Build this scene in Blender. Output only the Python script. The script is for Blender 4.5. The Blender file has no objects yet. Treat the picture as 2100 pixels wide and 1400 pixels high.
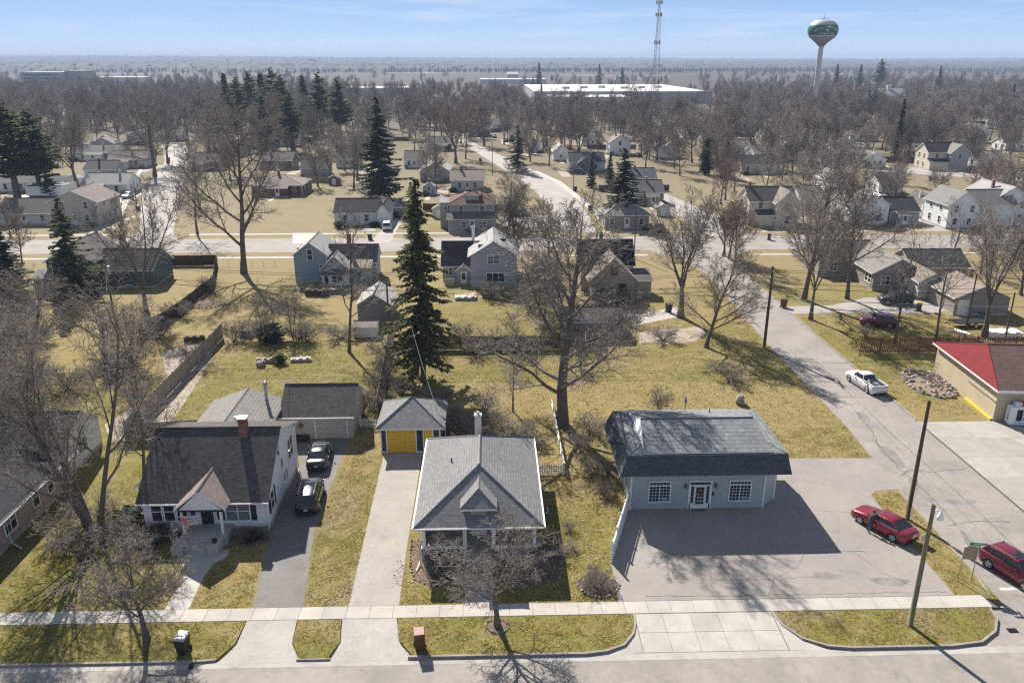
import bpy, bmesh, math, random
import numpy as np
from mathutils import Vector, Matrix
R = math.radians
rnd = random.Random(7)
scene = bpy.context.scene
COL = scene.collection

# ------------------------------------------------------------------ camera
CAM_H, PITCH, YAW, FOC = 34.0, math.atan(578 / 1633.0), R(1.6), 1633.0
cam_d = bpy.data.cameras.new('camera')
cam = bpy.data.objects.new('camera', cam_d)
COL.objects.link(cam)
cam.location = (0, 0, CAM_H)
cam.rotation_euler = (math.pi / 2 - PITCH, 0, -YAW)
cam_d.sensor_width = 36
cam_d.lens = 36 * FOC / 2100
cam_d.clip_end = 30000
cam_d.clip_start = 0.5
scene.camera = cam

# ------------------------------------------------------------------ sky and sun
SUN_EL, SUN_AZ = R(38), R(21.5)      # azimuth measured from +Y towards -X
sun_dir = Vector((-math.sin(SUN_AZ) * math.cos(SUN_EL), math.cos(SUN_AZ) * math.cos(SUN_EL), math.sin(SUN_EL)))
world = bpy.data.worlds.new('World'); scene.world = world
world.use_nodes = True
nt = world.node_tree; nt.nodes.clear()
def wn(t, **k):
    n = nt.nodes.new(t)
    for a, b in k.items(): setattr(n, a, b)
    return n
tc = wn('ShaderNodeTexCoord')
sep = wn('ShaderNodeSeparateXYZ'); nt.links.new(tc.outputs['Generated'], sep.inputs[0])
ma = wn('ShaderNodeMath', operation='MULTIPLY_ADD'); ma.inputs[1].default_value = 3.2; ma.inputs[2].default_value = 0.10
nt.links.new(sep.outputs[2], ma.inputs[0])
cmb = wn('ShaderNodeCombineXYZ')
nt.links.new(sep.outputs[0], cmb.inputs[0]); nt.links.new(sep.outputs[1], cmb.inputs[1]); nt.links.new(ma.outputs[0], cmb.inputs[2])
nrm = wn('ShaderNodeVectorMath', operation='NORMALIZE'); nt.links.new(cmb.outputs[0], nrm.inputs[0])
sky = wn('ShaderNodeTexSky', sky_type='NISHITA')
sky.sun_disc = False
sky.sun_elevation = SUN_EL
sky.sun_rotation = -SUN_AZ
sky.altitude = 300; sky.air_density = 1.0; sky.dust_density = 0.6; sky.ozone_density = 2.5
nt.links.new(nrm.outputs[0], sky.inputs['Vector'])
# thin cirrus streaks
mp = wn('ShaderNodeMapping'); mp.inputs['Scale'].default_value = (2.2, 2.2, 30)
mp.inputs['Rotation'].default_value = (R(1.5), R(-2), 0)
nt.links.new(tc.outputs['Generated'], mp.inputs[0])
ns = wn('ShaderNodeTexNoise'); ns.inputs['Scale'].default_value = 2.2; ns.inputs['Detail'].default_value = 7; ns.inputs['Roughness'].default_value = .62
nt.links.new(mp.outputs[0], ns.inputs['Vector'])
cr = wn('ShaderNodeMapRange'); cr.inputs[1].default_value = .5; cr.inputs[2].default_value = .75; cr.inputs[3].default_value = 0; cr.inputs[4].default_value = .42
nt.links.new(ns.outputs[0], cr.inputs[0])
mixw = wn('ShaderNodeMixRGB'); mixw.inputs[2].default_value = (5.9, 6.2, 6.7, 1)
# deepen the blue: the same sky blended with a clear-day gradient over elevation
ramp = wn('ShaderNodeValToRGB'); cr_el = ramp.color_ramp
for p_, c_ in ((.0, (4.5, 5.3, 6.3)), (.03, (3.0, 4.25, 6.1)), (.085, (1.75, 3.15, 5.6)), (.3, (1.7, 2.2, 3.25)), (1., (1.5, 1.85, 2.55))):
    e_ = cr_el.elements.new(p_) if p_ not in (0., 1.) else cr_el.elements[0 if p_ == 0 else -1]
    e_.color = (*[q / 6 for q in c_], 1)
nt.links.new(sep.outputs[2], ramp.inputs[0])
rs_ = wn('ShaderNodeVectorMath', operation='SCALE'); rs_.inputs['Scale'].default_value = 6; nt.links.new(ramp.outputs[0], rs_.inputs[0])
skm = wn('ShaderNodeMixRGB'); skm.inputs[0].default_value = .9
nt.links.new(sky.outputs[0], skm.inputs[1]); nt.links.new(rs_.outputs[0], skm.inputs[2])
nt.links.new(cr.outputs[0], mixw.inputs[0]); nt.links.new(skm.outputs[0], mixw.inputs[1])
bg = wn('ShaderNodeBackground'); bg.inputs[1].default_value = 0.075
wo = wn('ShaderNodeOutputWorld')
nt.links.new(mixw.outputs[0], bg.inputs[0]); nt.links.new(bg.outputs[0], wo.inputs[0])

sl = bpy.data.lights.new('sun', 'SUN'); sl.energy = 5.0; sl.angle = R(.53); sl.color = (1, .945, .86)
so = bpy.data.objects.new('sun', sl); COL.objects.link(so)
so.rotation_euler = sun_dir.to_track_quat('Z', 'Y').to_euler()
so.location = (0, 60, 120)

scene.view_settings.view_transform = 'Standard'
scene.view_settings.look = 'None'
scene.view_settings.exposure = 1.06
scene.view_settings.gamma = 1
scene.view_settings.use_curve_mapping = False
scene.render.engine = 'CYCLES'
cy = scene.cycles
cy.use_denoising = False     # keep the fine grain of twigs, shingles and grass
cy.use_adaptive_sampling = False
cy.filter_width = 1.3
cy.max_bounces = 4; cy.diffuse_bounces = 2; cy.glossy_bounces = 2; cy.transmission_bounces = 2
cy.volume_bounces = 0; cy.transparent_max_bounces = 6
cy.caustics_reflective = False; cy.caustics_refractive = False

# ------------------------------------------------------------------ materials
def mat(name, col, rough=.8, var=.12, scale=3.0, col2=None, metal=0, spec=.35, bump=0, bscale=None, pattern=None, obj=True, mixlo=.35, mixhi=.65, stain=0, leaf=0):
    """plain procedural surface: colour broken up by two noises, optional second colour, optional courses"""
    m = bpy.data.materials.new(name); m.use_nodes = True
    t = m.node_tree; N = t.nodes; L = t.links
    b = N['Principled BSDF']
    b.inputs['Roughness'].default_value = rough; b.inputs['Metallic'].default_value = metal
    b.inputs['Specular IOR Level'].default_value = spec
    tcn = N.new('ShaderNodeTexCoord'); vec = tcn.outputs['Object']
    if not obj:
        g_ = N.new('ShaderNodeNewGeometry'); vec = g_.outputs['Position']
    n1 = N.new('ShaderNodeTexNoise'); n1.inputs['Scale'].default_value = scale; n1.inputs['Detail'].default_value = 5; n1.inputs['Roughness'].default_value = .65
    L.new(vec, n1.inputs['Vector'])
    mx = N.new('ShaderNodeMixRGB')
    c2 = col2 or tuple(c * (1 - 2 * var) for c in col)
    mx.inputs[1].default_value = (*col, 1); mx.inputs[2].default_value = (*c2, 1)
    mr = N.new('ShaderNodeMapRange'); mr.inputs[1].default_value = mixlo; mr.inputs[2].default_value = mixhi
    L.new(n1.outputs[0], mr.inputs[0]); L.new(mr.outputs[0], mx.inputs[0])
    out = mx.outputs[0]
    n2 = N.new('ShaderNodeTexNoise'); n2.inputs['Scale'].default_value = scale * 9; n2.inputs['Detail'].default_value = 3
    L.new(vec, n2.inputs['Vector'])
    mr2 = N.new('ShaderNodeMapRange'); mr2.inputs[1].default_value = .3; mr2.inputs[2].default_value = .7
    mr2.inputs[3].default_value = 1 - var; mr2.inputs[4].default_value = 1 + var
    L.new(n2.outputs[0], mr2.inputs[0])
    ml = N.new('ShaderNodeVectorMath'); ml.operation = 'SCALE'
    L.new(out, ml.inputs[0]); L.new(mr2.outputs[0], ml.inputs['Scale']); out = ml.outputs[0]
    if stain:
        for sc_, lo_, hi_, k_ in ((.55, .55, .72, 1), (2.3, .58, .68, .7)):
            n4 = N.new('ShaderNodeTexNoise'); n4.inputs['Scale'].default_value = sc_; n4.inputs['Detail'].default_value = 6; n4.inputs['Roughness'].default_value = .72; n4.inputs['Distortion'].default_value = .8
            L.new(vec, n4.inputs['Vector']); r4 = N.new('ShaderNodeMapRange'); r4.inputs[1].default_value = lo_; r4.inputs[2].default_value = hi_; r4.inputs[3].default_value = 1; r4.inputs[4].default_value = 1 - stain * k_
            L.new(n4.outputs[0], r4.inputs[0]); m4 = N.new('ShaderNodeVectorMath'); m4.operation = 'SCALE'; L.new(out, m4.inputs[0]); L.new(r4.outputs[0], m4.inputs['Scale']); out = m4.outputs[0]
    if pattern:
        # courses that follow the wall or slope: u = x or y by the normal, v = z
        kind, bw, bh, mort, dark, pv = pattern
        ge = N.new('ShaderNodeNewGeometry')
        sp = N.new('ShaderNodeSeparateXYZ'); L.new(vec, sp.inputs[0])
        sn = N.new('ShaderNodeSeparateXYZ'); L.new(tcn.outputs['Normal'], sn.inputs[0])
        ax = N.new('ShaderNodeMath'); ax.operation = 'ABSOLUTE'; L.new(sn.outputs[0], ax.inputs[0])
        ay = N.new('ShaderNodeMath'); ay.operation = 'ABSOLUTE'; L.new(sn.outputs[1], ay.inputs[0])
        gt = N.new('ShaderNodeMath'); gt.operation = 'GREATER_THAN'; L.new(ax.outputs[0], gt.inputs[0]); L.new(ay.outputs[0], gt.inputs[1])
        mu = N.new('ShaderNodeMix'); L.new(gt.outputs[0], mu.inputs[0]); L.new(sp.outputs[0], mu.inputs[2]); L.new(sp.outputs[1], mu.inputs[3])
        cb = N.new('ShaderNodeCombineXYZ')
        if kind == 'vert':
            L.new(sp.outputs[2], cb.inputs[0]); L.new(mu.outputs[0], cb.inputs[1])
        else:
            L.new(mu.outputs[0], cb.inputs[0]); L.new(sp.outputs[2], cb.inputs[1])
        bt = N.new('ShaderNodeTexBrick'); L.new(cb.outputs[0], bt.inputs['Vector'])
        bt.inputs['Scale'].default_value = 1; bt.inputs['Brick Width'].default_value = bw; bt.inputs['Row Height'].default_value = bh
        bt.inputs['Mortar Size'].default_value = mort; bt.inputs['Mortar Smooth'].default_value = .3
        bt.inputs['Color1'].default_value = (1 - pv, 1 - pv, 1 - pv, 1); bt.inputs['Color2'].default_value = (1 + pv, 1 + pv, 1 + pv, 1)
        bt.inputs['Mortar'].default_value = (dark, dark, dark, 1)
        mm = N.new('ShaderNodeVectorMath'); mm.operation = 'MULTIPLY'
        L.new(out, mm.inputs[0]); L.new(bt.outputs[0], mm.inputs[1]); out = mm.outputs[0]
    L.new(out, b.inputs['Base Color'])
    if leaf:
        tl = N.new('ShaderNodeBsdfTranslucent'); L.new(out, tl.inputs[0]); ms_ = N.new('ShaderNodeMixShader'); ms_.inputs[0].default_value = leaf
        L.new(b.outputs[0], ms_.inputs[1]); L.new(tl.outputs[0], ms_.inputs[2]); L.new(ms_.outputs[0], N['Material Output'].inputs['Surface'])
    if bump:
        n3 = N.new('ShaderNodeTexNoise'); n3.inputs['Scale'].default_value = bscale or scale * 6; n3.inputs['Detail'].default_value = 4
        L.new(vec, n3.inputs['Vector'])
        bp = N.new('ShaderNodeBump'); bp.inputs['Strength'].default_value = bump; bp.inputs['Distance'].default_value = .05
        L.new(n3.outputs[0], bp.inputs['Height']); L.new(bp.outputs[0], b.inputs['Normal'])
    return m

def shingle(name, col, pv=.14, col2=None, sc=.35):
    return mat(name, col, .92, .12, sc, col2, spec=.2, bump=.25, bscale=14, pattern=('row', .32, .115, .012, .62, pv), mixlo=.3, mixhi=.75)
def siding(name, col, bh=.15, dark=.72, kind='row'):
    return mat(name, col, .6, .05, .5, pattern=(kind, 60, bh, .014, dark, .015))

MT = {}
def defm(k, m): MT[k] = m
defm('asphalt_old', mat('old_asphalt', (.285, .257, .232), .9, .07, .22, (.215, .194, .175), bump=.15, bscale=25, obj=False, stain=.25))
defm('asphalt_lot', mat('lot_asphalt', (.272, .245, .224), .9, .05, .15, (.228, .206, .19), bump=.12, bscale=25, obj=False, stain=.2))
defm('asphalt_new', mat('sealed_asphalt', (.098, .094, .096), .75, .09, .5, (.140, .134, .130), bump=.1, bscale=30, obj=False))
defm('asphalt_drive', mat('gravelly_drive', (.285, .256, .23), .9, .06, .4, (.335, .302, .273), bump=.15, bscale=25, obj=False, stain=.25))
defm('concrete', mat('sidewalk_concrete', (.42, .392, .355), .85, .06, .6, (.34, .317, .288), bump=.08, bscale=20, obj=False))
defm('concrete_apron', mat('apron_concrete', (.37, .345, .315), .85, .06, .35, (.295, .275, .25), bump=.08, bscale=20, obj=False, stain=.2))
defm('kerb', mat('kerb_concrete', (.29, .262, .23), .9, .10, .8, (.20, .18, .155), bump=.15, obj=False))
defm('joint', mat('joint_sand', (.13, .112, .09), .95, .1, 3, obj=False))
defm('mulch', mat('mulch', (.10, .064, .043), .95, .25, 2.5, (.17, .12, .085), bump=.6, bscale=14, obj=False))
defm('soil', mat('bare_soil', (.26, .20, .145), .95, .15, 1.1, (.17, .125, .085), bump=.4, bscale=9, obj=False))
defm('gravel', mat('gravel_yard', (.36, .31, .26), .95, .15, .7, (.25, .20, .15), bump=.4, bscale=12, obj=False))
defm('white', mat('white_trim', (.78, .77, .74), .55, .04, 1.2))
defm('white_vinyl', mat('white_vinyl', (.82, .82, .82), .4, .03, .6))
defm('glass', mat('window_glass', (.018, .022, .028), .06, .05, .6, spec=.7))
defm('glass_blind', mat('window_blind', (.16, .17, .18), .25, .08, 1, spec=.5))
defm('dark', mat('dark_trim', (.02, .02, .024), .5, .1, 2))
defm('steel', mat('galvanised', (.42, .43, .44), .35, .08, 2, metal=.85))
defm('wire', mat('wire', (.03, .03, .035), .6, .05, 2))
defm('wire_lit', mat('bare_cable', (.5, .51, .53), .35, .05, 2, metal=.6))
defm('pole', mat('pole_wood', (.115, .088, .062), .9, .2, 3, (.07, .052, .036), bump=.4, bscale=16))
defm('pole_grey', mat('weathered_pole', (.20, .185, .125), .9, .15, 2, (.15, .13, .085), bump=.4, bscale=16))
defm('brick_ch', mat('chimney_brick', (.25, .12, .075), .9, .12, 3, (.17, .08, .05), pattern=('row', .22, .075, .012, 1.25, .2)))
defm('brick_red', mat('red_brick', (.19, .075, .06), .9, .12, 1.5, (.13, .05, .045), pattern=('row', .4, .14, .02, 1.3, .25)))
defm('brick_tan', mat('pink_brick', (.36, .28, .25), .9, .12, 1.5, (.28, .215, .19), pattern=('row', .24, .08, .012, 1.3, .2)))
defm('stone', mat('field_stone', (.36, .32, .28), .9, .2, 4, (.24, .2, .17)))
defm('rubber', mat('tyre_rubber', (.014, .014, .015), .8, .1, 4))
defm('alloy', mat('alloy_rim', (.55, .55, .56), .3, .05, 3, metal=.7))
defm('chrome', mat('chrome', (.75, .76, .78), .15, .02, 3, metal=.9))
defm('car_glass', mat('car_glass', (.012, .015, .018), .04, .04, 2, spec=.8))
defm('red_lens', mat('tail_lens', (.30, .01, .012), .2, .05, 4, spec=.6))
defm('clear_lens', mat('head_lens', (.68, .7, .72), .12, .03, 4, spec=.7))
defm('plate', mat('number_plate', (.62, .63, .66), .4, .05, 8))
defm('black_plastic', mat('black_plastic', (.02, .02, .021), .5, .08, 4))

# ------------------------------------------------------------------ pixel of the photo -> ground
CY_, SY_, CP_, SP_ = math.cos(-YAW), math.sin(-YAW), math.cos(PITCH), math.sin(PITCH)
def ray(u, v):
    x = (u - 1050) / FOC; y = (700 - v) / FOC
    dx, dy, dz = x, CP_ + y * SP_, -SP_ + y * CP_
    return dx * CY_ - dy * SY_, dx * SY_ + dy * CY_, dz
def G(u, v, z=0.0):
    d = ray(u, v); t = (z - CAM_H) / d[2]
    return d[0] * t, d[1] * t
def HT(u, v, vtop):
    """height of a thing whose foot stands at (u,v) and whose top shows at row vtop"""
    b = G(u, v); d = ray(u, vtop)
    return CAM_H + d[2] * b[1] / d[1]

# ------------------------------------------------------------------ mesh builder
class MB:
    def __init__(s): s.v = []; s.f = []; s.m = []
    def poly(s, pts, mi=0):
        n = len(s.v); s.v += [tuple(p) for p in pts]; s.f.append(tuple(range(n, n + len(pts)))); s.m.append(mi); return s
    def box(s, x0, x1, y0, y1, z0, z1, mi=0):
        n = len(s.v)
        s.v += [(x0, y0, z0), (x1, y0, z0), (x1, y1, z0), (x0, y1, z0), (x0, y0, z1), (x1, y0, z1), (x1, y1, z1), (x0, y1, z1)]
        for q in ((0, 3, 2, 1), (4, 5, 6, 7), (0, 1, 5, 4), (1, 2, 6, 5), (2, 3, 7, 6), (3, 0, 4, 7)):
            s.f.append(tuple(n + i for i in q)); s.m.append(mi)
        return s
    def hexa(s, lo, hi, mi=0, mside=None, mbot=None):
        """lo/hi: same-length rings, hi above lo; caps plus sides"""
        n = len(s.v); k = len(lo); s.v += [tuple(p) for p in lo] + [tuple(p) for p in hi]
        s.f.append(tuple(n + i for i in reversed(range(k)))); s.m.append(mi if mbot is None else mbot)
        s.f.append(tuple(n + k + i for i in range(k))); s.m.append(mi)
        for i in range(k):
            j = (i + 1) % k
            s.f.append((n + i, n + j, n + k + j, n + k + i)); s.m.append(mi if mside is None else mside)
        return s
    def prism(s, pts, z0, z1, mi=0, mside=None):
        a = sum(pts[i][0] * pts[(i + 1) % len(pts)][1] - pts[(i + 1) % len(pts)][0] * pts[i][1] for i in range(len(pts)))
        if a < 0: pts = list(reversed(pts))
        return s.hexa([(p[0], p[1], z0) for p in pts], [(p[0], p[1], z1) for p in pts], mi, mside)
    def tube(s, pts, rad, n=6, mi=0, cap=True):
        if not hasattr(rad, '__len__'): rad = [rad] * len(pts)
        pts = [Vector(p) for p in pts]
        base = len(s.v)
        for i, p in enumerate(pts):
            d = (pts[min(i + 1, len(pts) - 1)] - pts[max(i - 1, 0)]).normalized()
            a = d.cross(Vector((0, 0, 1)))
            if a.length < .05: a = d.cross(Vector((0, 1, 0)))
            a.normalize(); b = d.cross(a)
            for k in range(n):
                w = 2 * math.pi * k / n
                s.v.append(tuple(p + (a * math.cos(w) + b * math.sin(w)) * rad[i]))
        for i in range(len(pts) - 1):
            for k in range(n):
                k2 = (k + 1) % n
                s.f.append((base + i * n + k, base + i * n + k2, base + (i + 1) * n + k2, base + (i + 1) * n + k)); s.m.append(mi)
        if cap:
            s.f.append(tuple(base + k for k in range(n))); s.m.append(mi)
            e = base + (len(pts) - 1) * n
            s.f.append(tuple(e + n - 1 - k for k in range(n))); s.m.append(mi)
        return s
    def lathe(s, prof, n=16, cx=0, cy=0, mi=0):
        """prof: (radius, z[, mat]) from bottom to top"""
        base = len(s.v)
        for p in prof:
            for k in range(n):
                w = 2 * math.pi * k / n
                s.v.append((cx + p[0] * math.cos(w), cy + p[0] * math.sin(w), p[1]))
        for i in range(len(prof) - 1):
            mm = prof[i][2] if len(prof[i]) > 2 else mi
            for k in range(n):
                k2 = (k + 1) % n
                s.f.append((base + i * n + k, base + i * n + k2, base + (i + 1) * n + k2, base + (i + 1) * n + k)); s.m.append(mm)
        s.f.append(tuple(base + n - 1 - k for k in range(n))); s.m.append(mi)
        e = base + (len(prof) - 1) * n
        s.f.append(tuple(e + k for k in range(n))); s.m.append(prof[-1][2] if len(prof[-1]) > 2 else mi)
        return s
    def mesh(s, name, mats, smooth=False):
        me = bpy.data.meshes.new(name); me.from_pydata(s.v, [], s.f)
        for m in (mats if isinstance(mats, (list, tuple)) else [mats]):
            me.materials.append(MT[m] if isinstance(m, str) else m)
        me.polygons.foreach_set('material_index', s.m)
        if smooth: me.polygons.foreach_set('use_smooth', [True] * len(s.f))
        me.validate(); me.update()
        return me
    def build(s, name, mats, parent=None, loc=None, rot=None, smooth=False):
        o = bpy.data.objects.new(name, s.mesh(name, mats, smooth))
        COL.objects.link(o)
        if parent: o.parent = parent
        if loc: o.location = loc
        if rot: o.rotation_euler = rot
        return o

def link(name, me, parent=None, loc=None, rot=None, sc=None):
    o = bpy.data.objects.new(name, me); COL.objects.link(o)
    if parent: o.parent = parent
    if loc is not None: o.location = loc
    if rot is not None: o.rotation_euler = rot
    if sc is not None: o.scale = sc
    return o
def tag(o, label=None, cat=None, group=None, kind=None):
    if label: o['label'] = label
    if cat: o['category'] = cat
    if group: o['group'] = group
    if kind: o['kind'] = kind
    return o
def empty(name, loc, rz=0, label=None, cat=None, group=None):
    o = bpy.data.objects.new(name, None); COL.objects.link(o)
    o.location = loc; o.rotation_euler = (0, 0, rz); o.empty_display_size = .2
    return tag(o, label, cat, group)
def children(o): return [c for c in bpy.data.objects if c.parent == o]
# ------------------------------------------------------------------ ground
def ground_material():
    m = bpy.data.materials.new('lawn_and_land'); m.use_nodes = True
    t = m.node_tree; N = t.nodes; L = t.links; b = N['Principled BSDF']
    b.inputs['Roughness'].default_value = .95; b.inputs['Specular IOR Level'].default_value = .12
    ge = N.new('ShaderNodeNewGeometry'); P = ge.outputs['Position']
    def noise(s, d=5, r=.6, dist=0):
        n = N.new('ShaderNodeTexNoise'); n.inputs['Scale'].default_value = s; n.inputs['Detail'].default_value = d
        n.inputs['Roughness'].default_value = r; n.inputs['Distortion'].default_value = dist; L.new(P, n.inputs['Vector']); return n.outputs[0]
    def mrange(x, a, c, lo=0, hi=1):
        n = N.new('ShaderNodeMapRange'); L.new(x, n.inputs[0])
        for i, q in enumerate((a, c, lo, hi)): n.inputs[i + 1].default_value = q
        return n.outputs[0]
    def math_(op, a, c):
        n = N.new('ShaderNodeMath'); n.operation = op
        for i, q in enumerate((a, c)):
            if isinstance(q, (int, float)): n.inputs[i].default_value = q
            else: L.new(q, n.inputs[i])
        return n.outputs[0]
    def mix(f, a, c):
        n = N.new('ShaderNodeMixRGB')
        if isinstance(f, (int, float)): n.inputs[0].default_value = f
        else: L.new(f, n.inputs[0])
        for i, q in ((1, a), (2, c)):
            if isinstance(q, tuple): n.inputs[i].default_value = (*q, 1)
            else: L.new(q, n.inputs[i])
        return n.outputs[0]
    sp = N.new('ShaderNodeSeparateXYZ'); L.new(P, sp.inputs[0])
    bias = mrange(sp.outputs[1], 40, 135, .26, -.13)
    br = N.new('ShaderNodeTexBrick'); L.new(P, br.inputs['Vector']); br.inputs['Scale'].default_value = 1; br.inputs['Brick Width'].default_value = 23; br.inputs['Row Height'].default_value = 41; br.inputs['Mortar Size'].default_value = .25
    br.inputs['Color1'].default_value = (0, 0, 0, 1); br.inputs['Color2'].default_value = (1, 1, 1, 1); br.inputs['Mortar'].default_value = (.35, .35, .35, 1); br.inputs['Bias'].default_value = 0; br.offset = .37
    parcel = math_('MULTIPLY', math_('SUBTRACT', br.outputs[0], .5), .44)
    bias = math_('ADD', bias, parcel)
    for px_, py_, r0_, r1_, k_ in ((-23, 82, 8, 17, .30), (-11, 56, 4, 12, .14), (8, 50, 3, 8, .18), (46, 80, 3, 8, .12), (2, 106, 5, 14, .15), (-25, 125, 6, 14, .12)):
        vd = N.new('ShaderNodeVectorMath'); vd.operation = 'DISTANCE'; L.new(P, vd.inputs[0]); vd.inputs[1].default_value = (px_, py_, 0)
        bias = math_('ADD', bias, mrange(vd.outputs['Value'], r0_, r1_, k_, 0))
    bias = math_('ADD', bias, mrange(sp.outputs[1], 43.5, 44.5, .1, 0))
    gmask = mrange(math_('ADD', math_('ADD', noise(.11, 4), math_('MULTIPLY', noise(.9, 5, .7), .5)), bias), .72, 1.0)
    gmask = math_('MULTIPLY', gmask, .88)
    dry = mix(noise(2.6, 5, .7), mix(mrange(sp.outputs[1], 95, 190), (.295, .228, .088), (.262, .22, .142)), mix(mrange(sp.outputs[1], 95, 190), (.165, .124, .052), (.15, .126, .08)))
    green = mix(mrange(noise(1.7, 5, .7), .3, .7), (.185, .162, .026), (.075, .08, .014))
    c = mix(gmask, dry, green)
    # bare and leaf-strewn patches
    c = mix(math_('MULTIPLY', mrange(noise(.23, 5, .7, .6), .56, .72), .7), c, (.15, .112, .07))
    c = mix(math_('MULTIPLY', mrange(noise(.07, 6, .75, 1.2), .56, .64), .65), c, (.20, .155, .105))
    # straw-blond and dark thatch streaks, individual clumps
    c = mix(math_('MULTIPLY', mrange(noise(.42, 5, .72, .9), .5, .66), .6), c, mix(noise(2.2, 4, .7), (.34, .275, .15), (.20, .155, .085)))
    c = mix(math_('MULTIPLY', mrange(noise(.33, 6, .75, .7), .58, .68), .55), c, (.09, .092, .02))
    c = mix(math_('MULTIPLY', mrange(noise(3.4, 4, .7, .5), .54, .66), .55), c, (.14, .102, .055))
    c = mix(math_('MULTIPLY', mrange(noise(9, 3, .7), .52, .68), .6), c, (.42, .33, .155))
    c = mix(math_('MULTIPLY', mrange(noise(13, 3, .7), .52, .7), .7), c, (.07, .062, .026))
    # farther out: leaf litter under trees, stubble fields
    far = mrange(sp.outputs[1], 190, 420)
    field = mrange(noise(.004, 2, .5), .56, .62)
    fc = mix(field, (.10, .083, .066), (.20, .165, .11))
    c = mix(math_('MULTIPLY', far, .85), c, fc)
    c = mix(mrange(sp.outputs[1], 480, 760), c, mix(mrange(noise(.003, 2, .5), .60, .64), (.072, .062, .053), (.2, .17, .12)))
    L.new(c, b.inputs['Base Color'])
    bp = N.new('ShaderNodeBump'); bp.inputs['Strength'].default_value = .55; bp.inputs['Distance'].default_value = .06
    L.new(noise(9, 6, .75), bp.inputs['Height']); L.new(bp.outputs[0], b.inputs['Normal'])
    return m
MT['ground'] = ground_material()

kerb_left = [(33.75, 43.0), (33.95, 47), (34.1, 58), (35.0, 70), (35.1, 92), (36.0, 112), (36.2, 130), (34.5, 141), (30, 146)]
kerb_right = [(42.5, 39.5), (42.5, 71), (42.5, 92), (42.7, 112), (42.9, 130), (44.5, 141), (49, 146)]
m = MB()
# the land in strips so that lawns roll a little
rngs = np.random.RandomState(3)
def land(poly): m.poly([(p[0], p[1], 0) for p in poly])
land([(-1500, 42.8)] + [(33.7, 42.8)] + kerb_left[:] + [(-1500, 146)])
land(kerb_right[:1] + [(1500, 39.5), (1500, 146)] + list(reversed(kerb_right[1:])))
land([(-9000, 146), (9000, 146), (9000, 14000), (-9000, 14000)])
gr = m.build('ground', 'ground'); tag(gr, kind='structure')

# ------------------------------------------------------------------ streets
def sheet(name, pts, z, mt, kind='structure', thick=.05, parent=None):
    """flat slab with a real edge"""
    mb = MB()
    a = sum(pts[i][0] * pts[(i + 1) % len(pts)][1] - pts[(i + 1) % len(pts)][0] * pts[i][1] for i in range(len(pts)))
    if a < 0: pts = list(reversed(pts))
    zz = (lambda x, y: z) if not callable(z) else z
    mb.hexa([(x, y, zz(x, y) - thick) for x, y in pts], [(x, y, zz(x, y)) for x, y in pts])
    o = mb.build(name, mt, parent)
    if kind and not parent: tag(o, kind=kind)
    return o
def street_z(x, y): return -.12 if y < 95 else min(.014, -.12 + (y - 95) / 45 * .134)
sheet('street', [(-900, -60), (900, -60), (900, 42.85), (-900, 42.85)], -.125, 'asphalt_old')
mb = MB()
ks = [(33.75, 42.85), (33.95, 47), (34.1, 58), (35.0, 70), (35.1, 92), (36.0, 112), (36.2, 130), (34.5, 141), (30, 147)]
kr = [(42.5, 42.85), (42.5, 47), (42.5, 58), (42.5, 71), (42.5, 92), (42.7, 112), (42.9, 130), (44.5, 141), (49, 147)]
for i in range(len(ks) - 1):
    mb.poly([(*q, street_z(*q)) for q in (ks[i], kr[i], kr[i + 1], ks[i + 1])])
tag(mb.build('side_street', 'asphalt_old'), kind='structure')
sheet('cross_street', [(-420, 147), (420, 147), (420, 159.3), (-420, 159.3)], .018, 'asphalt_old')
MT['asphalt_far'] = mat('pale_asphalt', (.33, .302, .28), .9, .06, .2, (.26, .24, .222), obj=False)
sheet('left_street', [(-75, 159), (-62.5, 159), (-66, 166), (-82, 214), (-107, 291), (-128, 350), (-139, 350), (-115, 291), (-92, 214), (-73, 166)], .03, 'asphalt_far')
sheet('north_street', [G(1155, 478), G(1222, 478), G(1215, 455), G(1175, 400), G(1130, 365), G(1085, 345), G(1040, 325), G(985, 300), G(955, 285), G(935, 288), G(975, 312), G(1020, 340), G(1070, 370), G(1105, 400), G(1145, 455)], .03, 'asphalt_far')
sheet('right_street', [(45, 159), (54, 159), (52, 185), (47, 215), (40, 215), (43, 185)], .03, 'asphalt_far')
sheet('far_street', [G(1700, 345), G(2100, 372), G(2100, 360), G(1900, 345), G(1700, 335)], .03, 'asphalt_far')
# gutter of concrete along the near kerb
sheet('gutter', [(-60, 38.62), (60, 38.62), (60, 39.2), (-60, 39.2)], -.119, 'concrete_apron')

# slabs share one material that varies from slab to slab
def slab_material(name, base, dark):
    m_ = mat(name, base, .88, .06, .7, dark, bump=.08, bscale=20, obj=False)
    t = m_.node_tree; N = t.nodes; L = t.links; b = N['Principled BSDF']
    src = b.inputs['Base Color'].links[0].from_socket
    oi = N.new('ShaderNodeObjectInfo'); mr = N.new('ShaderNodeMapRange'); L.new(oi.outputs['Random'], mr.inputs[0])
    mr.inputs[3].default_value = .91; mr.inputs[4].default_value = 1.06
    vm = N.new('ShaderNodeVectorMath'); vm.operation = 'SCALE'; L.new(src, vm.inputs[0]); L.new(mr.outputs[0], vm.inputs['Scale'])
    L.new(vm.outputs[0], b.inputs['Base Color'])
    return m_
MT['slab'] = slab_material('sidewalk_slab', (.41, .38, .34), (.335, .31, .278))
MT['slab_lot'] = slab_material('forecourt_slab', (.345, .32, .29), (.285, .265, .24))

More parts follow.
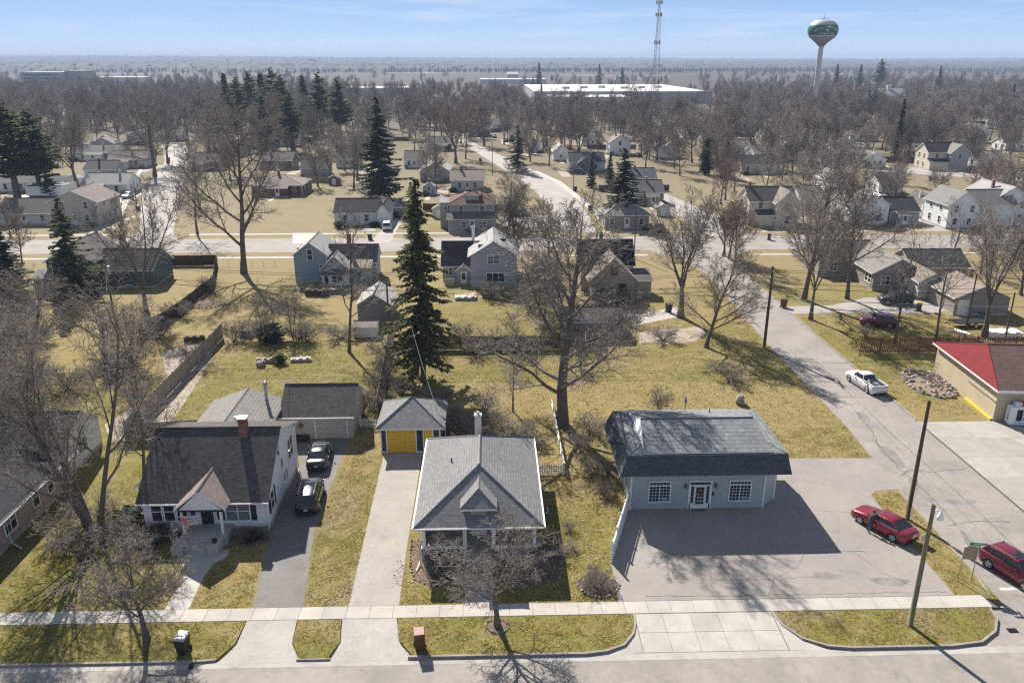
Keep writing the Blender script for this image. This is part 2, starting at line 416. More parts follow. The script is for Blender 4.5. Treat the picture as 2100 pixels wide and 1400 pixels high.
def slabs(parent, x0, x1, y0, y1, nx, ny, z, mt='slab', gap=.012, thick=.05, skew=0, keep=None):
    sx = (x1 - x0) / nx; sy = (y1 - y0) / ny
    me = MB().box(-sx / 2 + gap, sx / 2 - gap, -sy / 2 + gap, sy / 2 - gap, -thick, 0).mesh('slab', mt)
    for i in range(nx):
        for j in range(ny):
            cx, cy_ = x0 + sx * (i + .5), y0 + sy * (j + .5)
            if keep and not keep(cx, cy_): continue
            zz = z(cx, cy_) if callable(z) else z
            rx = 0
            if callable(z): rx = math.atan2(z(cx, cy_ + .5) - z(cx, cy_ - .5), 1)
            link('slab', me, parent, (cx, cy_, zz + rnd.uniform(-.003, .003)), (rx + rnd.uniform(-.002, .002), rnd.uniform(-.002, .002), 0))
sw = sheet('sidewalk', [(-46, 42.72), (33.4, 42.72), (33.2, 44.0), (-46, 44.0)], .006, 'joint', thick=.13)
slabs(sw, -46, 32.9, 42.74, 43.98, 52, 1, .022)
# far pavements beyond the yards
for nm, pts in (('sidewalk', [(-400, 142.3), (29, 142.3), (29, 143.5), (-400, 143.5)]), ('sidewalk', [(49, 142.3), (400, 142.3), (400, 143.5), (49, 143.5)]),
                ('sidewalk', [(-62, 163), (14, 163), (14, 164.2), (-62, 164.2)]), ('sidewalk', [(-400, 163), (-78, 163), (-78, 164.2), (-400, 164.2)]),
                ('sidewalk', [(54, 163), (400, 163), (400, 164.2), (54, 164.2)]), ('sidewalk', [(21, 163), (43, 163), (43, 164.2), (21, 164.2)])):
    sheet(nm, pts, .035, 'concrete')
sheet('sidewalk', [G(1245, 470), G(1258, 470), G(1205, 415), G(1150, 372), G(1100, 350), G(1094, 352), G(1140, 375), G(1195, 418)], .04, 'concrete')
sheet('sidewalk', [G(228, 470), G(238, 470), G(262, 420), G(300, 330), G(293, 330), G(250, 420)], .04, 'concrete')

# aprons: slope up from the gutter to the pavement
def apron_z(x, y): return -.115 + max(0, min(1, (y - 39.2) / 3.5)) * .128
def apron(name, pts): return sheet(name, pts, apron_z, 'concrete_apron', thick=.06)
apron('driveway_apron', [(-16.6, 39.0), (-11.75, 39.0), (-12.5, 40.6), (-12.65, 42.72), (-15.85, 42.72), (-15.9, 40.6)])
apron('driveway_apron', [(-9.9, 39.0), (-5.0, 39.0), (-5.9, 40.6), (-6.25, 42.72), (-9.75, 42.72), (-9.5, 40.6)])
ap = sheet('lot_apron', [(5.9, 39.0), (21, 39.0), (19.2, 40.0), (18.4, 41.4), (18.2, 42.72), (9.1, 42.72), (8.9, 41.2), (8, 39.9)], lambda x, y: apron_z(x, y) - .018, 'joint', thick=.06)
slabs(ap, 9.15, 18.1, 39.25, 42.7, 5, 2, apron_z, 'slab', thick=.04)
for k, pts in enumerate(([(6.1, 39.02), (9.12, 39.26), (9.12, 42.6), (8.85, 41.2), (8.0, 39.9)], [(18.15, 39.26), (20.8, 39.02), (19.25, 40.0), (18.4, 41.4), (18.15, 42.6)])):
    o = sheet('slab', pts, lambda x, y: apron_z(x, y) - .002, 'slab', thick=.04, parent=ap)

# verges of grass between kerb and pavement
def arc(cx, cy_, r, a0, a1, n=7): return [(cx + r * math.cos(R(a0 + (a1 - a0) * i / n)), cy_ + r * math.sin(R(a0 + (a1 - a0) * i / n))) for i in range(n + 1)]
verge_a = [(-46, 39.25), (-16.7, 39.25), (-16.0, 40.6), (-15.9, 42.72), (-46, 42.72)]
verge_b = [(-11.7, 39.25), (-10.0, 39.25), (-9.55, 40.6), (-9.8, 42.72), (-12.6, 42.72), (-12.45, 40.6)]
cl = [(5.6, 39.25), (6.9, 39.45), (7.95, 39.95), (8.7, 40.9), (9.0, 41.8), (9.05, 42.72)]
verge_c = [(-4.9, 39.25)] + cl + [(-6.2, 42.72), (-5.85, 40.6)]
cr_ = [(18.25, 42.72), (18.5, 41.5), (19.3, 40.2), (20.6, 39.5), (22, 39.3), (28.2, 39.3), (30.2, 39.6), (31.6, 40.5), (32.4, 41.6), (32.6, 42.72)]
verge_d = cr_
for p in (verge_a, verge_b, verge_c, verge_d):
    tag(MB().prism(p, -.2, .0).build('verge', 'ground'), kind='structure')
island = [(31.2, 44.05), (33.15, 44.9), (33.6, 47), (33.75, 57.2), (33.3, 57.75), (32.2, 57.7), (31.45, 57.0), (31.1, 50.5)]

def kerb(pts, w=.17, top=.03, bot=-.2, side=1, name='kerb'):
    """run of kerbstones: offset polyline, rounded upper edge"""
    mb = MB(); n = len(pts)
    offs = []
    for i in range(n):
        a = Vector(pts[max(i - 1, 0)]); c = Vector(pts[min(i + 1, n - 1)]); d = (c - a).normalized()
        offs.append(Vector((-d.y, d.x)) * w * side)
    sec = [(0, bot), (0.0, top - .03), (.12, top), (1, top + .002), (1, bot)]
    base = 0
    for i in range(n):
        for q, z in sec:
            zz = z
            mb.v.append((pts[i][0] + offs[i].x * q, pts[i][1] + offs[i].y * q, zz))
    k = len(sec)
    for i in range(n - 1):
        for j in range(k - 1):
            mb.f.append((i * k + j, (i + 1) * k + j, (i + 1) * k + j + 1, i * k + j + 1)); mb.m.append(0)
    mb.f.append(tuple(range(k))); mb.m.append(0)
    mb.f.append(tuple((n - 1) * k + j for j in reversed(range(k)))); mb.m.append(0)
    bm = bmesh.new(); me = mb.mesh(name, 'kerb'); bm.from_mesh(me); bmesh.ops.recalc_face_normals(bm, faces=bm.faces); bm.to_mesh(me); bm.free()
    return tag(link(name, me), kind='structure')
def dens(pts, step=1.5):
    out = []
    for i in range(len(pts) - 1):
        a, c = pts[i], pts[i + 1]; k = max(1, int(math.dist(a, c) / step))
        out += [(a[0] + (c[0] - a[0]) * j / k, a[1] + (c[1] - a[1]) * j / k) for j in range(k)]
    return out + [pts[-1]]
kerb([(-60, 39.1), (-17.6, 39.1), (-16.75, 39.2)], top=.0)
kerb([(-11.9, 39.12), (-9.9, 39.12)], top=-.02)
kerb([(-5.2, 39.1), (5.6, 39.1), (6.95, 39.3), (8.1, 39.82), (8.85, 40.8), (9.17, 41.8), (9.22, 42.7)], top=.03)
kerb([(18.1, 42.7), (18.35, 41.42), (19.2, 40.08), (20.55, 39.36), (22, 39.15), (28.2, 39.15), (30.3, 39.45), (31.75, 40.4), (32.55, 41.55), (32.78, 42.7)], top=.03)
kerb([(33.55, 44.0), (33.97, 47), (34.11, 57.8)], top=.02)
kerb([(34.53, 63.4), (35.0, 70), (35.1, 92), (36.0, 112), (36.2, 130)], top=.02)
kerb([(42.5, 71.5), (42.5, 92), (42.7, 112), (42.9, 130), (44.5, 141)], top=.02, side=-1)
kerb([(60, 39.1), (43.5, 39.1)], top=.0, side=-1)

# ------------------------------------------------------------------ lots, drives, paths
LZ = .012
MT['asphalt_shade_dk'] = mat('shade_dark_drive', (.17, .156, .147), .85, .06, .3, (.135, .124, .117), bump=.12, bscale=25, obj=False, stain=.25)  # ordinary asphalt, its colour darkened for the house shade over the drive
lot = sheet('parking_lot', [(8.35, 44.02), (8.45, 48.5), (10.0, 53.3), (10.9, 55.7), (12, 60), (23.2, 60), (24.6, 63.7), (34.5, 63.5), (34.13, 58.0), (33.4, 57.85), (32.1, 57.8), (31.35, 57.1), (31.0, 50.5), (31.1, 44.02)], LZ, 'asphalt_lot', thick=.04)
sheet('driveway', [(-15.85, 44.0), (-12.55, 44.0), (-13.1, 48.5), (-13.65, 53), (-13.6, 60), (-13.5, 68.7), (-18.6, 68.7), (-18.2, 66.5), (-17.1, 64.5), (-16.95, 53), (-16.35, 48)], LZ, 'asphalt_shade_dk', thick=.04)
sheet('driveway', [(-9.55, 44.0), (-6.25, 44.0), (-6.35, 50), (-6.4, 64), (-6.3, 65.7), (-9.9, 65.7), (-9.75, 56)], LZ, 'asphalt_drive', thick=.04)
wk = sheet('path', [(-21.6, 44.0), (-20.0, 44.0), (-20.2, 47.5), (-20.0, 49.0), (-19.3, 49.8), (-19.4, 50.7), (-23, 50.7), (-22.9, 49.8), (-22.2, 49.0), (-21.6, 47.4)], LZ, 'concrete', thick=.04)
sheet('path', [(-1.9, 44.0), (.0, 44.0), (.0, 47.4), (-1.9, 47.4)], LZ, 'concrete', thick=.04)
# concrete forecourt of the corner shop, in panels
fc = sheet('forecourt', [(42.46, 39.6), (90, 39.6), (90, 71.0), (50, 71.0), (48.5, 71.6), (44.5, 71.9), (43.2, 71.5), (42.46, 70)], -.01, 'joint', thick=.2)
slabs(fc, 42.48, 60.48, 41.0, 70.9, 5, 8, .012, 'slab_lot', gap=.012, keep=lambda x, y: True)
# side driveway on the right and others
sheet('driveway', [(42.55, 106.5), (42.55, 110.2), (50, 110.5), (57, 114.5), (66, 116), (67, 108), (62, 106), (50, 107)], .02, 'asphalt_far', thick=.1)
sheet('driveway', [G(1285, 648), G(1395, 628), G(1400, 648), G(1300, 668)], .02, 'concrete', thick=.05)
sheet('driveway', [G(1312, 682), G(1350, 676), G(1400, 674), G(1440, 668), G(1446, 684), G(1425, 700), G(1380, 706), G(1335, 702), G(1310, 704)], .015, 'gravel', thick=.05)
sheet('driveway', [G(755, 500), G(800, 500), G(815, 470), G(835, 440), G(795, 440), G(785, 470)], .03, 'asphalt_far', thick=.05)
sheet('driveway', [G(600, 500), G(650, 500), G(655, 478), G(600, 478)], .03, 'concrete', thick=.05)
sheet('driveway', [G(1035, 470), G(1160, 462), G(1150, 440), G(1020, 445)], .025, 'asphalt_far', thick=.05)
sheet('bare_yard', [G(330, 900), G(395, 800), G(435, 735), G(440, 700), G(330, 720), G(345, 790), G(215, 870), G(225, 905)], .008, 'gravel', thick=.03)

# cracks and patched seams in the asphalt
MT['crack'] = mat('crack_seal', (.085, .078, .072), .9, .1, 3, obj=False)
def crack(parent, pts, w=.02, z=LZ + .005):
    p2 = [pts[0]]
    for a, c in zip(pts, pts[1:]):
        k = max(2, int(math.dist(a, c) / .35))
        for j in range(1, k + 1):
            p2.append((a[0] + (c[0] - a[0]) * j / k + rnd.uniform(-.07, .07), a[1] + (c[1] - a[1]) * j / k + rnd.uniform(-.07, .07)))
    mb = MB()
    for i in range(len(p2) - 1):
        a = Vector(p2[i]); c = Vector(p2[i + 1]); d = (c - a).normalized(); q = Vector((-d.y, d.x)) * w * rnd.uniform(.5, 1.3)
        mb.poly([(*(a - q), z), (*(c - q), z), (*(c + q), z), (*(a + q), z)])
    mb.build('crack', 'crack', parent)
crack(lot, [(22.5, 49.0), (25.2, 49.3), (27.6, 49.1)]); crack(lot, [(26.5, 49.1), (27.2, 46.8), (28.8, 45.2)], .018)
crack(lot, [(23.4, 55.6), (26, 54.9), (29.8, 54.2)], .014); crack(lot, [(12, 46.4), (17, 46.0), (23, 46.3)], .012)
crack(lot, [(10.2, 44.5), (16, 44.35), (24, 44.4), (30.8, 44.4)], .02); crack(lot, [(18.5, 44.2), (19.6, 46.2), (21.5, 47.4), (22.8, 49)], .013)
ss = bpy.data.objects['side_street']
for pts in ([(35.3, 52.6), (38, 53.2), (40.5, 53.0)], [(35.6, 60.5), (36.8, 61.5), (38.6, 61.0), (42, 61.6)], [(38.7, 44), (38.9, 55), (38.6, 70), (39.0, 88)], [(36.2, 66), (37.0, 69), (37.5, 74)], [(36, 77), (38.2, 77.6), (41.5, 77.2)], [(35.8, 50), (36.3, 56), (36.0, 62), (36.4, 68)]):
    crack(ss, pts, .03, -.113)
MT['stain'] = mat('worn_patch', (.155, .142, .132), .9, .14, .9, (.235, .215, .2), obj=False)
def patch(parent, cx, cy_, rx, ry, z):
    n = 18; ph = rnd.random() * 9
    mb = MB(); mb.poly([(cx + rx * math.cos(6.283 * i / n) * (1 + .22 * math.sin(3 * 6.283 * i / n + ph) + rnd.uniform(-.08, .08)), cy_ + ry * math.sin(6.283 * i / n) * (1 + .2 * math.cos(2 * 6.283 * i / n + ph)), z) for i in range(n)])
    mb.build('patch', 'stain', parent)
patch(lot, 23.2, 46.4, 1.0, .4, LZ + .003); patch(lot, 27.4, 45.6, 1.3, .5, LZ + .003); patch(lot, 20.6, 47.7, .7, .5, LZ + .003)
for cx, cy_, rx, ry in ((36.0, 58, .5, 2.2), (36.5, 64, .6, 2.6), (35.9, 50, .5, 1.6), (37.6, 72.5, .5, 1.1), (38.2, 56, 1.2, .5), (36.1, 84, .45, 3)):
    patch(ss, cx, cy_, rx, ry, -.1155)
# stop line and oil marks at the corner
MT['paint'] = mat('road_paint', (.62, .60, .55), .7, .12, 2.5, (.33, .3, .27), obj=False)
mb = MB(); mb.poly([(34.6, 44.6, -.1145), (38.2, 44.55, -.1145), (38.2, 44.85, -.1145), (34.6, 44.9, -.1145)]); mb.build('stop_line', 'paint', ss)
# drain grates
def grate(x, y, z, label):
    o = empty('drain_grate', (x, y, z), 0, label, 'drain')
    MB().box(-.32, .32, -.22, .22, -.05, .004).build('frame', 'black_plastic', o)
    for k in range(5): MB().box(-.28, .28, -.17 + k * .08, -.14 + k * .08, .004, .02).build('bar', 'dark', o)
grate(32.9, 40.6, -.115, 'iron drain grate in the gutter at the rounded grass corner')
grate(-17.9, 38.85, -.112, 'iron drain grate at the kerb below the front left tree')
# ------------------------------------------------------------------ house kit
SH = {}
def shm(k, *a, **kw): SH[k] = shingle('shingle_' + k, *a, **kw); MT['sh_' + k] = SH[k]
shm('brown', (.090, .082, .080), .22, (.072, .065, .063)); shm('grey', (.225, .222, .222), .12, (.185, .183, .185)); shm('lgrey', (.225, .21, .195), .10, (.19, .178, .168))
shm('slate', (.205, .212, .22), .18, (.165, .172, .18)); shm('dark', (.055, .055, .06), .2); shm('black', (.022, .022, .026), .2); shm('tan', (.26, .215, .185), .1, (.21, .175, .15))
shm('rust', (.15, .085, .065), .15, (.11, .062, .05)); shm('blue', (.095, .105, .12), .15); shm('silver', (.36, .35, .335), .07, (.3, .29, .28)); shm('mid', (.14, .125, .118), .15, (.115, .10, .095))
shm('navy', (.028, .03, .037), .2); shm('pinkish', (.235, .19, .175), .12, (.19, .155, .145))
SD = {}
def sdm(k, *a, **kw): MT['sd_' + k] = siding('siding_' + k, *a, **kw)
sdm('white', (.80, .80, .78)); sdm('cream', (.62, .56, .44)); sdm('grey', (.33, .325, .33)); sdm('blue', (.30, .36, .42)); sdm('lblue', (.36, .41, .46), .14); sdm('slateblue', (.37, .395, .445))
sdm('teal', (.075, .125, .135)); sdm('tan', (.42, .36, .285)); sdm('sage', (.43, .46, .455), .13); sdm('taupe', (.30, .27, .24)); sdm('beige', (.50, .455, .395)); sdm('lilac', (.78, .77, .78), .14)
sdm('brown', (.17, .12, .09)); sdm('dgrey', (.14, .145, .16)); sdm('pale', (.58, .56, .52)); sdm('yellow', (.82, .50, .045), .3, .86); sdm('stucco', (.50, .415, .29), 9, 1)
MT['navy'] = mat('navy_trim', (.035, .05, .085), .55, .06, 2)
MT['metal_roof'] = mat('standing_seam', (.42, .41, .39), .45, .06, .6, (.36, .35, .335), metal=.3, pattern=('vert', 60, .42, .03, .7, .03))
MT['white_roof'] = mat('white_membrane', (.50, .49, .475), .8, .05, .03, (.40, .39, .38), obj=False)
MT['redmetal'] = mat('red_metal', (.20, .028, .03), .85, .12, .8, (.155, .026, .028), spec=.08, pattern=('vert', 60, .3, .03, .6, .03))

_wc = {}
def window_mesh(w, h, style, fm='white', gm='glass'):
    key = (round(w, 2), round(h, 2), style, fm, gm)
    if key in _wc: return _wc[key]
    b = .09 if w < 2.2 else .1; d = .07
    f = MB(); f.box(-w / 2 - b, w / 2 + b, -d, .02, h, h + b * 1.2); f.box(-w / 2 - b * 1.3, w / 2 + b * 1.3, -d * 1.5, .02, -b, 0)
    f.box(-w / 2 - b, -w / 2, -d, .02, 0, h); f.box(w / 2, w / 2 + b, -d, .02, 0, h)
    cols = [(-w / 2, w / 2)]
    if style in ('sl', 'dbl', 'griddbl'): cols = [(-w / 2, -.035), (.035, w / 2)]; f.box(-.035, .035, -d, .02, 0, h)
    if style == 'tri': cols = [(-w / 2, -w / 6 - .04), (-w / 6 + .04, w / 6 - .04), (w / 6 + .04, w / 2)]; [f.box(c - .04, c + .04, -d, .02, 0, h) for c in (-w / 6, w / 6)]
    panes = []
    for a, c in cols:
        if style in ('dh', 'dbl', 'tri'):
            f.box(a, c, -d * .8, .02, h * .49, h * .53)
            panes += [(a, c, 0, h * .49), (a, c, h * .53, h)]
        else: panes.append((a, c, 0, h))
        if style in ('grid', 'griddbl'):
            nx, ny = 3, 5
            for i in range(1, nx): x = a + (c - a) * i / nx; f.box(x - .014, x + .014, -d * .55, .01, 0, h)
            for j in range(1, ny): z = h * j / ny; f.box(a, c, -d * .5, .01, z - .014, z + .014)
    p = []
    for a, c, z0, z1 in panes: p.append(MB().box(a + .002, c - .002, -.022, -.004, z0 + .002, z1 - .002).mesh('pane', gm))
    _wc[key] = (f.mesh('window', fm), p)
    return _wc[key]

class House:
    def __init__(s, name, label, loc, rz=0, wall='sd_white', roof='sh_grey', trim='white', cat='house', group=None):
        s.o = empty(name, (loc[0], loc[1], 0), rz, label, cat, group); s.wall, s.roof, s.trim = wall, roof, trim
    def face(s, f, u, z, blk=None):
        x0, x1, y0, y1 = blk or s.b
        return {'f': ((u, y0, z), 0), 'b': ((u, y1, z), math.pi), 'l': ((x0, u, z), -math.pi / 2), 'r': ((x1, u, z), math.pi / 2)}[f]
    def block(s, x0, x1, y0, y1, z1, roof='gx', rise=2, over=.4, rake=.3, z0=0, wall=None, rm=None, trim=None, ridge=.5, t=.13, hipd=None, foundation=.35, name='wall'):
        wall = wall or s.wall; rm = rm or s.roof; trim = trim or s.trim
        s.b = (x0, x1, y0, y1)
        w = MB(); zf = z0 + foundation
        if foundation: w.box(x0 + .02, x1 - .02, y0 + .02, y1 - .02, z0 - .1, zf, 1)
        zb = zf if foundation else z0
        c = [(x0, y0), (x1, y0), (x1, y1), (x0, y1)]
        for i in range(4):
            a, b_ = c[i], c[(i + 1) % 4]; w.poly([(*a, zb), (*b_, zb), (*b_, z1), (*a, z1)])
        xm, ym = x0 + (x1 - x0) * ridge, y0 + (y1 - y0) * ridge
        if roof == 'gx':
            for x in ((x0,), (x1,)):
                q = [(x[0], y0, z1), (x[0], y1, z1), (x[0], ym, z1 + rise)]; w.poly(q if x[0] == x1 else q[::-1])
        if roof == 'gy':
            for y in (y0, y1):
                q = [(x0, y, z1), (x1, y, z1), (xm, y, z1 + rise)]; w.poly(q if y == y0 else q[::-1])
        if roof in ('flat', 'hx', 'hy'): w.poly([(*p, z1 - .01) for p in c])
        if roof in ('shf', 'shb'):
            hi = y1 if roof == 'shf' else y0; lo = y0 if roof == 'shf' else y1
            for x in (x0, x1): w.poly([(x, lo, z1), (x, hi, z1), (x, hi, z1 + rise)])
            w.poly([(x0, hi, z1), (x1, hi, z1), (x1, hi, z1 + rise), (x0, hi, z1 + rise)])
        w.build(name, [wall, 'concrete'], s.o)
        r = MB()
        if roof == 'gx':
            for yo, sgn in ((y0, -1), (y1, 1)):
                run = abs(ym - yo); sl = rise / run; ye = yo + sgn * over; ze = z1 - sl * over
                lo = [(x0 - rake, ye, ze), (x1 + rake, ye, ze), (x1 + rake, ym, z1 + rise), (x0 - rake, ym, z1 + rise)]
                if sgn > 0: lo = lo[::-1]
                r.hexa(lo, [(p[0], p[1], p[2] + t) for p in lo], 0, 1, 1)
            r.tube([(x0 - rake, ym, z1 + rise + t), (x1 + rake, ym, z1 + rise + t)], .09, 4, 0)
        elif roof == 'gy':
            for xo, sgn in ((x0, -1), (x1, 1)):
                run = abs(xm - xo); sl = rise / run; xe = xo + sgn * over; ze = z1 - sl * over
                lo = [(xe, y0 - rake, ze), (xm, y0 - rake, z1 + rise), (xm, y1 + rake, z1 + rise), (xe, y1 + rake, ze)]
                if sgn > 0: lo = lo[::-1]
                r.hexa(lo, [(p[0], p[1], p[2] + t) for p in lo], 0, 1, 1)
            r.tube([(xm, y0 - rake, z1 + rise + t), (xm, y1 + rake, z1 + rise + t)], .09, 4, 0)
        elif roof in ('hx', 'hy'):
            ex0, ex1, ey0, ey1 = x0 - over, x1 + over, y0 - over, y1 + over
            if roof == 'hx':
                d = hipd if hipd is not None else (ey1 - ey0) / 2; ra = (ex0 + d, (ey0 + ey1) / 2, z1 + rise); rb = (ex1 - d, (ey0 + ey1) / 2, z1 + rise)
            else:
                d = hipd if hipd is not None else (ex1 - ex0) / 2; ra = ((ex0 + ex1) / 2, ey0 + d, z1 + rise); rb = ((ex0 + ex1) / 2, ey1 - d, z1 + rise)
            e = [(ex0, ey0), (ex1, ey0), (ex1, ey1), (ex0, ey1)]
            for i in range(4):
                a, b_ = e[i], e[(i + 1) % 4]; r.poly([(*a, z1 - t), (*b_, z1 - t), (*b_, z1), (*a, z1)], 1)
            r.poly([(*p, z1 - t) for p in reversed(e)], 1)
            E = [(*p, z1) for p in e]
            if roof == 'hx': fs = [[E[0], E[1], rb, ra], [E[1], E[2], rb], [E[2], E[3], ra, rb], [E[3], E[0], ra]]
            else: fs = [[E[0], E[1], ra], [E[1], E[2], rb, ra], [E[2], E[3], rb], [E[3], E[0], ra, rb]]
            for f in fs: r.poly(f, 0)
            for p, q in ([(ra, rb)] if math.dist(ra, rb) > .1 else []) + ([(E[0], ra), (E[3], ra), (E[1], rb), (E[2], rb)] if roof == 'hx' else [(E[0], ra), (E[1], ra), (E[2], rb), (E[3], rb)]):
                r.tube([p, q], .08, 4, 0)
        elif roof == 'flat':
            r.box(x0 - over, x1 + over, y0 - over, y1 + over, z1, z1 + max(t, rise))
            r.m = [1 if i != 1 else 0 for i in range(6)]
        elif roof in ('shf', 'shb'):
            sl = rise / (y1 - y0); lo_, hi_ = (y0 - over, y1 + over * .3)
            zl, zh = (z1 - sl * over, z1 + rise + sl * over * .3)
            if roof == 'shb': zl, zh = z1 + rise + sl * over * .3, z1 - sl * over; lo_, hi_ = y0 - over * .3, y1 + over
            lo = [(x0 - rake, lo_, zl), (x1 + rake, lo_, zl), (x1 + rake, hi_, zh), (x0 - rake, hi_, zh)]
            r.hexa(lo, [(p[0], p[1], p[2] + t) for p in lo], 0, 1, 1)
        if roof: r.build('roof', [rm, trim], s.o)
        return s
    def win(s, f, u, z, w, h, style='dh', fm=None, gm='glass', shutters=None, name='window'):
        me, ps = window_mesh(w, h, style, fm or s.trim, gm); loc, rz = s.face(f, u, z)
        o = link(name, me, s.o, loc, (0, 0, rz))
        for p in ps: link('pane', p, o)
        if shutters:
            for sg in (-1, 1):
                x = sg * (w / 2 + .32); mb = MB(); mb.box(x - .2, x + .2, -.05, .0, -.02, h + .04)
                for k in range(7): mb.box(x - .15, x + .15, -.062, -.05, .06 + k * h / 7, .06 + k * h / 7 + h / 14)
                mb.build('shutter', shutters, o)
        return s
    def wins(s, f, us, z, w, h, style='dh', **k):
        for u in us: s.win(f, u, z, w, h, style, **k)
        return s
    def door(s, f, u, z, w=.95, h=2.05, dm='white', fm=None, glass=None):
        loc, rz = s.face(f, u, z); b = .1
        mb = MB(); mb.box(-w / 2 - b, w / 2 + b, -.06, .02, h, h + b); mb.box(-w / 2 - b, -w / 2, -.06, .02, 0, h); mb.box(w / 2, w / 2 + b, -.06, .02, 0, h)
        o = mb.build('door_frame', fm or s.trim, s.o, loc, (0, 0, rz))
        d = MB().box(-w / 2, w / 2, -.03, .0, 0, h).build('door', dm, o)
        if glass: MB().box(-w * .34, w * .34, -.04, -.03, h * glass, h * .92).build('pane', 'glass', o)
        MB().tube([(w * .4, -.03, 1), (w * .4, -.09, 1)], .03, 6).build('handle', 'steel', o)
        return s
    def garage_door(s, f, u, w, h=2.2, dm='white', fm=None):
        loc, rz = s.face(f, u, .02); b = .12
        mb = MB(); mb.box(-w / 2 - b, w / 2 + b, -.07, .02, h, h + b); mb.box(-w / 2 - b, -w / 2, -.07, .02, 0, h); mb.box(w / 2, w / 2 + b, -.07, .02, 0, h)
        o = mb.build('garage_door_frame', fm or s.trim, s.o, loc, (0, 0, rz))
        pm = MB().box(-w / 2, w / 2, -.03, .0, .012, h / 4 - .012).mesh('door_panel', dm)
        for k in range(4): link('door_panel', pm, o, (0, 0, k * h / 4))
        return s
    def chimney(s, x, y, z0, z1, w=.55, m='brick_ch', cap='concrete', flue=True):
        c = MB().box(x - w / 2, x + w / 2, y - w / 2, y + w / 2, z0, z1).build('chimney', m, s.o)
        MB().box(x - w / 2 - .05, x + w / 2 + .05, y - w / 2 - .05, y + w / 2 + .05, z1, z1 + .1).build('cap', cap, c)
        if flue: MB().lathe([(.11, z1 + .1), (.11, z1 + .35)], 8, x, y).build('flue', 'steel', c)
        return s
    def vent(s, x, y, z, h=.5, r=.05, m='black_plastic'):
        MB().lathe([(r * 1.8, z - .15), (r, z), (r, z + h)], 8, x, y).build('vent_pipe', m, s.o); return s
    def part(s, name, mb, m, smooth=False): mb.build(name, m, s.o, smooth=smooth); return s
    def posts(s, name, pts, z0, z1, w=.14, m=None):
        me = MB().box(-w / 2, w / 2, -w / 2, w / 2, z0, z1).mesh(name, m or s.trim)
        for x, y in pts: link(name, me, s.o, (x, y, 0))
        return s
    def corner_boards(s, m=None, z0=.35, z1=2.6, w=.12):
        x0, x1, y0, y1 = s.b; me = MB().box(-w / 2, w / 2, -w / 2, w / 2, z0, z1).mesh('corner_board', m or s.trim)
        for x in (x0, x1):
            for y in (y0, y1): link('corner_board', me, s.o, (x, y, 0))
        return s
    def gutter(s, x0, x1, y, z, m='white'):
        mb = MB(); mb.box(x0, x1, y - .12, y, z - .11, z - .09); mb.box(x0, x1, y - .12, y - .105, z - .11, z); mb.box(x0, x1, y - .015, y, z - .11, z)
        mb.build('gutter', m, s.o); return s
    def downspout(s, pts, m='white'): MB().tube(pts, .05, 5).build('downspout', m, s.o); return s
    def steps(s, x0, x1, y, n, top, run=.3, m='concrete', d=-1):
        for k in range(n):
            h = top * (n - k) / (n + 0.0); MB().box(x0, x1, min(y + d * run * (k + 1), y + d * run * k), max(y + d * run * (k + 1), y + d * run * k) , -.05, h - top / n).build('step', m, s.o)
        return s
    def rails(s, pts, z0=.1, z1=.95, sp=.14, m=None, name='baluster'):
        me = MB().box(-.02, .02, -.02, .02, z0, z1).mesh(name, m or s.trim)
        for a, b_ in zip(pts, pts[1:]):
            MB().tube([(*a, z1), (*b_, z1)], .035, 4).build('rail', m or s.trim, s.o)
            k = max(1, int(math.dist(a, b_) / sp))
            for j in range(k): link(name, me, s.o, (a[0] + (b_[0] - a[0]) * (j + .5) / k, a[1] + (b_[1] - a[1]) * (j + .5) / k, 0))
        return s

def text_mesh(txt, size, m, name='lettering', extrude=.004, bold=.0, align='CENTER'):
    c = bpy.data.curves.new('t', 'FONT'); c.body = txt; c.size = size; c.extrude = extrude; c.align_x = align; c.align_y = 'CENTER'; c.offset = bold; c.resolution_u = 2
    o = bpy.data.objects.new('t', c); COL.objects.link(o); dg = bpy.context.evaluated_depsgraph_get()
    me = bpy.data.meshes.new_from_object(o.evaluated_get(dg)); me.name = name; bpy.data.objects.remove(o)
    me.materials.clear(); me.materials.append(MT[m] if isinstance(m, str) else m)
    return me

def print_marks(n, w, h, m, seed=1, name='print'):
    """small print too fine to read in the photograph: a row of uneven letter-sized strokes, centred, in the x-z plane"""
    q = random.Random(seed); mb = MB(); x = -w / 2; st = w / n
    for k in range(n):
        if q.random() < .86: mb.box(x + st * .12, x + st * .78, -.004, 0, -h / 2 * q.uniform(.5, 1), h / 2 * q.uniform(.3, 1))
        x += st
    return mb.mesh(name, m)
def print_on(me, parent, loc): tag(link('print', me, parent, loc), kind='stuff')
# ------------------------------------------------------------------ slate-roofed shop office with parking
h = House('office_building', 'pale blue-grey office building with dark mansard roof beside the parking lot', (11, 55.45), 0, 'sd_sage', 'sh_slate', cat='building')
w = MB(); fp = [(0, 0), (10.7, 0), (12.05, 1.32), (12.05, 7.9), (0, 7.9)]
for i in range(5):
    a, c = fp[i], fp[(i + 1) % 5]; w.poly([(*a, -.05), (*c, -.05), (*c, 3.7), (*a, 3.7)])
h.part('wall', w, 'sd_sage'); h.b = (0, 12.05, 0, 7.9)
def ring(x0, x1, y0, y1, z): return [(x0, y0, z), (x1, y0, z), (x1, y1, z), (x0, y1, z)]
e0 = ring(-1.1, 12.45, -.85, 8.35, 3.42); e1 = ring(-.4, 12.08, -.42, 7.95, 5.02)
h.part('soffit', MB().poly(e0[::-1]).poly(ring(-1.1, 12.45, -.85, 8.35, 3.44)), 'white')
MT['sh_mans'] = shingle('shingle_mansard', (.085, .094, .105), .22)
r_ = MB()
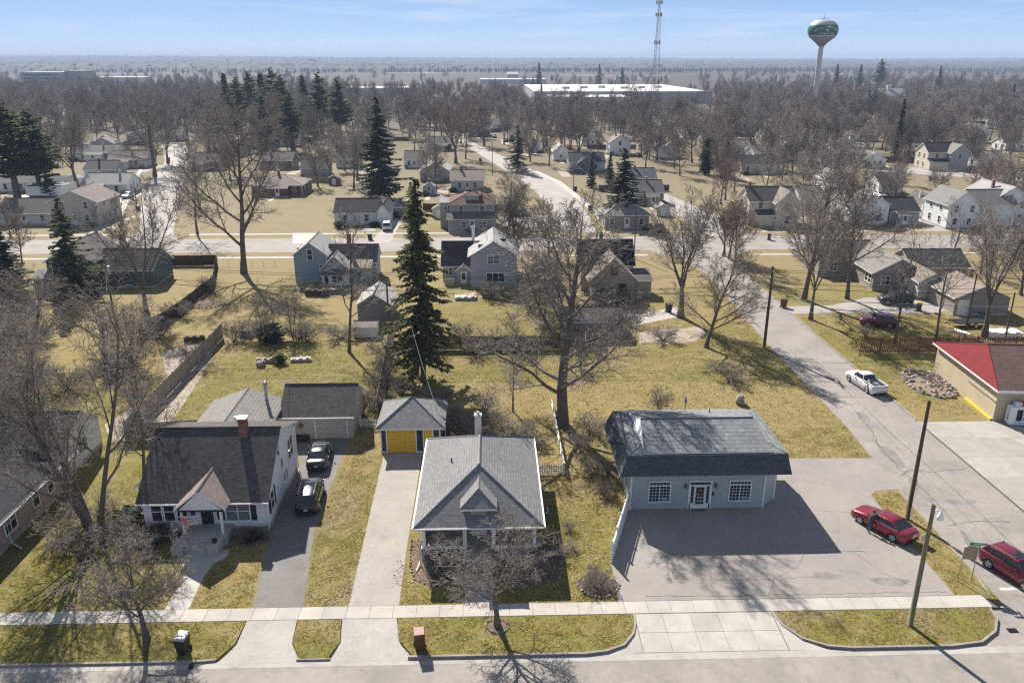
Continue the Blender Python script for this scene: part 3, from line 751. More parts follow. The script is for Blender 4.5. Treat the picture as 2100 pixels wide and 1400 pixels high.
for i in range(4): j = (i + 1) % 4; r_.poly([e0[i], e0[j], e1[j], e1[i]])
h.part('mansard', r_, 'sh_mans')
r_ = MB(); ra, rb = (3.4, 3.8, 5.75), (8.7, 3.8, 5.75)
r_.poly([e1[0], e1[1], rb, ra]); r_.poly([e1[1], e1[2], rb]); r_.poly([e1[2], e1[3], ra, rb]); r_.poly([e1[3], e1[0], ra])
for p, q in ((e1[0], e1[1]), (e1[1], e1[2]), (e1[3], e1[0]), (e1[1], rb), (e1[0], ra)): r_.tube([p, q], .06, 4)
h.part('roof', r_, 'sh_slate')
g0, g1, gr_ = -.34, 7.8, 6.12     # raised gable slab over the hip
r_ = MB(); xa, xb = 1.2, 10.5
lo = [(.8, g0, 5.1), (11.0, g0, 5.1), (xb, 3.75, gr_), (xa, 3.75, gr_)]
r_.hexa(lo, [(x, y, z + .07) for x, y, z in lo], 0, 1, 1)
lo = [(11.0, g1, 5.1), (.8, g1, 5.1), (xa, 3.75, gr_), (xb, 3.75, gr_)]
r_.hexa(lo, [(x, y, z + .07) for x, y, z in lo], 0, 1, 1); r_.tube([(xa, 3.75, gr_ + .08), (xb, 3.75, gr_ + .08)], .09, 4)
h.part('upper_roof', r_, ['sh_slate', 'white'])
for x, x2 in ((.84, xa + .02), (10.96, xb - .02)): h.part('gablet', MB().poly([(x, g0 + .02, 5.08), (x, g1 - .02, 5.08), (x2, 3.75, gr_)]), 'white')
h.b = (0, 10.7, 0, 7.9)
for u in (2.3, 8.75):
    h.win('f', u, .72, 1.62, 1.36, 'griddbl', gm='glass'); h.win('f', u, 2.2, 1.62, .22, 'fix')
    for k in range(1, 6): h.part('muntin', MB().box(u - .81 + k * 1.62 / 6 - .014, u - .81 + k * 1.62 / 6 + .014, -.04, 0, 2.2, 2.42), 'white')
    # small lettered notice inside the lower right of each window
    MT['notice'] = MT.get('notice') or mat('pale_notice', (.16, .2, .17), .4, .1, 6, (.10, .13, .12))
    MB().box(u + .2, u + .74, -.032, -.025, .76, 1.06).build('notice', 'notice', h.o)
    print_on(print_marks(5, .46, .12, 'white', 3 + int(u)), h.o, (u + .47, -.034, .97)); print_on(print_marks(9, .46, .05, 'glass_blind', 8 + int(u)), h.o, (u + .47, -.034, .83))
dx = 5.55
mb = MB(); mb.box(dx - .93, dx + .93, -.08, .02, 2.42, 2.54); mb.box(dx - .93, dx - .84, -.08, .02, 0, 2.42); mb.box(dx + .84, dx + .93, -.08, .02, 0, 2.42)
mb.box(dx - .84, dx + .84, -.07, .02, 2.1, 2.18); mb.box(dx - .5, dx - .42, -.07, .02, 0, 2.1); mb.box(dx + .42, dx + .5, -.07, .02, 0, 2.1)
mb.box(dx - .84, dx - .74, -.06, .02, 0, 2.1); mb.box(dx + .74, dx + .84, -.06, .02, 0, 2.1); mb.box(dx - .84, dx - .42, -.06, .02, 0, .5); mb.box(dx + .42, dx + .84, -.06, .02, 0, .5)
h.part('door_frame', mb, 'white')
MB().box(dx - .42, dx + .42, -.05, .0, .02, 2.1).build('door', 'white', h.o)
for i in range(3):
    for j in range(5): MB().box(dx - .33 + i * .23, dx - .33 + i * .23 + .19, -.058, -.05, .42 + j * .32, .42 + j * .32 + .27).build('pane', 'glass', h.o)
for s_ in (-.74, .5):
    for j in range(5): MB().box(dx + s_ + .03, dx + s_ + .21, -.045, -.03, .56 + j * .3, .56 + j * .3 + .25).build('pane', 'glass', h.o)
for i in range(8): MB().box(dx - .8 + i * .2, dx - .8 + i * .2 + .17, -.045, -.03, 2.2, 2.4).build('pane', 'glass', h.o)
MB().tube([(dx - .36, -.05, 1.0), (dx - .36, -.12, 1.0)], .035, 6).build('handle', 'steel', h.o)
MT['wreath'] = mat('dried_wreath', (.20, .045, .03), .9, .3, 18, (.05, .05, .02))
mb = MB(); mb.tube([(dx + .27 * .8 * math.cos(a * .393) * .9, -.1, 1.62 + .22 * math.sin(a * .393)) for a in range(17)], .08, 6); h.part('wreath', mb, 'wreath')
MT['lamp_brass'] = mat('lamp_bronze', (.16, .12, .07), .4, .1, 3, metal=.4)
for x in (dx - 1.2, dx + 1.2):
    mb = MB(); mb.tube([(x, 0, 2.2), (x, -.16, 2.26)], .03, 5); mb.lathe([(.05, 1.92), (.12, 2.02), (.11, 2.24), (.03, 2.36)], 8, x, -.16); h.part('wall_lamp', mb, 'lamp_brass')
MB().box(dx + .98, dx + 1.12, -.08, 0, 1.2, 1.5).build('letter_box', 'black_plastic', h.o)
MB().box(dx + 1.5, dx + 1.6, -.06, 0, .42, .55).build('outlet', 'white', h.o)
for x, y in ((0, 0), (10.7, 0), (12.05, 1.32)): MB().box(x - .07, x + .07, y - .07, y + .07, 0, 3.43).build('corner_board', 'white', h.o)
for y in (1.2, 2.6, 4.0, 5.4, 6.8): MB().box(-.06, 0, y - .04, y + .04, 0, 3.4).build('batten', 'white', h.o)
h.vent(7.6, 6.2, 5.4, .5); h.part('mast', MB().tube([(5.6, 6.6, 5.2), (5.6, 6.6, 6.9)], .04, 6).box(5.5, 5.7, 6.5, 6.7, 6.3, 6.75), 'steel')
h.part('mat', MB().prism([(dx + .65 * math.cos(R(a)), -.12 - .42 * abs(math.sin(R(a)))) for a in range(180, 361, 20)], .014, .035), 'mulch')

# ------------------------------------------------------------------ white house with brown roof
h = House('white_house', 'white house with dark brown shingle roof, brick chimney and gabled front porch', (-26.3, 53.0), 0, 'sd_lilac', 'sh_brown')
W, D = 9.25, 9.7
w = MB(); w.box(.02, W - .02, .02, D - .02, -.1, .5, 1)
w.poly([(0, 0, .5), (W, 0, .5), (W, 0, 3.0), (0, 0, 3.0)]); w.poly([(W, D, .5), (0, D, .5), (0, D, 4.6), (W, D, 4.6)])
for x in (0, W):
    q = [(x, 0, .5), (x, D, .5), (x, D, 4.6), (x, 4.85, 6.35), (x, 0, 3.0)]; w.poly(q if x else q[::-1])
h.part('wall', w, ['sd_lilac', 'concrete'])
r_ = MB(); t = .14
lo = [(-.3, -.45, 2.69), (W + .3, -.45, 2.69), (W + .3, 4.85, 6.35), (-.3, 4.85, 6.35)]; r_.hexa(lo, [(x, y, z + t) for x, y, z in lo], 0, 1, 1)
lo = [(W + .3, D + .4, 4.45), (-.3, D + .4, 4.45), (-.3, 4.85, 6.35), (W + .3, 4.85, 6.35)]; r_.hexa(lo, [(x, y, z + t) for x, y, z in lo], 0, 1, 1)
r_.tube([(-.3, 4.85, 6.35 + t), (W + .3, 4.85, 6.35 + t)], .1, 4, 0)
h.part('roof', r_, ['sh_brown', 'white']); h.b = (0, W, 0, D)
h.gutter(-.3, W + .3, -.45, 2.82); h.chimney(6.75, 4.4, 5.6, 7.5, .6, cap='steel', flue=False)
h.downspout([(W + .1, -.4, 2.75), (W + .05, -.08, 2.5), (W + .05, -.08, .3)]); h.downspout([(W + .1, D + .3, 4.4), (W + .05, D + .05, 4.1), (W + .05, D + .05, .3)])
h.wins('f', (1.0, 1.95, 2.9), 1.15, .72, 1.5, 'dh'); h.win('f', 7.05, 1.1, 1.75, 1.55, 'dbl', shutters='dark', gm='glass_blind')
h.win('r', 1.5, 1.2, .8, 1.5, 'dh', shutters='dark'); h.win('r', 7.8, 2.4, 1.5, 1.7, 'dbl'); h.win('r', 4.9, 2.9, .5, .8, 'fix'); h.wins('r', (5.2, 6.0), 1.4, .35, .8, 'fix'); h.win('r', 4.2, 4.3, .6, 1.0, 'dh')
# porch
r_ = MB(); px0, px1, py = 2.95, 6.7, -1.55; xm = (px0 + px1) / 2
for xo, sg in ((px0, -1), (px1, 1)):
    lo = [(xo, py, 2.82), (xm, py, 4.35), (xm, 2.1, 4.35), (xo, 0.05, 2.82)]
    if sg > 0: lo = lo[::-1]
    r_.hexa(lo, [(x, y, z + .12) for x, y, z in lo], 0, 1, 1)
r_.tube([(xm, py, 4.47), (xm, 2.0, 4.47)], .09, 4, 0)
h.part('porch_roof', r_, ['sh_pinkish', 'white']); h.part('porch_gable', MB().poly([(px0 + .3, py + .12, 2.86), (px1 - .3, py + .12, 2.86), (xm, py + .12, 4.3)]), 'sd_lilac')
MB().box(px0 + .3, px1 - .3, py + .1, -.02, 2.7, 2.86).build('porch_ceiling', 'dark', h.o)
MB().box(3.2, 6.6, -1.7, -.02, -.05, .78).build('porch_floor', 'concrete', h.o)
h.posts('post', [(px0 + .45, py + .25), (px1 - .45, py + .25)], .78, 2.75, .16)
h.door('f', 4.75, .8, dm='dark'); h.win('f', 5.65, 1.2, .35, 1.2, 'fix')
h.steps(3.75, 5.75, -1.7, 4, .78, .32)
for x in (3.35, 5.95): MB().box(x - .4, x + .4, -2.95, -1.7, -.05, .72).build('cheek_wall', 'concrete', h.o)
MB().lathe([(.12, .72), (.2, .95), (.2, 1.0)], 8, 5.95, -2.4).build('planter', 'dark', h.o)
MB().box(3.55, 3.85, -.08, 0, 1.6, 1.85).build('letter_box', 'dark', h.o)
# left bay
h.block(-1.35, 0.02, 2.6, 6.6, 2.7, 'gy', .8, .3, .25, rm='sh_pinkish', name='bay'); h.win('f', -.7, 1.0, .7, 1.3, 'dh')
# rear wing
h.block(-.2, 6.1, D + .05, 18.2, 2.95, 'gy', 1.15, .35, .3, wall='sd_cream', rm='sh_lgrey', name='rear_wing')
h.win('r', 14, 1.0, 1.2, 1.2, 'dbl')
fl = MB(); fl.lathe([(.16, 3.4), (.16, 5.2)], 10, 5.0, 16.9); fl.lathe([(.2, 5.2), (.2, 5.45), (.05, 5.5)], 10, 5.0, 16.9); fl.tube([(5.02, 16.7, 4.6), (5.35, 15.9, 3.5)], .02, 4); h.part('flue_pipe', fl, 'steel', True)
h.vent(3.9, 11.2, 4.0, .55, .14, 'steel')

# ------------------------------------------------------------------ beige garage
h = House('garage', 'beige garage with dark brown roof at the end of the black car driveway', (-19.75, 68.85), 0, 'sd_beige', 'sh_brown', cat='garage')
h.block(0, 6.6, 0, 6.2, 2.45, 'gx', 1.75, .45, .25, foundation=.1)
h.garage_door('f', 4.55, 2.9, 2.05, 'sd_beige'); h.gutter(-.2, 6.8, -.45, 2.4)
MT['basket'] = mat('hanging_basket', (.12, .06, .05), .9, .3, 12, (.2, .12, .13))
for x in (.9, 1.75): h.part('hanging_basket', MB().lathe([(.06, 1.25), (.2, 1.4), (.22, 1.55), (.08, 1.7)], 8, x, -.2).tube([(x, -.2, 1.7), (x, -.05, 2.2)], .012, 4), 'basket')
MB().box(1.0, 2.4, -.7, -.15, 0, .55).build('storage_box', 'black_plastic', h.o)

# ------------------------------------------------------------------ yellow garage
h = House('garage', 'small yellow garage with grey hip roof and navy pillars at the end of the drive', (-10.1, 65.85), 0, 'sd_dgrey', 'sh_grey', cat='garage')
h.block(0, 5.4, 0, 5.5, 2.55, 'hx', 1.75, .42, foundation=0, hipd=3.05, rm='sh_grey')
for x0, x1 in ((0, .5), (3.18, 3.85), (4.72, 5.35)):
    h.part('pillar', MB().box(x0, x1, -.07, -.005, 0, 2.42), 'navy')
    for x in (x0, x1): h.part('pillar_trim', MB().box(x - .055, x + .055, -.1, -.004, .0, 2.44), 'white')
    h.part('plinth', MB().box(x0 - .06, x1 + .06, -.13, -.004, 0, .12), 'white')
h.part('fascia', MB().box(-.06, 5.42, -.12, -.004, 2.42, 2.53), 'white')
pm = MB().box(0, 2.62, -.05, -.004, .012, .34).mesh('door_panel', 'sd_yellow')
for k in range(7): link('door_panel', pm, h.o, (.55, 0, k * .345))
h.part('door_panel', MB().box(3.92, 4.66, -.05, -.004, .012, 2.41), 'sd_yellow')
h.part('wall_lamp', MB().lathe([(.04, 1.9), (.08, 2.0), (.07, 2.16)], 6, 3.5, -.15), 'black_plastic')
MB().tube([(5.85, .3, 0), (5.85, .3, 2.9)], .06, 6).build('meter_pipe', 'steel', h.o)

# ------------------------------------------------------------------ grey hip-roofed bungalow
h = House('bungalow', 'bungalow with light grey hip roof, front dormer and open porch', (-5.1, 48.6), 0, 'sd_dgrey', 'sh_grey')
h.b = (0, 8.25, 0, 13)
h.block(0, 8.25, 2.4, 13.0, 3.12, None, wall='sd_taupe', foundation=.6)
E0 = ring(-.45, 8.7, -.5, 13.5, 3.2); ra, rb = (4.12, 3.75, 5.85), (4.12, 8.6, 5.85)
r_ = MB()
for i in range(4): j = (i + 1) % 4; a, c = E0[i], E0[j]; r_.poly([(a[0], a[1], a[2] - .16), (c[0], c[1], c[2] - .16), c, a], 1)
r_.poly([(x, y, z - .16) for x, y, z in E0[::-1]], 1)
MT['sh_dark2'] = shingle('shingle_shade', (.15, .15, .158), .22)
r_.poly([E0[0], E0[1], ra]); r_.poly([E0[1], E0[2], rb, ra]); r_.poly([E0[2], E0[3], rb]); r_.poly([E0[3], E0[0], ra, rb])
for p, q in ((E0[0], ra), (E0[1], ra), (E0[2], rb), (E0[3], rb)): r_.tube([p, q], .09, 4, 0)
r_.tube([ra, rb], .13, 5, 0)
h.part('roof', r_, ['sh_grey', 'white'])
h.gutter(-.45, 8.7, -.5, 3.22); h.part('gutter', MB().box(-.56, -.45, -.5, 13.5, 3.1, 3.2), 'white'); h.part('gutter', MB().box(8.7, 8.81, -.5, 13.5, 3.1, 3.2), 'white')
# dormer
d = MB(); d.poly([(3.2, .35, 3.6), (5.05, .35, 3.6), (5.05, .35, 4.36), (3.2, .35, 4.36)]); d.poly([(5.05, .35, 3.6), (5.05, 1.9, 4.4), (5.05, .35, 4.36)]); d.poly([(3.2, 1.9, 4.4), (3.2, .35, 3.6), (3.2, .35, 4.36)])
h.part('dormer_wall', d, 'sd_brown')
dr = MB(); a0, a1, y0, y1, zz = 2.82, 5.42, -.02, 1.62, 4.38
e = [(a0, y0, zz), (a1, y0, zz), (a1, y1, zz), (a0, y1, zz)]; p1, p2 = (4.12, 1.25, 5.3), (4.12, 3.0, 5.3)
dr.poly([e[0], e[1], p1]); dr.poly([e[1], e[2], p2, p1]); dr.poly([e[3], e[0], p1, p2])
for i, j in ((0, 1), (1, 2), (3, 0)): a, c = e[i], e[j]; dr.poly([(a[0], a[1], a[2] - .12), (c[0], c[1], c[2] - .12), c, a], 1)
dr.poly([(x, y, z - .12) for x, y, z in e[::-1]], 1)
for p, q in ((e[0], p1), (e[1], p1), (p1, p2)): dr.tube([p, q], .07, 4, 0)
h.part('dormer_roof', dr, ['sh_grey', 'white'])
h.part('dormer_louvre', MB().box(3.55, 4.7, .3, .34, 3.75, 4.2), 'sd_taupe')
# porch
MB().box(.05, 8.2, .05, 2.4, -.05, .75).build('porch_floor', 'concrete', h.o)
MT['porch_wall'] = mat('porch_wall', (.12, .115, .125), .8, .1, 2, (.09, .085, .09))
for a, c in ((.05, 3.15), (5.1, 8.2)):
    MB().box(a, c, 0, .14, -.05, 1.25).build('parapet', 'porch_wall', h.o); MB().box(a - .04, c + .04, -.06, .2, 1.25, 1.33).build('coping', 'white', h.o)
for a in (.0, 8.11): MB().box(a, a + .14, .14, 2.4, -.05, 1.25).build('parapet', 'porch_wall', h.o)
h.posts('column', [(.2, .12), (3.1, .12), (5.15, .12), (8.05, .12)], 1.33, 3.06, .26)
h.b = (0, 8.25, 2.4, 13); h.door('f', 4.1, .75, dm='white', glass=.4); h.win('f', 1.7, 1.4, 1.6, 1.3, 'tri'); h.win('f', 6.6, 1.4, 1.6, 1.3, 'tri'); h.wins('r', (5, 8.5, 11), 1.3, .9, 1.4); h.wins('l', (5, 8.5, 11), 1.3, .9, 1.4)
h.steps(3.2, 5.0, 0, 4, .75, .3)
h.chimney(3.95, 12.1, 3.4, 6.0, .55, 'sd_pale'); h.vent(1.95, 6.6, 4.35, .62, .055)
h.downspout([(-.1, -.55, 3.1), (-.1, -.1, 2.9), (-.1, -.1, .3), (-.3, -1.0, .08)]); h.downspout([(3.05, -.5, 3.05), (3.05, -.06, 2.9), (3.05, -.06, .3), (3.1, -1.0, .08)])
ac = empty('air_conditioner', (3.95, 54.2, 0), 0, 'grey metal air conditioner box against the right wall of the bungalow', 'air conditioner')
MB().box(-.4, .4, -.4, .4, .02, .8).build('body', 'steel', ac); MB().lathe([(.33, .8), (.33, .84)], 14).build('fan_grille', 'black_plastic', ac)

# ------------------------------------------------------------------ brick ranch, far left
h = House('ranch_house', 'brick ranch house with dark roof at the left edge, white gutter along its side', (-48.3, 46.3), 0, 'brick_tan', 'sh_navy')
h.block(0, 12.5, 0, 15.0, 2.9, 'gy', 2.2, .55, .4)
h.part('gutter', MB().box(13.0, 13.15, -.4, 15.4, 2.55, 2.68), 'white'); h.downspout([(13.0, 5.6, 2.55), (12.6, 5.4, 2.3), (12.6, 5.4, .25), (13.6, 4.9, .1)])
for u, w_ in ((2.6, 1.4), (5.9, 1.4), (9.4, .8), (11.6, .8)): h.win('r', u, 1.0, w_, 1.4, 'dbl' if w_ > 1 else 'dh')
h.block(3.0, 11.8, 15.05, 22, 2.9, 'gx', 1.9, .4, .4, rm='sh_navy', wall='sd_white', name='rear_wing'); h.win('r', 18.5, 1.1, 1.3, 1.2, 'dbl')
h.block(8.5, 12.3, 13.4, 15.2, 3.2, 'gy', 1.4, .35, .3, wall='sd_white', name='cross_gable')

# ------------------------------------------------------------------ corner shop with red hip
h = House('corner_shop', 'beige corner shop with red metal hip and brown shingle roof', (50.0, 71.0), R(-4.5), 'sd_stucco', 'sh_rust', cat='shop')
h.block(0, 17, 0, 13.2, 3.55, None, foundation=0, wall='sd_stucco')
E0 = ring(-.5, 17.5, -.75, 13.6, 3.5); ra, rb = (2.1, 7.3, 5.5), (14, 7.3, 5.5)
MT['sh_shop'] = shingle('shingle_shop', (.105, .062, .055), .12, (.085, .052, .048))
r_ = MB()
for i in range(4): j = (i + 1) % 4; a, c = E0[i], E0[j]; r_.poly([(a[0], a[1], a[2] - .2), (c[0], c[1], c[2] - .2), c, a], 1)
r_.poly([(x, y, z - .2) for x, y, z in E0[::-1]], 1)
r_.poly([E0[0], E0[1], rb, ra], 0); r_.poly([E0[1], E0[2], rb], 2); r_.poly([E0[2], E0[3], ra, rb], 0); r_.poly([E0[3], E0[0], ra], 2)
r_.tube([E0[0], ra], .07, 4, 2); r_.tube([E0[3], ra], .07, 4, 2); r_.tube([ra, rb], .09, 4, 2)
h.part('roof', r_, ['sh_shop', 'white', 'redmetal'])
for x in (8.2, 10.6, 13.4): h.part('roof_vent', MB().box(x - .18, x + .18, 4.7, 5.05, 4.75, 5.15), 'sh_lgrey')
h.part('fascia', MB().box(-.52, 17.5, -.8, -.76, 3.28, 3.52), 'white')
h.part('ledge', MB().box(-.09, -.004, 0, 5.6, 2.0, 2.12), 'sd_taupe')
MT['yellow_paint'] = mat('yellow_paint', (.68, .50, .03), .6, .08, 2)
h.part('kerb_edge', MB().box(-.25, -.02, .1, 5.4, 0, .18), 'yellow_paint')
h.part('window_band', MB().box(3.2, 16.5, -.06, -.004, 1.0, 2.6), 'glass'); h.part('window_trim', MB().box(3.1, 16.6, -.05, -.003, .9, 2.72), 'white')
ant = empty('roof_antenna', (52.1, 82.0, 4.1), 0, 'metal television antenna on the red hip of the corner shop', 'antenna')
MB().tube([(0, 0, -.45), (0, 0, 1.6)], .03, 5).build('mast', 'steel', ant); MB().tube([(-.8, -.1, 1.75), (.9, .1, 1.35)], .025, 5).build('boom', 'steel', ant)
for k in range(5): MB().tube([(-.65 + k * .32, -.45, 1.72 - k * .08), (-.65 + k * .32, .45, 1.72 - k * .08)], .012, 4).build('element', 'steel', ant)
# ice merchandiser and the reds on top
ice = empty('ice_freezer', (50.9, 70.2, 0), R(-4.5), 'white ice freezer with ICE lettering at the corner shop wall', 'freezer')
MB().box(0, 2.5, -.45, .45, .12, 1.95).build('body', 'white_vinyl', ice); MB().box(.05, 2.45, -.4, .4, .0, .12).build('base', 'black_plastic', ice)
for x in (.55, 1.55): MB().box(x, x + .55, -.47, -.45, .55, 1.75).build('door', 'dark', ice)
MT['ice_blue'] = mat('ice_lettering', (.03, .10, .32), .5, .05, 4)
for k, ch in enumerate('ICE'): link('lettering', text_mesh(ch, .5, 'ice_blue', bold=.01), ice, (-.012, 0, 1.6 - k * .45), (R(90), 0, R(-90)))
for k, ch in enumerate('ICE'): link('lettering', text_mesh(ch, .42, 'ice_blue', bold=.01), ice, (1.33, -.462, 1.58 - k * .4), (R(90), 0, 0))
print_on(print_marks(9, 1.3, .16, 'ice_blue', 5), ice, (1.2, -.452, .32))
MT['red_paint'] = mat('red_paint', (.5, .03, .03), .5, .06, 3)
tb = empty('propane_box', (51.4, 70.3, 1.95), R(-4.5), 'small white and red box lying on top of the ice freezer', 'box')
MB().box(0, .6, -.2, .25, 0, .35).build('body', 'white', tb); MB().box(.6, 1.0, -.2, .25, 0, .38).build('cover', 'red_paint', tb)

# ------------------------------------------------------------------ second row
def span(u0, u1, v): a, c = G(u0, v), G(u1, v); return a[0], c[0], (a[1] + c[1]) / 2
# blue house
x0, x1, y = span(603, 768, 585)
h = House('blue_house', 'blue clapboard house with white enclosed back porch and brick chimney', (x0, y), 0, 'sd_blue', 'sh_silver')
h.block(0, 5.2, 1.5, 9.5, 4.6, 'gy', 2.0, .35, .3, rm='sh_silver'); h.win('f', 2.6, 3.8, .75, 1.7); h.win('f', 4.5, 1.1, .8, 1.9); h.win('l', 5, 3.6, .8, 1.5)
h.block(5.2, 12.8, 3.0, 8.2, 3.2, 'gx', 2.1, .35, .3, rm='sh_mid')
h.block(4.7, 8.7, -.3, 3.2, 2.9, 'gy', 1.9, .35, .3, rm='sh_silver'); h.block(4.9, 8.9, -1.6, -.28, 2.1, 'shf', .55, .25, .2, wall='sd_white', rm='sh_mid'); h.win('f', 7.3, .95, 1.6, 1.0, 'dbl'); h.win('f', 5.6, .6, .6, 1.4, 'fix')
h.block(8.7, 12.2, .6, 3.0, 2.7, 'shf', .6, .3, .2, rm='sh_tan'); h.win('f', 10.5, 1.3, .7, .8, 'fix')
h.chimney(8.4, 4.8, 4.6, 7.3, .6); h.downspout([(5.25, 1.4, 4.5), (5.25, 1.42, .3)])
# grey-blue house
x0, x1, y = span(966, 1056, 590)
h = House('grey_blue_house', 'grey-blue two-storey house with pale vented roof and dark-roofed wing', (x0, y), 0, 'sd_slateblue', 'sh_silver')
h.block(0, 7.2, 0, 10.5, 5.2, 'gy', 2.2, .5, .35, rm='sh_silver'); h.win('f', 3.6, 3.9, 1.8, 1.35, 'dbl', gm='glass_blind'); h.win('f', 3.9, 1.0, 2.8, 1.35, 'tri')
for k in range(4): h.part('roof_vent', MB().box(2.5, 2.85, 3 + k * 1.3, 3.3 + k * 1.3, 6.6, 6.98), 'black_plastic')
h.part('skylight', MB().box(1.2, 2.3, 1.6, 2.0, 6.1, 6.55), 'glass'); h.part('skylight', MB().box(4.6, 5.6, 4, 4.5, 6.6, 6.95), 'glass')
h.block(-4.6, 0, 3.6, 10.8, 2.9, 'gx', 2.9, .4, .3, rm='sh_dark'); h.win('f', -3.6, 1.2, 1.1, 1.1, 'sl'); h.block(-2.4, -.05, 2.2, 3.7, 2.2, 'gy', .8, .2, .25, rm='sh_dark'); h.door('f', -1.2, .1, .8, 1.9, 'white', glass=.35)
h.chimney(.3, 8.4, 5.0, 8.0, .5, 'sd_white')
tag(MB().box(-4.2, -2.6, 0, .08, 0, 1.2).build('wooden_screen', 'sd_tan', None, (x0, y + 1.2, 0)), 'small orange-tan wooden screen beside the grey-blue house door', 'screen')
# tan house with front gable
x0, x1, y = span(1204, 1335, 612)
h = House('tan_house', 'tan house with steep front gable and very dark rear roof behind bare branches', (x0, y), 0, 'sd_tan', 'sh_tan')
h.block(-.5, 7.6, 4.6, 11.2, 4.2, 'gx', 3.0, .35, .3, rm='sh_black', wall='sd_beige'); h.block(.6, 7.0, -.2, 4.7, 3.2, 'gy', 3.1, .6, .4, rm='sh_tan'); h.win('f', 3.9, 3.7, .95, 1.1, 'dh', fm='sd_brown'); h.wins('f', (1.8, 5.2), .9, 1.1, 1.4, 'dh', fm='sd_brown')
h.block(7.0, 9.8, 1.0, 4.8, 2.5, 'shf', .8, .4, .2, rm='sh_mid'); h.chimney(3.0, 8.9, 6.6, 8.3, .5, 'sd_teal')
# long cream garage with dark roof
x0, x1, y = span(1150, 1276, 694)
h = House('long_garage', 'long cream garage with flat-pitched brown roof at the back fence', (x0, y), 0, 'sd_beige', 'sh_brown', cat='garage')
h.block(0, x1 - x0, 0, 5.6, 2.35, 'gx', .9, .35, .25, foundation=.1); h.wins('f', (1.9, 4.9), 1.1, .6, .6, 'fix', fm='sd_brown')
# dark grey shed and white shed
x0, x1, y = span(735, 800, 662)
h = House('barn_shed', 'grey gambrel garden shed behind the tall spruce', (x0, y), 0, 'sd_dgrey', 'sh_silver', cat='shed'); h.block(0, 4.6, 0, 6, 2.6, 'gy', 1.5, .25, .25, foundation=.1)
x0, x1, y = span(725, 772, 692)
h = House('garden_shed', 'low white garden shed near the tall spruce', (x0, y), 0, 'sd_white', 'sh_tan', cat='shed'); h.block(0, 3.0, 0, 2.6, 1.35, 'gx', .4, .15, .12, foundation=.05)
# dark teal house behind the spruce
x0, x1, y = span(100, 300, 598)
h = House('teal_house', 'dark teal house with grey cross-gable roof behind the spruce', (x0, y), 0, 'sd_teal', 'sh_mid')
h.block(0, 7.0, 1, 11, 4.6, 'gy', 2.4, .4, .35, rm='sh_mid'); h.block(7.0, 15.6, 2, 10, 3.0, 'gx', 2.3, .4, .35, rm='sh_dark'); h.block(-1.2, 3.2, -1.2, 1.02, 2.5, 'shf', .7, .3, .2, rm='sh_lgrey'); h.wins('f', (2.5, 5), 3.2, .9, 1.3); h.wins('f', (-.4, 1.2), 1, .8, 1.2)
# tan ranch on the right
x0, x1, y = span(1737, 2010, 640)
h = House('grey_ranch_house', 'taupe ranch house with pale grey cross-gable roofs and attached garage', G(1790, 600), R(-2), 'sd_taupe', 'sh_lgrey')
h.block(-5.2, 4.2, 9.5, 17.5, 2.9, 'gx', 2.3, .4, .3, rm='sh_mid'); h.win('f', -2.8, 1.1, 1.2, 1.3, 'dbl'); h.wins('l', (12, 15), 1.1, .9, 1.4)
h.block(.3, 8.2, 1.2, 14.5, 2.9, 'gy', 2.1, .45, .35, rm='sh_lgrey'); h.win('f', 2.2, 1.0, 1.3, 1.3, 'dbl'); h.win('f', 5.2, 1.0, 1.3, 1.3, 'dbl'); h.wins('l', (2.4, 3.6), 1.0, .9, 1.3, 'dh')
h.block(8.2, 17.2, 5.5, 13, 2.8, 'gx', 1.9, .4, .3, rm='sh_dark'); h.wins('f', (9.8, 13.5), 1.2, 1.0, 1.2, 'dh')
h.block(5.0, 9.0, -3.8, 5.6, 2.8, 'gy', 1.2, .35, .3, rm='sh_tan', wall='sd_pale', name='link_wing')
h.block(6.4, 14.0, -11.5, -3.75, 2.55, 'gy', 1.7, .35, .3, rm='sh_tan', name='garage_wing'); h.door('f', 7.6, .05, 1.3, 2.1, 'white'); h.chimney(12.6, -3.2, 2.5, 4.6, .6)
h.chimney(3.4, 15.5, 4.2, 6.2, .55)
ter = sheet('brick_terrace', [G(1700, 548), G(1735, 562), G(1728, 568), G(1697, 556)], .1, 'brick_red', kind='structure')

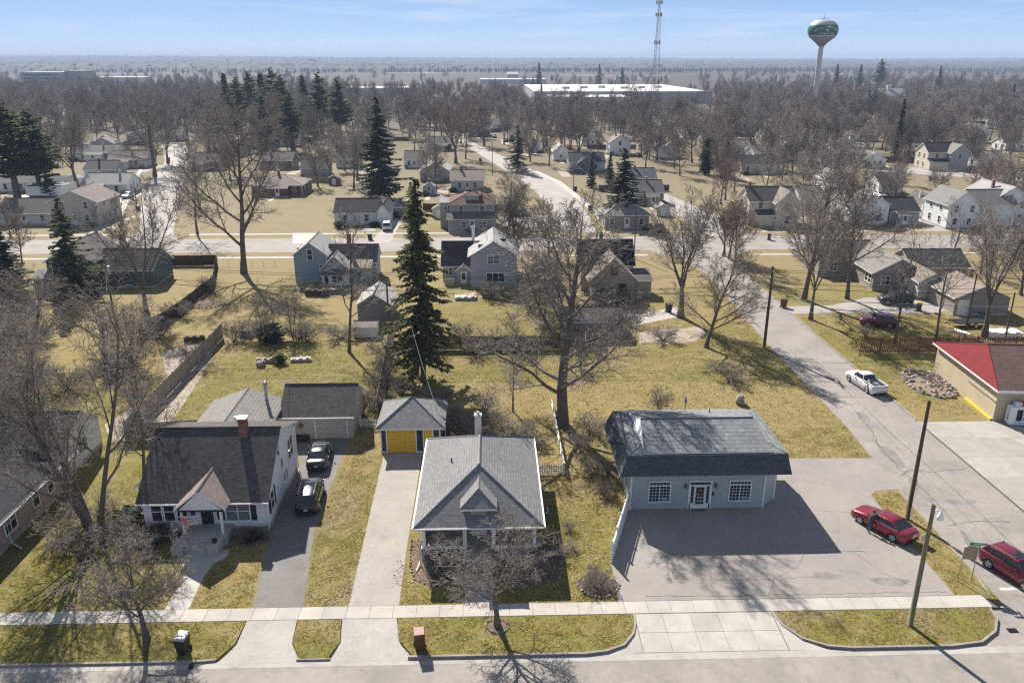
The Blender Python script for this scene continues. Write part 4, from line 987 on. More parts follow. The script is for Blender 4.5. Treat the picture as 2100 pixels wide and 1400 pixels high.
# ------------------------------------------------------------------ third row and beyond
YARDS = []
def far_house(u0, u1, v, depth, eave, roof, rise, wall, rm, label, name='house', rz=0, win=2, chim=None, cat='house', floors=1, over=.4, extra=None):
    x0, x1, y = span(u0, u1, v); W_ = x1 - x0
    hh = House(name, label, (x0, y), rz, wall, rm, cat=cat); hh.block(0, W_, 0, depth, eave, roof, rise, over, .3)
    for f in range(floors):
        if win: hh.wins('f', [W_ * (i + .5) / win + rnd.uniform(-.2, .2) for i in range(win)], .95 + f * 2.7, .85, 1.35, 'dh')
        if win: hh.wins('r' if x0 < 0 else 'l', [depth * .3, depth * .7], .95 + f * 2.7, .85, 1.35, 'dh')
    if chim: hh.chimney(W_ * chim, depth * .5, eave, eave + rise + 1.1, .6)
    if extra: extra(hh, W_, depth)
    hh.b = (0, W_, 0, depth)
    if win and roof in ('gx', 'hx') and not extra and rnd.random() < .6:
        a = W_ * rnd.uniform(.1, .45); hh.block(a, a + W_ * .4, -1.9, .03, 2.3, 'shf', .6, .3, .2, foundation=.3, name='porch'); hh.door('f', a + W_ * .2, .3, glass=.4); hh.b = (0, W_, 0, depth)
    elif win and not extra: hh.door('f', W_ * .5, .3, glass=.4); hh.steps(W_ * .5 - .7, W_ * .5 + .7, 0, 2, .35)
    if win and not chim and rnd.random() < .5: hh.chimney(W_ * rnd.uniform(.25, .75), depth * .45, eave, eave + rise + .8, .5, rnd.choice(['brick_ch', 'sd_pale', 'brick_red']))
    if win: hh.corner_boards(z1=eave)
    if win and roof == 'gx': hh.gutter(-.3, W_ + .3, -over, eave - rise / (depth / 2) * over + .12)
    if win: hh.vent(W_ * .7, depth * .7, eave + rise * .55, .5, .06, 'steel')
    YARDS.append((hh, x0, x0 + W_, y, depth, label))
    return hh
far_house(0, 105, 462, 9, 2.7, 'gx', 2.4, 'sd_pale', 'sh_mid', 'low pale ranch with grey roof across the street at far left', win=3)
far_house(108, 205, 462, 11, 5.0, 'gy', 2.4, 'sd_beige', 'sh_pinkish', 'two-storey cream house with front gable behind the dark spruce', floors=2)
far_house(518, 620, 402, 12, 2.8, 'hx', 2.0, 'brick_red', 'sh_pinkish', 'red brick ranch with low pinkish hip roof on the wide lawn', win=3, chim=.45)
far_house(618, 672, 362, 8, 2.6, 'gx', 2.0, 'sd_grey', 'sh_dark', 'small grey garage behind the brick ranch', cat='garage', win=0)
far_house(535, 600, 348, 9, 3, 'gx', 2.2, 'sd_brown', 'sh_mid', 'brown house under the pines behind the brick ranch', win=2)
far_house(688, 776, 462, 8, 2.8, 'gx', 2.3, 'sd_white', 'sh_dark', 'small white house with dark roof beside the parked white van', win=2, extra=lambda q, W_, D_: q.block(W_, W_ + 2.4, -1, 9, 3.0, 'gy', 1.6, .3, .3, rm='sh_blue'))
far_house(793, 832, 447, 6, 2.4, 'hx', 1.3, 'sd_lblue', 'sh_lgrey', 'tiny pale garage with hip roof beside the white house', cat='garage', win=0)
def four(q, W_, D_):
    q.block(-.6, W_ + .6, -2.2, .05, 2.9, 'shf', .9, .5, .3, rm='sh_mid', wall='sd_grey', name='porch'); q.win('f', W_ * .75, 1.0, 1.5, 1.2, 'dbl'); q.win('f', W_ * .3, 1.0, .9, 1.2); q.door('f', W_ * .5, .4, glass=.4)
    q.block(-2.4, 0, 2, 8, 5.4, 'flat', .2, .2, rm='sh_lgrey', name='side_wing'); q.win('f', -1.2, 4.0, .7, .7, 'fix')
    q.block(W_ * .34, W_ * .66, .8, 5, 7.3, 'hx', .8, .4, z0=5.8, foundation=0, rm='sh_rust', name='dormer'); q.win('f', W_ / 2, 6.7, .9, .4, 'fix')
far_house(926, 1012, 472, 9.5, 5.6, 'hx', 2.2, 'sd_grey', 'sh_rust', 'grey foursquare house with brown hip roof and front porch', floors=2, extra=four, over=.6)
far_house(925, 992, 392, 9, 3, 'gx', 2, 'sd_pale', 'sh_tan', 'pale house with tan roof right behind the grey foursquare', win=2, chim=.3)
far_house(862, 922, 372, 12, 3, 'gy', 2.4, 'sd_grey', 'sh_silver', 'grey gabled garage left of the foursquare house', cat='garage', win=1)
far_house(868, 892, 400, 3, 2.2, 'gy', .9, 'sd_lblue', 'sh_lgrey', 'little garden shed with white window behind the wooden fence', name='garden_shed', cat='shed', win=1)
def farm(q, W_, D_):
    q.block(W_ * .5, W_, -2.5, 4, 5.3, 'gy', 2.4, .4, .3, rm='sh_tan', name='front_gable'); q.wins('f', (W_ * .75,), 3.7, .95, 1.6); q.wins('f', (W_ * .75,), .9, 1.1, 1.6)
    q.block(W_ * .12, W_ * .5, -2, .05, 2.6, 'shf', .8, .3, .2, rm='sh_brown', name='porch')
far_house(1533, 1628, 462, 8, 5.3, 'gx', 2.4, 'sd_cream', 'sh_brown', 'cream two-storey farmhouse with pale front gable at the street corner', win=2, floors=2, chim=.08, extra=farm)
far_house(1738, 1818, 462, 10, 4.6, 'gy', 2.2, 'sd_white', 'sh_lgrey', 'white storey-and-a-half house with grey gable across the street', win=2, floors=1)
far_house(1822, 1882, 460, 8, 2.9, 'gx', 2.2, 'sd_lblue', 'sh_dark', 'small pale blue cottage with dark roof across the street', win=2)
far_house(1884, 1930, 447, 8, 2.9, 'gy', 2.0, 'sd_white', 'sh_mid', 'small white cottage with dark gable beside the pale blue cottage', win=1)
far_house(1938, 2000, 470, 10, 5.2, 'gy', 2.6, 'sd_white', 'sh_lgrey', 'tall white gabled house near the right edge across the street', floors=2, extra=lambda q, W_, D_: q.block(W_, W_ + 9, 1.5, 10, 4.9, 'gx', 2.5, .4, .3, rm='sh_lgrey'))
far_house(2022, 2110, 462, 12, 5.2, 'gy', 3.0, 'sd_white', 'sh_silver', 'big white gambrel house at the right edge across the street', floors=2)
far_house(1240, 1330, 470, 9, 3, 'hx', 2.3, 'sd_taupe', 'sh_lgrey', 'low taupe house with grey hip roof hidden behind the dark spruces', win=3)
far_house(1300, 1360, 420, 9, 3, 'gx', 2.4, 'sd_taupe', 'sh_mid', 'brown-roofed house behind the spruces', win=2)
far_house(1290, 1345, 388, 9, 3, 'gx', 2.2, 'sd_grey', 'sh_blue', 'blue-grey roofed house behind the spruce group', win=2)
def grn(q, W_, D_): q.block(W_ * .25, W_ * .7, -2, 2, 3.2, 'gy', 1.9, .4, .3, rm='sh_dark', wall='sd_dgrey', trim='white')
far_house(1168, 1240, 352, 10, 3, 'gx', 2.4, 'sd_pale', 'sh_dark', 'pale house with dark green-grey gables on the curving street', win=2, extra=grn)
far_house(1083, 1108, 312, 9, 3, 'gy', 2, 'sd_white', 'sh_silver', 'white garage near the bend of the curving street', cat='garage', win=0)
far_house(1135, 1165, 330, 9, 3.2, 'gy', 2.2, 'sd_white', 'sh_silver', 'second white garage past the bend of the curving street', cat='garage', win=1)
far_house(1250, 1292, 318, 9, 4.6, 'gy', 2.6, 'sd_white', 'sh_tan', 'tall narrow white house with tan gable beyond the spruces', win=1, floors=2)
far_house(1350, 1392, 325, 9, 3, 'gy', 2.3, 'sd_white', 'sh_lgrey', 'white cottage with grey gable among the bare trees', win=1)
far_house(1010, 1060, 268, 11, 3, 'gx', 2.3, 'sd_white', 'sh_mid', 'white house at the top of the curving street', win=2)
far_house(960, 1005, 280, 10, 3, 'gx', 2.3, 'sd_dgrey', 'sh_dark', 'dark grey house at the top of the curving street', win=2)
far_house(1456, 1560, 280, 10, 3.4, 'gx', 2.6, 'sd_white', 'sh_dark', 'long white house with dark roof far behind the tall bare trees', win=3)
far_house(1502, 1552, 318, 9, 2.9, 'gx', 2.2, 'sd_white', 'sh_lgrey', 'white bungalow with little dormer in the middle distance', win=2)
far_house(1520, 1600, 357, 9, 2.9, 'gx', 2.3, 'sd_pale', 'sh_dark', 'pale bungalow with dark roof behind the cream farmhouse', win=3)
far_house(1545, 1625, 332, 9, 3, 'gx', 2.1, 'sd_white', 'sh_lgrey', 'white bungalow with pale roof behind the cream farmhouse', win=2)
far_house(1688, 1740, 390, 8, 3, 'gy', 2.0, 'sd_white', 'sh_silver', 'white gabled shed between the bare trees on the right', win=1, cat='shed', name='shed')
far_house(1800, 1850, 398, 8, 3, 'gx', 2.0, 'sd_white', 'sh_lgrey', 'low white house behind the pale blue cottage', win=2)
def vict(q, W_, D_):
    q.block(W_ * .52, W_ * 1.02, -2.5, 3, 5.6, 'gy', 2.6, .35, .3, rm='sh_lgrey', wall='sd_grey', name='front_gable'); q.wins('f', (W_ * .77,), 3.8, 1.0, 1.5); q.block(-.3, W_ * .5, -2.4, .05, 2.7, 'shf', .8, .3, .2, name='porch')
far_house(1898, 1972, 348, 8, 5.6, 'gx', 2.6, 'sd_cream', 'sh_dark', 'cream and grey two-storey house with front gable and porch on the right', floors=2, win=2, extra=vict, chim=.85)
def wh2(q, W_, D_): q.block(-9, 0, 1, 7, 3, 'gx', 2.2, .3, .3, rm='sh_mid', name='wing')
far_house(1985, 2022, 293, 9, 5.6, 'gy', 2.2, 'sd_white', 'sh_mid', 'tall white house with dark shutters and low wing far on the right', floors=2, win=2, extra=wh2)
far_house(2040, 2090, 262, 9, 4.6, 'gx', 2.6, 'sd_pale', 'sh_lgrey', 'pale house among trees at the far right', win=2)
for k, (u0, u1, v, dp, rf, wl, rm, lb) in enumerate((
    (150, 240, 330, 9, 'gx', 'sd_white', 'sh_lgrey', 'white-roofed cottage with chimney by the tree-lined left street'),
    (172, 262, 400, 9, 'gx', 'sd_white', 'sh_silver', 'long pale house with a silvery roof beside the left street'),
    (175, 238, 368, 8, 'gx', 'sd_lblue', 'sh_mid', 'pale blue-fronted house with grey roof on the left street'),
    (190, 235, 310, 9, 'gy', 'sd_lblue', 'sh_lgrey', 'pale blue house with gable near the big oak'),
    (225, 300, 345, 9, 'gx', 'sd_pale', 'sh_pinkish', 'beige house with brick chimney in front of the big oak'),
    (262, 312, 292, 9, 'gy', 'sd_lblue', 'sh_mid', 'grey-blue house behind the big oak'),
    (255, 330, 268, 12, 'gx', 'sd_grey', 'sh_mid', 'large grey-roofed house at the end of the left street'),
    (395, 450, 350, 9, 'gx', 'sd_brown', 'sh_mid', 'brown house hidden behind bare trees right of the left street'),
    (450, 500, 320, 9, 'gx', 'sd_grey', 'sh_dark', 'grey house under the pines right of the left street'),
    (65, 130, 425, 7, 'flat', 'sd_teal', 'sh_lgrey', 'dark shed under the big pines at far left'),
    (880, 925, 310, 9, 'gx', 'sd_brown', 'sh_mid', 'brown house left of the red-budded maple'),
    (740, 800, 300, 10, 'gx', 'sd_pale', 'sh_mid', 'pale house behind the tall dark spruce'),
    (1330, 1378, 268, 10, 'gx', 'sd_white', 'sh_lgrey', 'white house below the radio mast'),
    (1640, 1690, 300, 9, 'gx', 'sd_white', 'sh_mid', 'white house behind the grey-branched tree'),
    (1750, 1800, 290, 9, 'gy', 'sd_white', 'sh_mid', 'white gabled house left of the column-shaped spruce'),
    (1860, 1900, 280, 9, 'gx', 'sd_pale', 'sh_lgrey', 'pale house right of the column-shaped spruce'),
    (2060, 2110, 310, 9, 'gx', 'sd_white', 'sh_lgrey', 'white house cut by the right edge of the view'))):
    far_house(u0, u1, v, dp, 2.9, rf, 2.2, wl, rm, lb, win=2 if k != 9 else 0)
for k, (u0, u1, v, rf, wl, rm, lb) in enumerate((
    (1440, 1490, 300, 'gx', 'sd_white', 'sh_lgrey', 'white ranch behind the two bushy cedars'), (1600, 1642, 322, 'gy', 'sd_white', 'sh_silver', 'white gabled cottage right of the pale-roofed bungalow'), (1655, 1705, 345, 'gx', 'sd_grey', 'sh_mid', 'grey cottage with brown roof among the right-hand trees'), (1710, 1760, 325, 'gx', 'sd_white', 'sh_mid', 'white cottage with dark roof left of the column-shaped spruce'), (1770, 1815, 345, 'gy', 'sd_white', 'sh_lgrey', 'white gable-fronted cottage below the column-shaped spruce'), (1640, 1690, 432, 'gx', 'sd_pale', 'sh_lgrey', 'pale cottage between the cream farmhouse and the white storey-and-a-half house'), (1690, 1730, 425, 'gy', 'sd_white', 'sh_silver', 'white gabled garage left of the storey-and-a-half house'), (1850, 1895, 325, 'gx', 'sd_white', 'sh_silver', 'white cottage left of the cream and grey house'), (2000, 2060, 345, 'gx', 'sd_white', 'sh_lgrey', 'white ranch right of the cream and grey house'), (1400, 1440, 285, 'gy', 'sd_white', 'sh_mid', 'white gabled house between bare trees right of the mast'), (1195, 1235, 300, 'gx', 'sd_white', 'sh_lgrey', 'white ranch above the dark-gabled house'), (1045, 1080, 290, 'gx', 'sd_pale', 'sh_mid', 'pale ranch at the inner side of the bend'), (830, 870, 345, 'gx', 'sd_white', 'sh_mid', 'white cottage behind the massive dark spruce'), (690, 735, 345, 'gx', 'sd_pale', 'sh_dark', 'pale cottage left of the massive dark spruce'), (100, 150, 300, 'gx', 'sd_white', 'sh_mid', 'white cottage behind the tall pines'), (330, 372, 290, 'gx', 'sd_white', 'sh_lgrey', 'white cottage at the far end of the left street'), (420, 470, 285, 'gx', 'sd_pale', 'sh_mid', 'pale ranch in the woods left of the pine group'), (0, 60, 395, 'gx', 'sd_white', 'sh_lgrey', 'white ranch behind the low pale ranch'), (560, 610, 300, 'gx', 'sd_white', 'sh_dark', 'white cottage under the pine group'), (1560, 1600, 290, 'gx', 'sd_white', 'sh_lgrey', 'white cottage right of the long white house'), (1930, 1975, 300, 'gx', 'sd_white', 'sh_mid', 'white cottage above the cream and grey house'))):
    far_house(u0, u1, v, 9, 2.9, rf, 2.2, wl, rm, lb, win=2)
# drives, walks and fences that divide the yards
for k, (hh, a, b, y, dp, lb) in enumerate(YARDS):
    if y > 520 or hh.o['category'] in ('barn', 'building'): continue
    rr = random.Random(k * 7 + 1)
    if rr.random() < .75:
        s_ = rr.choice([-1, 1]); xx = (b + .6) if s_ > 0 else (a - 3.6); far_y = y - rr.uniform(9, 15)
        if not (146 < far_y < 160): sheet('driveway', [(xx, far_y), (xx + 3, far_y), (xx + 3, y + dp * rr.uniform(.5, 1.2)), (xx, y + dp * rr.uniform(.5, 1.2))], .022 + .0007 * (k % 9), rr.choice(['asphalt_far', 'gravel', 'concrete']))
    if rr.random() < .6: c = (a + b) / 2; sheet('path', [(c - .6, y - 8), (c + .6, y - 8), (c + .6, y - .3), (c - .6, y - .3)], .04, 'concrete')

# ------------------------------------------------------------------ works, school, barn
def hall(u0, u1, v, depth, hgt, wall, label, name='factory', bands=None):
    x0, x1, y = span(u0, u1, v); hh = House(name, label, (x0, y), 0, wall, 'white_roof', cat='building'); W_ = x1 - x0
    hh.block(0, W_, 0, depth, hgt, 'flat', .4, .3, foundation=0)
    return hh, W_
MT['fac_wall'] = mat('factory_panel', (.42, .43, .44), .5, .03, .2, pattern=('vert', 60, 2.5, .03, .8, .04)); MT['fac_white'] = mat('factory_white', (.62, .62, .61), .5, .03, .2, pattern=('vert', 60, 3, .03, .85, .03))
q, W_ = hall(1095, 1455, 212, 190, 9, 'fac_wall', 'long low factory with white roof beyond the trees below the radio mast')
for k in range(6): q.part('roof_unit', MB().box(W_ * (.2 + .12 * k), W_ * (.2 + .12 * k) + 6, 60 + 11 * (k % 3), 66 + 11 * (k % 3), 9.4, 11.2), 'steel')
q, W_ = hall(1130, 1292, 222, 40, 7.5, 'fac_white', 'white factory annexe in front of the long factory'); q.wins('f', [W_ * .9], 1, 4, 3.5, 'fix')
q, W_ = hall(700, 860, 197, 60, 7, 'fac_white', 'long white warehouse behind the treetops left of centre', 'warehouse')
q, W_ = hall(985, 1120, 172, 60, 6, 'fac_white', 'distant pale warehouse behind the factory', 'warehouse')
q, W_ = hall(46, 130, 175, 40, 17, 'fac_wall', 'three-storey school block with window bands on the far left horizon', 'school')
for f_ in range(3): q.part('window_band', MB().box(4, W_ - 4, -.3, -.02, 2.5 + f_ * 5, 5.2 + f_ * 5), 'glass')
q.block(W_, W_ * 1.42, 8, 50, 19, 'flat', .4, .3, foundation=0, wall='sd_taupe', name='hall')
q, W_ = hall(200, 290, 172, 40, 9, 'fac_white', 'low pale school wing on the far left horizon', 'school_wing')
far_house(1800, 1856, 226, 18, 9.5, 'gx', 5, 'sd_pale', 'metal_roof', 'big barn with pale metal roof and cupola among trees on the right', name='barn', win=0, cat='barn', extra=lambda q, W_, D_: q.block(W_ * .42, W_ * .55, 7, 10, 16.2, 'gx', .8, .3, .2, z0=13.5, foundation=0, rm='metal_roof', wall='sd_white', name='cupola'))
far_house(1040, 1062, 162, 20, 8, 'gx', 4, 'sd_pale', 'metal_roof', 'far farm building with bright roof near the horizon', name='barn', win=0, cat='barn')
for k in range(7): far_house(1262 + k * 9 + (k % 2) * 4, 1270 + k * 9 + (k % 2) * 4, 166 - (k % 3), 12, 6, 'gx' if k % 2 else 'gy', 3, 'sd_pale', 'sh_mid', f'house {["first", "second", "third", "fourth", "fifth", "sixth", "seventh"][k]} from the left in the distant estate beyond the factory', win=0)
# ------------------------------------------------------------------ trees: paths of tapering tubes, built in batches
MT['bark'] = mat('bark', (.16, .13, .102), .95, .2, 2.2, (.10, .08, .064), bump=.6, bscale=9)
MT['bark_pale'] = mat('bark_pale', (.20, .17, .14), .95, .2, 2.2, (.13, .108, .085), bump=.6, bscale=9)
MT['twig'] = mat('twig', (.27, .232, .205), .9, .15, 1.2, (.185, .158, .14))
MT['twig_red'] = mat('twig_budding', (.25, .175, .16), .9, .15, 1.2, (.18, .13, .118))
MT['twig_grey'] = mat('twig_grey', (.27, .228, .195), .9, .2, 1.2, (.175, .145, .12))
MT['needle'] = mat('spruce_needles', (.13, .15, .075), .75, .35, 1.5, (.075, .09, .05), spec=.25, leaf=.5)
MT['needle_blue'] = mat('dark_needles', (.09, .115, .078), .75, .35, 1.5, (.055, .07, .054), spec=.25, leaf=.5)
MT['needle_olive'] = mat('olive_needles', (.12, .125, .055), .75, .3, 1.5, (.07, .078, .038), spec=.25, leaf=.5)
MT['needle_brown'] = mat('winter_needles', (.17, .17, .08), .8, .35, 1.5, (.10, .095, .05), spec=.2, leaf=.5)

def tubes_to_mesh(name, paths, m):
    """paths: list of (points, radii, sides)"""
    groups = {}
    for p, r, n in paths: groups.setdefault((len(p), n), []).append((p, r))
    V, F, base = [], [], 0
    for (k, n), lst in groups.items():
        P = np.array([q[0] for q in lst], float); Rr = np.array([q[1] for q in lst], float)
        T = np.empty_like(P); T[:, 1:-1] = P[:, 2:] - P[:, :-2]; T[:, 0] = P[:, 1] - P[:, 0]; T[:, -1] = P[:, -1] - P[:, -2]
        T /= np.linalg.norm(T, axis=2, keepdims=True) + 1e-9
        ref = np.zeros_like(T); ref[..., 0] = .37; ref[..., 1] = .93
        A = np.cross(T, ref); A /= np.linalg.norm(A, axis=2, keepdims=True) + 1e-9; B = np.cross(T, A)
        w = 2 * np.pi * np.arange(n) / n
        ringv = P[:, :, None, :] + Rr[:, :, None, None] * (A[:, :, None, :] * np.cos(w)[None, None, :, None] + B[:, :, None, :] * np.sin(w)[None, None, :, None])
        nb = len(lst); V.append(ringv.reshape(-1, 3))
        ii = np.arange(nb)[:, None, None] * (k * n) + np.arange(k - 1)[None, :, None] * n + np.arange(n)[None, None, :] + base
        jj = np.arange(nb)[:, None, None] * (k * n) + np.arange(k - 1)[None, :, None] * n + (np.arange(n)[None, None, :] + 1) % n + base
        F.append(np.stack([ii, jj, jj + n, ii + n], -1).reshape(-1, 4)); base += nb * k * n
    return quads_mesh(name, np.concatenate(V), np.concatenate(F), m)
def quads_mesh(name, V, F, m, smooth=True):
    me = bpy.data.meshes.new(name); k = F.shape[1]
    me.vertices.add(len(V)); me.vertices.foreach_set('co', V.astype(np.float32).ravel())
    me.loops.add(F.size); me.loops.foreach_set('vertex_index', F.astype(np.int32).ravel())
    me.polygons.add(len(F)); me.polygons.foreach_set('loop_start', np.arange(0, F.size, k, dtype=np.int32)); me.polygons.foreach_set('loop_total', np.full(len(F), k, np.int32))
    if smooth: me.polygons.foreach_set('use_smooth', np.ones(len(F), bool))
    me.materials.append(MT[m] if isinstance(m, str) else m); me.update(calc_edges=True)
    return me

def norm(v): return v / (np.linalg.norm(v) + 1e-9)
def perp(d, az):
    a = np.cross(d, (0.31, .2, .93) if abs(d[2]) < .9 else (1, .2, 0)); a = norm(a); b = np.cross(d, a)
    return a * math.cos(az) + b * math.sin(az)
class Tree:
    """levels: list of dicts n, ang, len (ratio), seg, wob, up, from"""
    def __init__(s, seed, H, r0, levels, minr=.012, trunk_frac=1., lean=(0, 0), stems=1, spread=0, sides=(9, 6, 4, 3, 3)):
        s.rs = random.Random(seed); s.paths = {0: [], 1: [], 2: [], 3: [], 4: []}; s.lv = levels; s.minr = minr; s.sides = sides
        for k in range(stems):
            az = 6.283 * k / stems + s.rs.uniform(-.4, .4); d = norm(np.array([lean[0] + spread * math.cos(az), lean[1] + spread * math.sin(az), 1.0]))
            rr = r0 * (1 if k == 0 else s.rs.uniform(.7, 1)); p = np.array([.5 * r0 * (stems > 1) * math.cos(az) * 2, .5 * r0 * (stems > 1) * math.sin(az) * 2, -.1])
            s.branch(p, d, H * trunk_frac * (1 if k == 0 else s.rs.uniform(.75, 1)), rr, 0)
    def branch(s, p, d, L, r, lv):
        rs = s.rs; q = s.lv[lv]; n = q['seg']; pts = [p.copy()]; rad = [r * (1.35 if lv == 0 else 1)]; end = q.get('end', .3)
        dirs = [d]
        for i in range(n):
            j = np.array([rs.gauss(0, 1), rs.gauss(0, 1), rs.gauss(0, .7)]) * q['wob']
            d = norm(d + j + np.array([0, 0, q['up']])); p = p + d * (L / n) ; pts.append(p); t = (i + 1) / n
            rad.append(max(s.minr, r * (1 - (1 - end) * t))); dirs.append(d)
        s.paths[lv].append((pts, rad, s.sides[lv]))
        if lv + 1 >= len(s.lv): return
        c = s.lv[lv + 1]; nc = c['n'] if lv == 0 else max(1, int(round(c['n'] * rs.uniform(.75, 1.25))))
        az = rs.uniform(0, 6.28)
        for k in range(nc):
            t = c['from'] + (1 - c['from']) * ((k + rs.uniform(.2, .8)) / nc); f = t * n; i = min(int(f), n - 1); u = f - i
            pp = pts[i] * (1 - u) + pts[i + 1] * u; rr = rad[i] * (1 - u) + rad[i + 1] * u; dd = norm(dirs[i] * (1 - u) + dirs[i + 1] * u)
            az += 2.4 + rs.uniform(-.5, .5); a = R(c['ang'] * rs.uniform(.7, 1.3)) * (1 - c.get('tip', .3) * t)
            nd = norm(dd * math.cos(a) + perp(dd, az) * math.sin(a))
            if nd[2] < -.25 and not c.get('droop'): nd[2] *= .3; nd = norm(nd)
            ll = L * c['len'] * rs.uniform(.7, 1.2) * (1 - c.get('fall', .45) * t)
            s.branch(pp, nd, ll, max(s.minr, rr * c.get('rr', .6)), lv + 1)
    def meshes(s, bark='bark', twig='twig', split=2):
        tr = [p for l in range(split) for p in s.paths[l]]; cr = [p for l in range(split, 5) for p in s.paths[l]]
        return [('trunk', tubes_to_mesh('trunk', tr, bark)), ('crown', tubes_to_mesh('crown', cr, twig))]
def LV(*rows): return [dict(zip(('n', 'ang', 'len', 'seg', 'wob', 'up', 'from', 'rr', 'fall', 'tip'), r)) for r in rows]
PROTO = {}
big = LV((1, 0, 1, 8, .05, .05, 0), (13, 58, .66, 7, .10, .045, .2, .55, .42, .45), (9, 46, .52, 5, .13, .03, .2, .55, .42, .3), (8, 46, .5, 3, .17, .03, .12, .55, .4, .2), (8, 46, .6, 2, .22, .02, .1, .7, .3, .1))
PROTO['maple_a'] = (17, Tree(11, 14.5, .36, big, .015).meshes('bark', 'twig'))
PROTO['maple_b'] = (16.5, Tree(23, 13.5, .33, big, .015, lean=(.06, 0)).meshes('bark', 'twig_grey'))
vase = LV((1, 0, 1, 4, .04, .05, 0), (7, 34, 2.2, 9, .07, .03, .65, .62, .1, .2), (9, 42, .42, 5, .12, .05, .22, .5, .42, .3), (8, 42, .5, 3, .16, .03, .12, .55, .4, .2), (9, 42, .6, 2, .2, .02, .1, .7, .3, .1))
PROTO['vase_a'] = (14.5, Tree(5, 4.4, .4, vase, .015).meshes('bark', 'twig'))
PROTO['vase_b'] = (14.5, Tree(37, 4.4, .36, vase, .015).meshes('bark', 'twig'))
hero = LV((1, 0, 1, 9, .05, .05, 0), (17, 74, .68, 9, .11, .035, .17, .42, .5, .5), (9, 48, .5, 6, .15, .02, .2, .52, .42, .3), (8, 46, .5, 3, .19, .02, .12, .55, .4, .2), (9, 48, .62, 2, .22, .01, .1, .7, .3, .1))
PROTO['hero'] = (19, Tree(64, 16.0, .52, hero, .014).meshes('bark', 'twig'))
orn = LV((1, 0, 1, 4, .06, .04, 0), (9, 58, 1.15, 6, .13, .05, .45, .6, .2, .3), (9, 54, .5, 5, .2, .03, .18, .5, .38, .2), (8, 54, .5, 3, .25, .01, .12, .5, .4, .2), (6, 52, .62, 2, .26, .0, .1, .7, .3, .1))
PROTO['ornamental_a'] = (6.6, Tree(3, 3.4, .17, orn, .009).meshes('bark', 'twig_grey'))
PROTO['ornamental_b'] = (6.6, Tree(8, 3.4, .16, orn, .009, lean=(-.1, .05)).meshes('bark', 'twig_grey'))
clump = LV((1, 0, 1, 7, .07, .04, 0), (9, 48, .5, 6, .12, .05, .22, .55, .3, .3), (8, 48, .52, 5, .18, .02, .18, .5, .38, .2), (7, 48, .52, 3, .23, .0, .12, .55, .35, .2), (4, 50, .62, 2, .26, -.02, .1, .7, .3, .1))
PROTO['clump_a'] = (16, Tree(19, 14, .23, clump, .013, stems=4, spread=.3).meshes('bark', 'twig_grey'))
PROTO['clump_b'] = (14, Tree(29, 12, .18, clump, .013, stems=3, spread=.3).meshes('bark', 'twig'))
thin = LV((1, 0, 1, 8, .05, .05, 0), (13, 46, .4, 5, .12, .06, .28, .5, .4, .4), (7, 46, .52, 4, .17, .03, .18, .5, .4, .2), (6, 46, .52, 3, .2, .02, .12, .6, .3, .1))
PROTO['thin_a'] = (12, Tree(41, 11, .14, thin, .014).meshes('bark', 'twig'))
PROTO['thin_b'] = (12, Tree(47, 11, .13, thin, .014, lean=(.12, .02)).meshes('bark', 'twig'))
farl = LV((1, 0, 1, 5, .05, .06, 0), (11, 50, .64, 5, .1, .06, .2, .55, .35, .5), (8, 44, .52, 4, .13, .04, .18, .55, .4, .3), (6, 44, .52, 3, .18, .03, .12, .6, .35, .2), (5, 44, .6, 2, .2, .02, .1, .7, .3, .1))
for k, (sd, tw) in enumerate(((101, 'twig'), (102, 'twig'), (103, 'twig_grey'), (104, 'twig_red'), (105, 'twig'))):
    PROTO['far_%d' % k] = (15, Tree(sd, 12.8, .3, farl, .03, sides=(6, 4, 3, 3, 3)).meshes('bark', tw))
farv = LV((1, 0, 1, 3, .04, .05, 0), (7, 30, 2.4, 6, .07, .04, .6, .6, .1, .2), (9, 40, .42, 4, .12, .06, .2, .5, .4, .3), (6, 40, .52, 3, .16, .05, .12, .6, .35, .2), (5, 40, .6, 2, .2, .03, .1, .7, .3, .1))
PROTO['far_v'] = (14, Tree(77, 4, .34, farv, .03, sides=(6, 4, 3, 3, 3)).meshes('bark', 'twig'))
PROTO['far_vr'] = (14, Tree(79, 4, .34, farv, .03, sides=(6, 4, 3, 3, 3)).meshes('bark', 'twig_red'))
shrub = LV((1, 0, 1, 4, .14, .05, 0), (6, 38, .55, 3, .2, .06, .15, .6, .3, .2), (5, 40, .55, 3, .24, .04, .1, .6, .3, .2), (4, 42, .6, 2, .25, .02, .1, .7, .3, .1))
PROTO['shrub_a'] = (1.9, Tree(51, 1.6, .025, shrub, .007, stems=14, spread=.75, sides=(4, 3, 3, 3)).meshes('bark', 'twig', 1))
PROTO['shrub_b'] = (1.9, Tree(57, 1.7, .025, shrub, .007, stems=11, spread=.5, sides=(4, 3, 3, 3)).meshes('bark', 'twig_grey', 1))

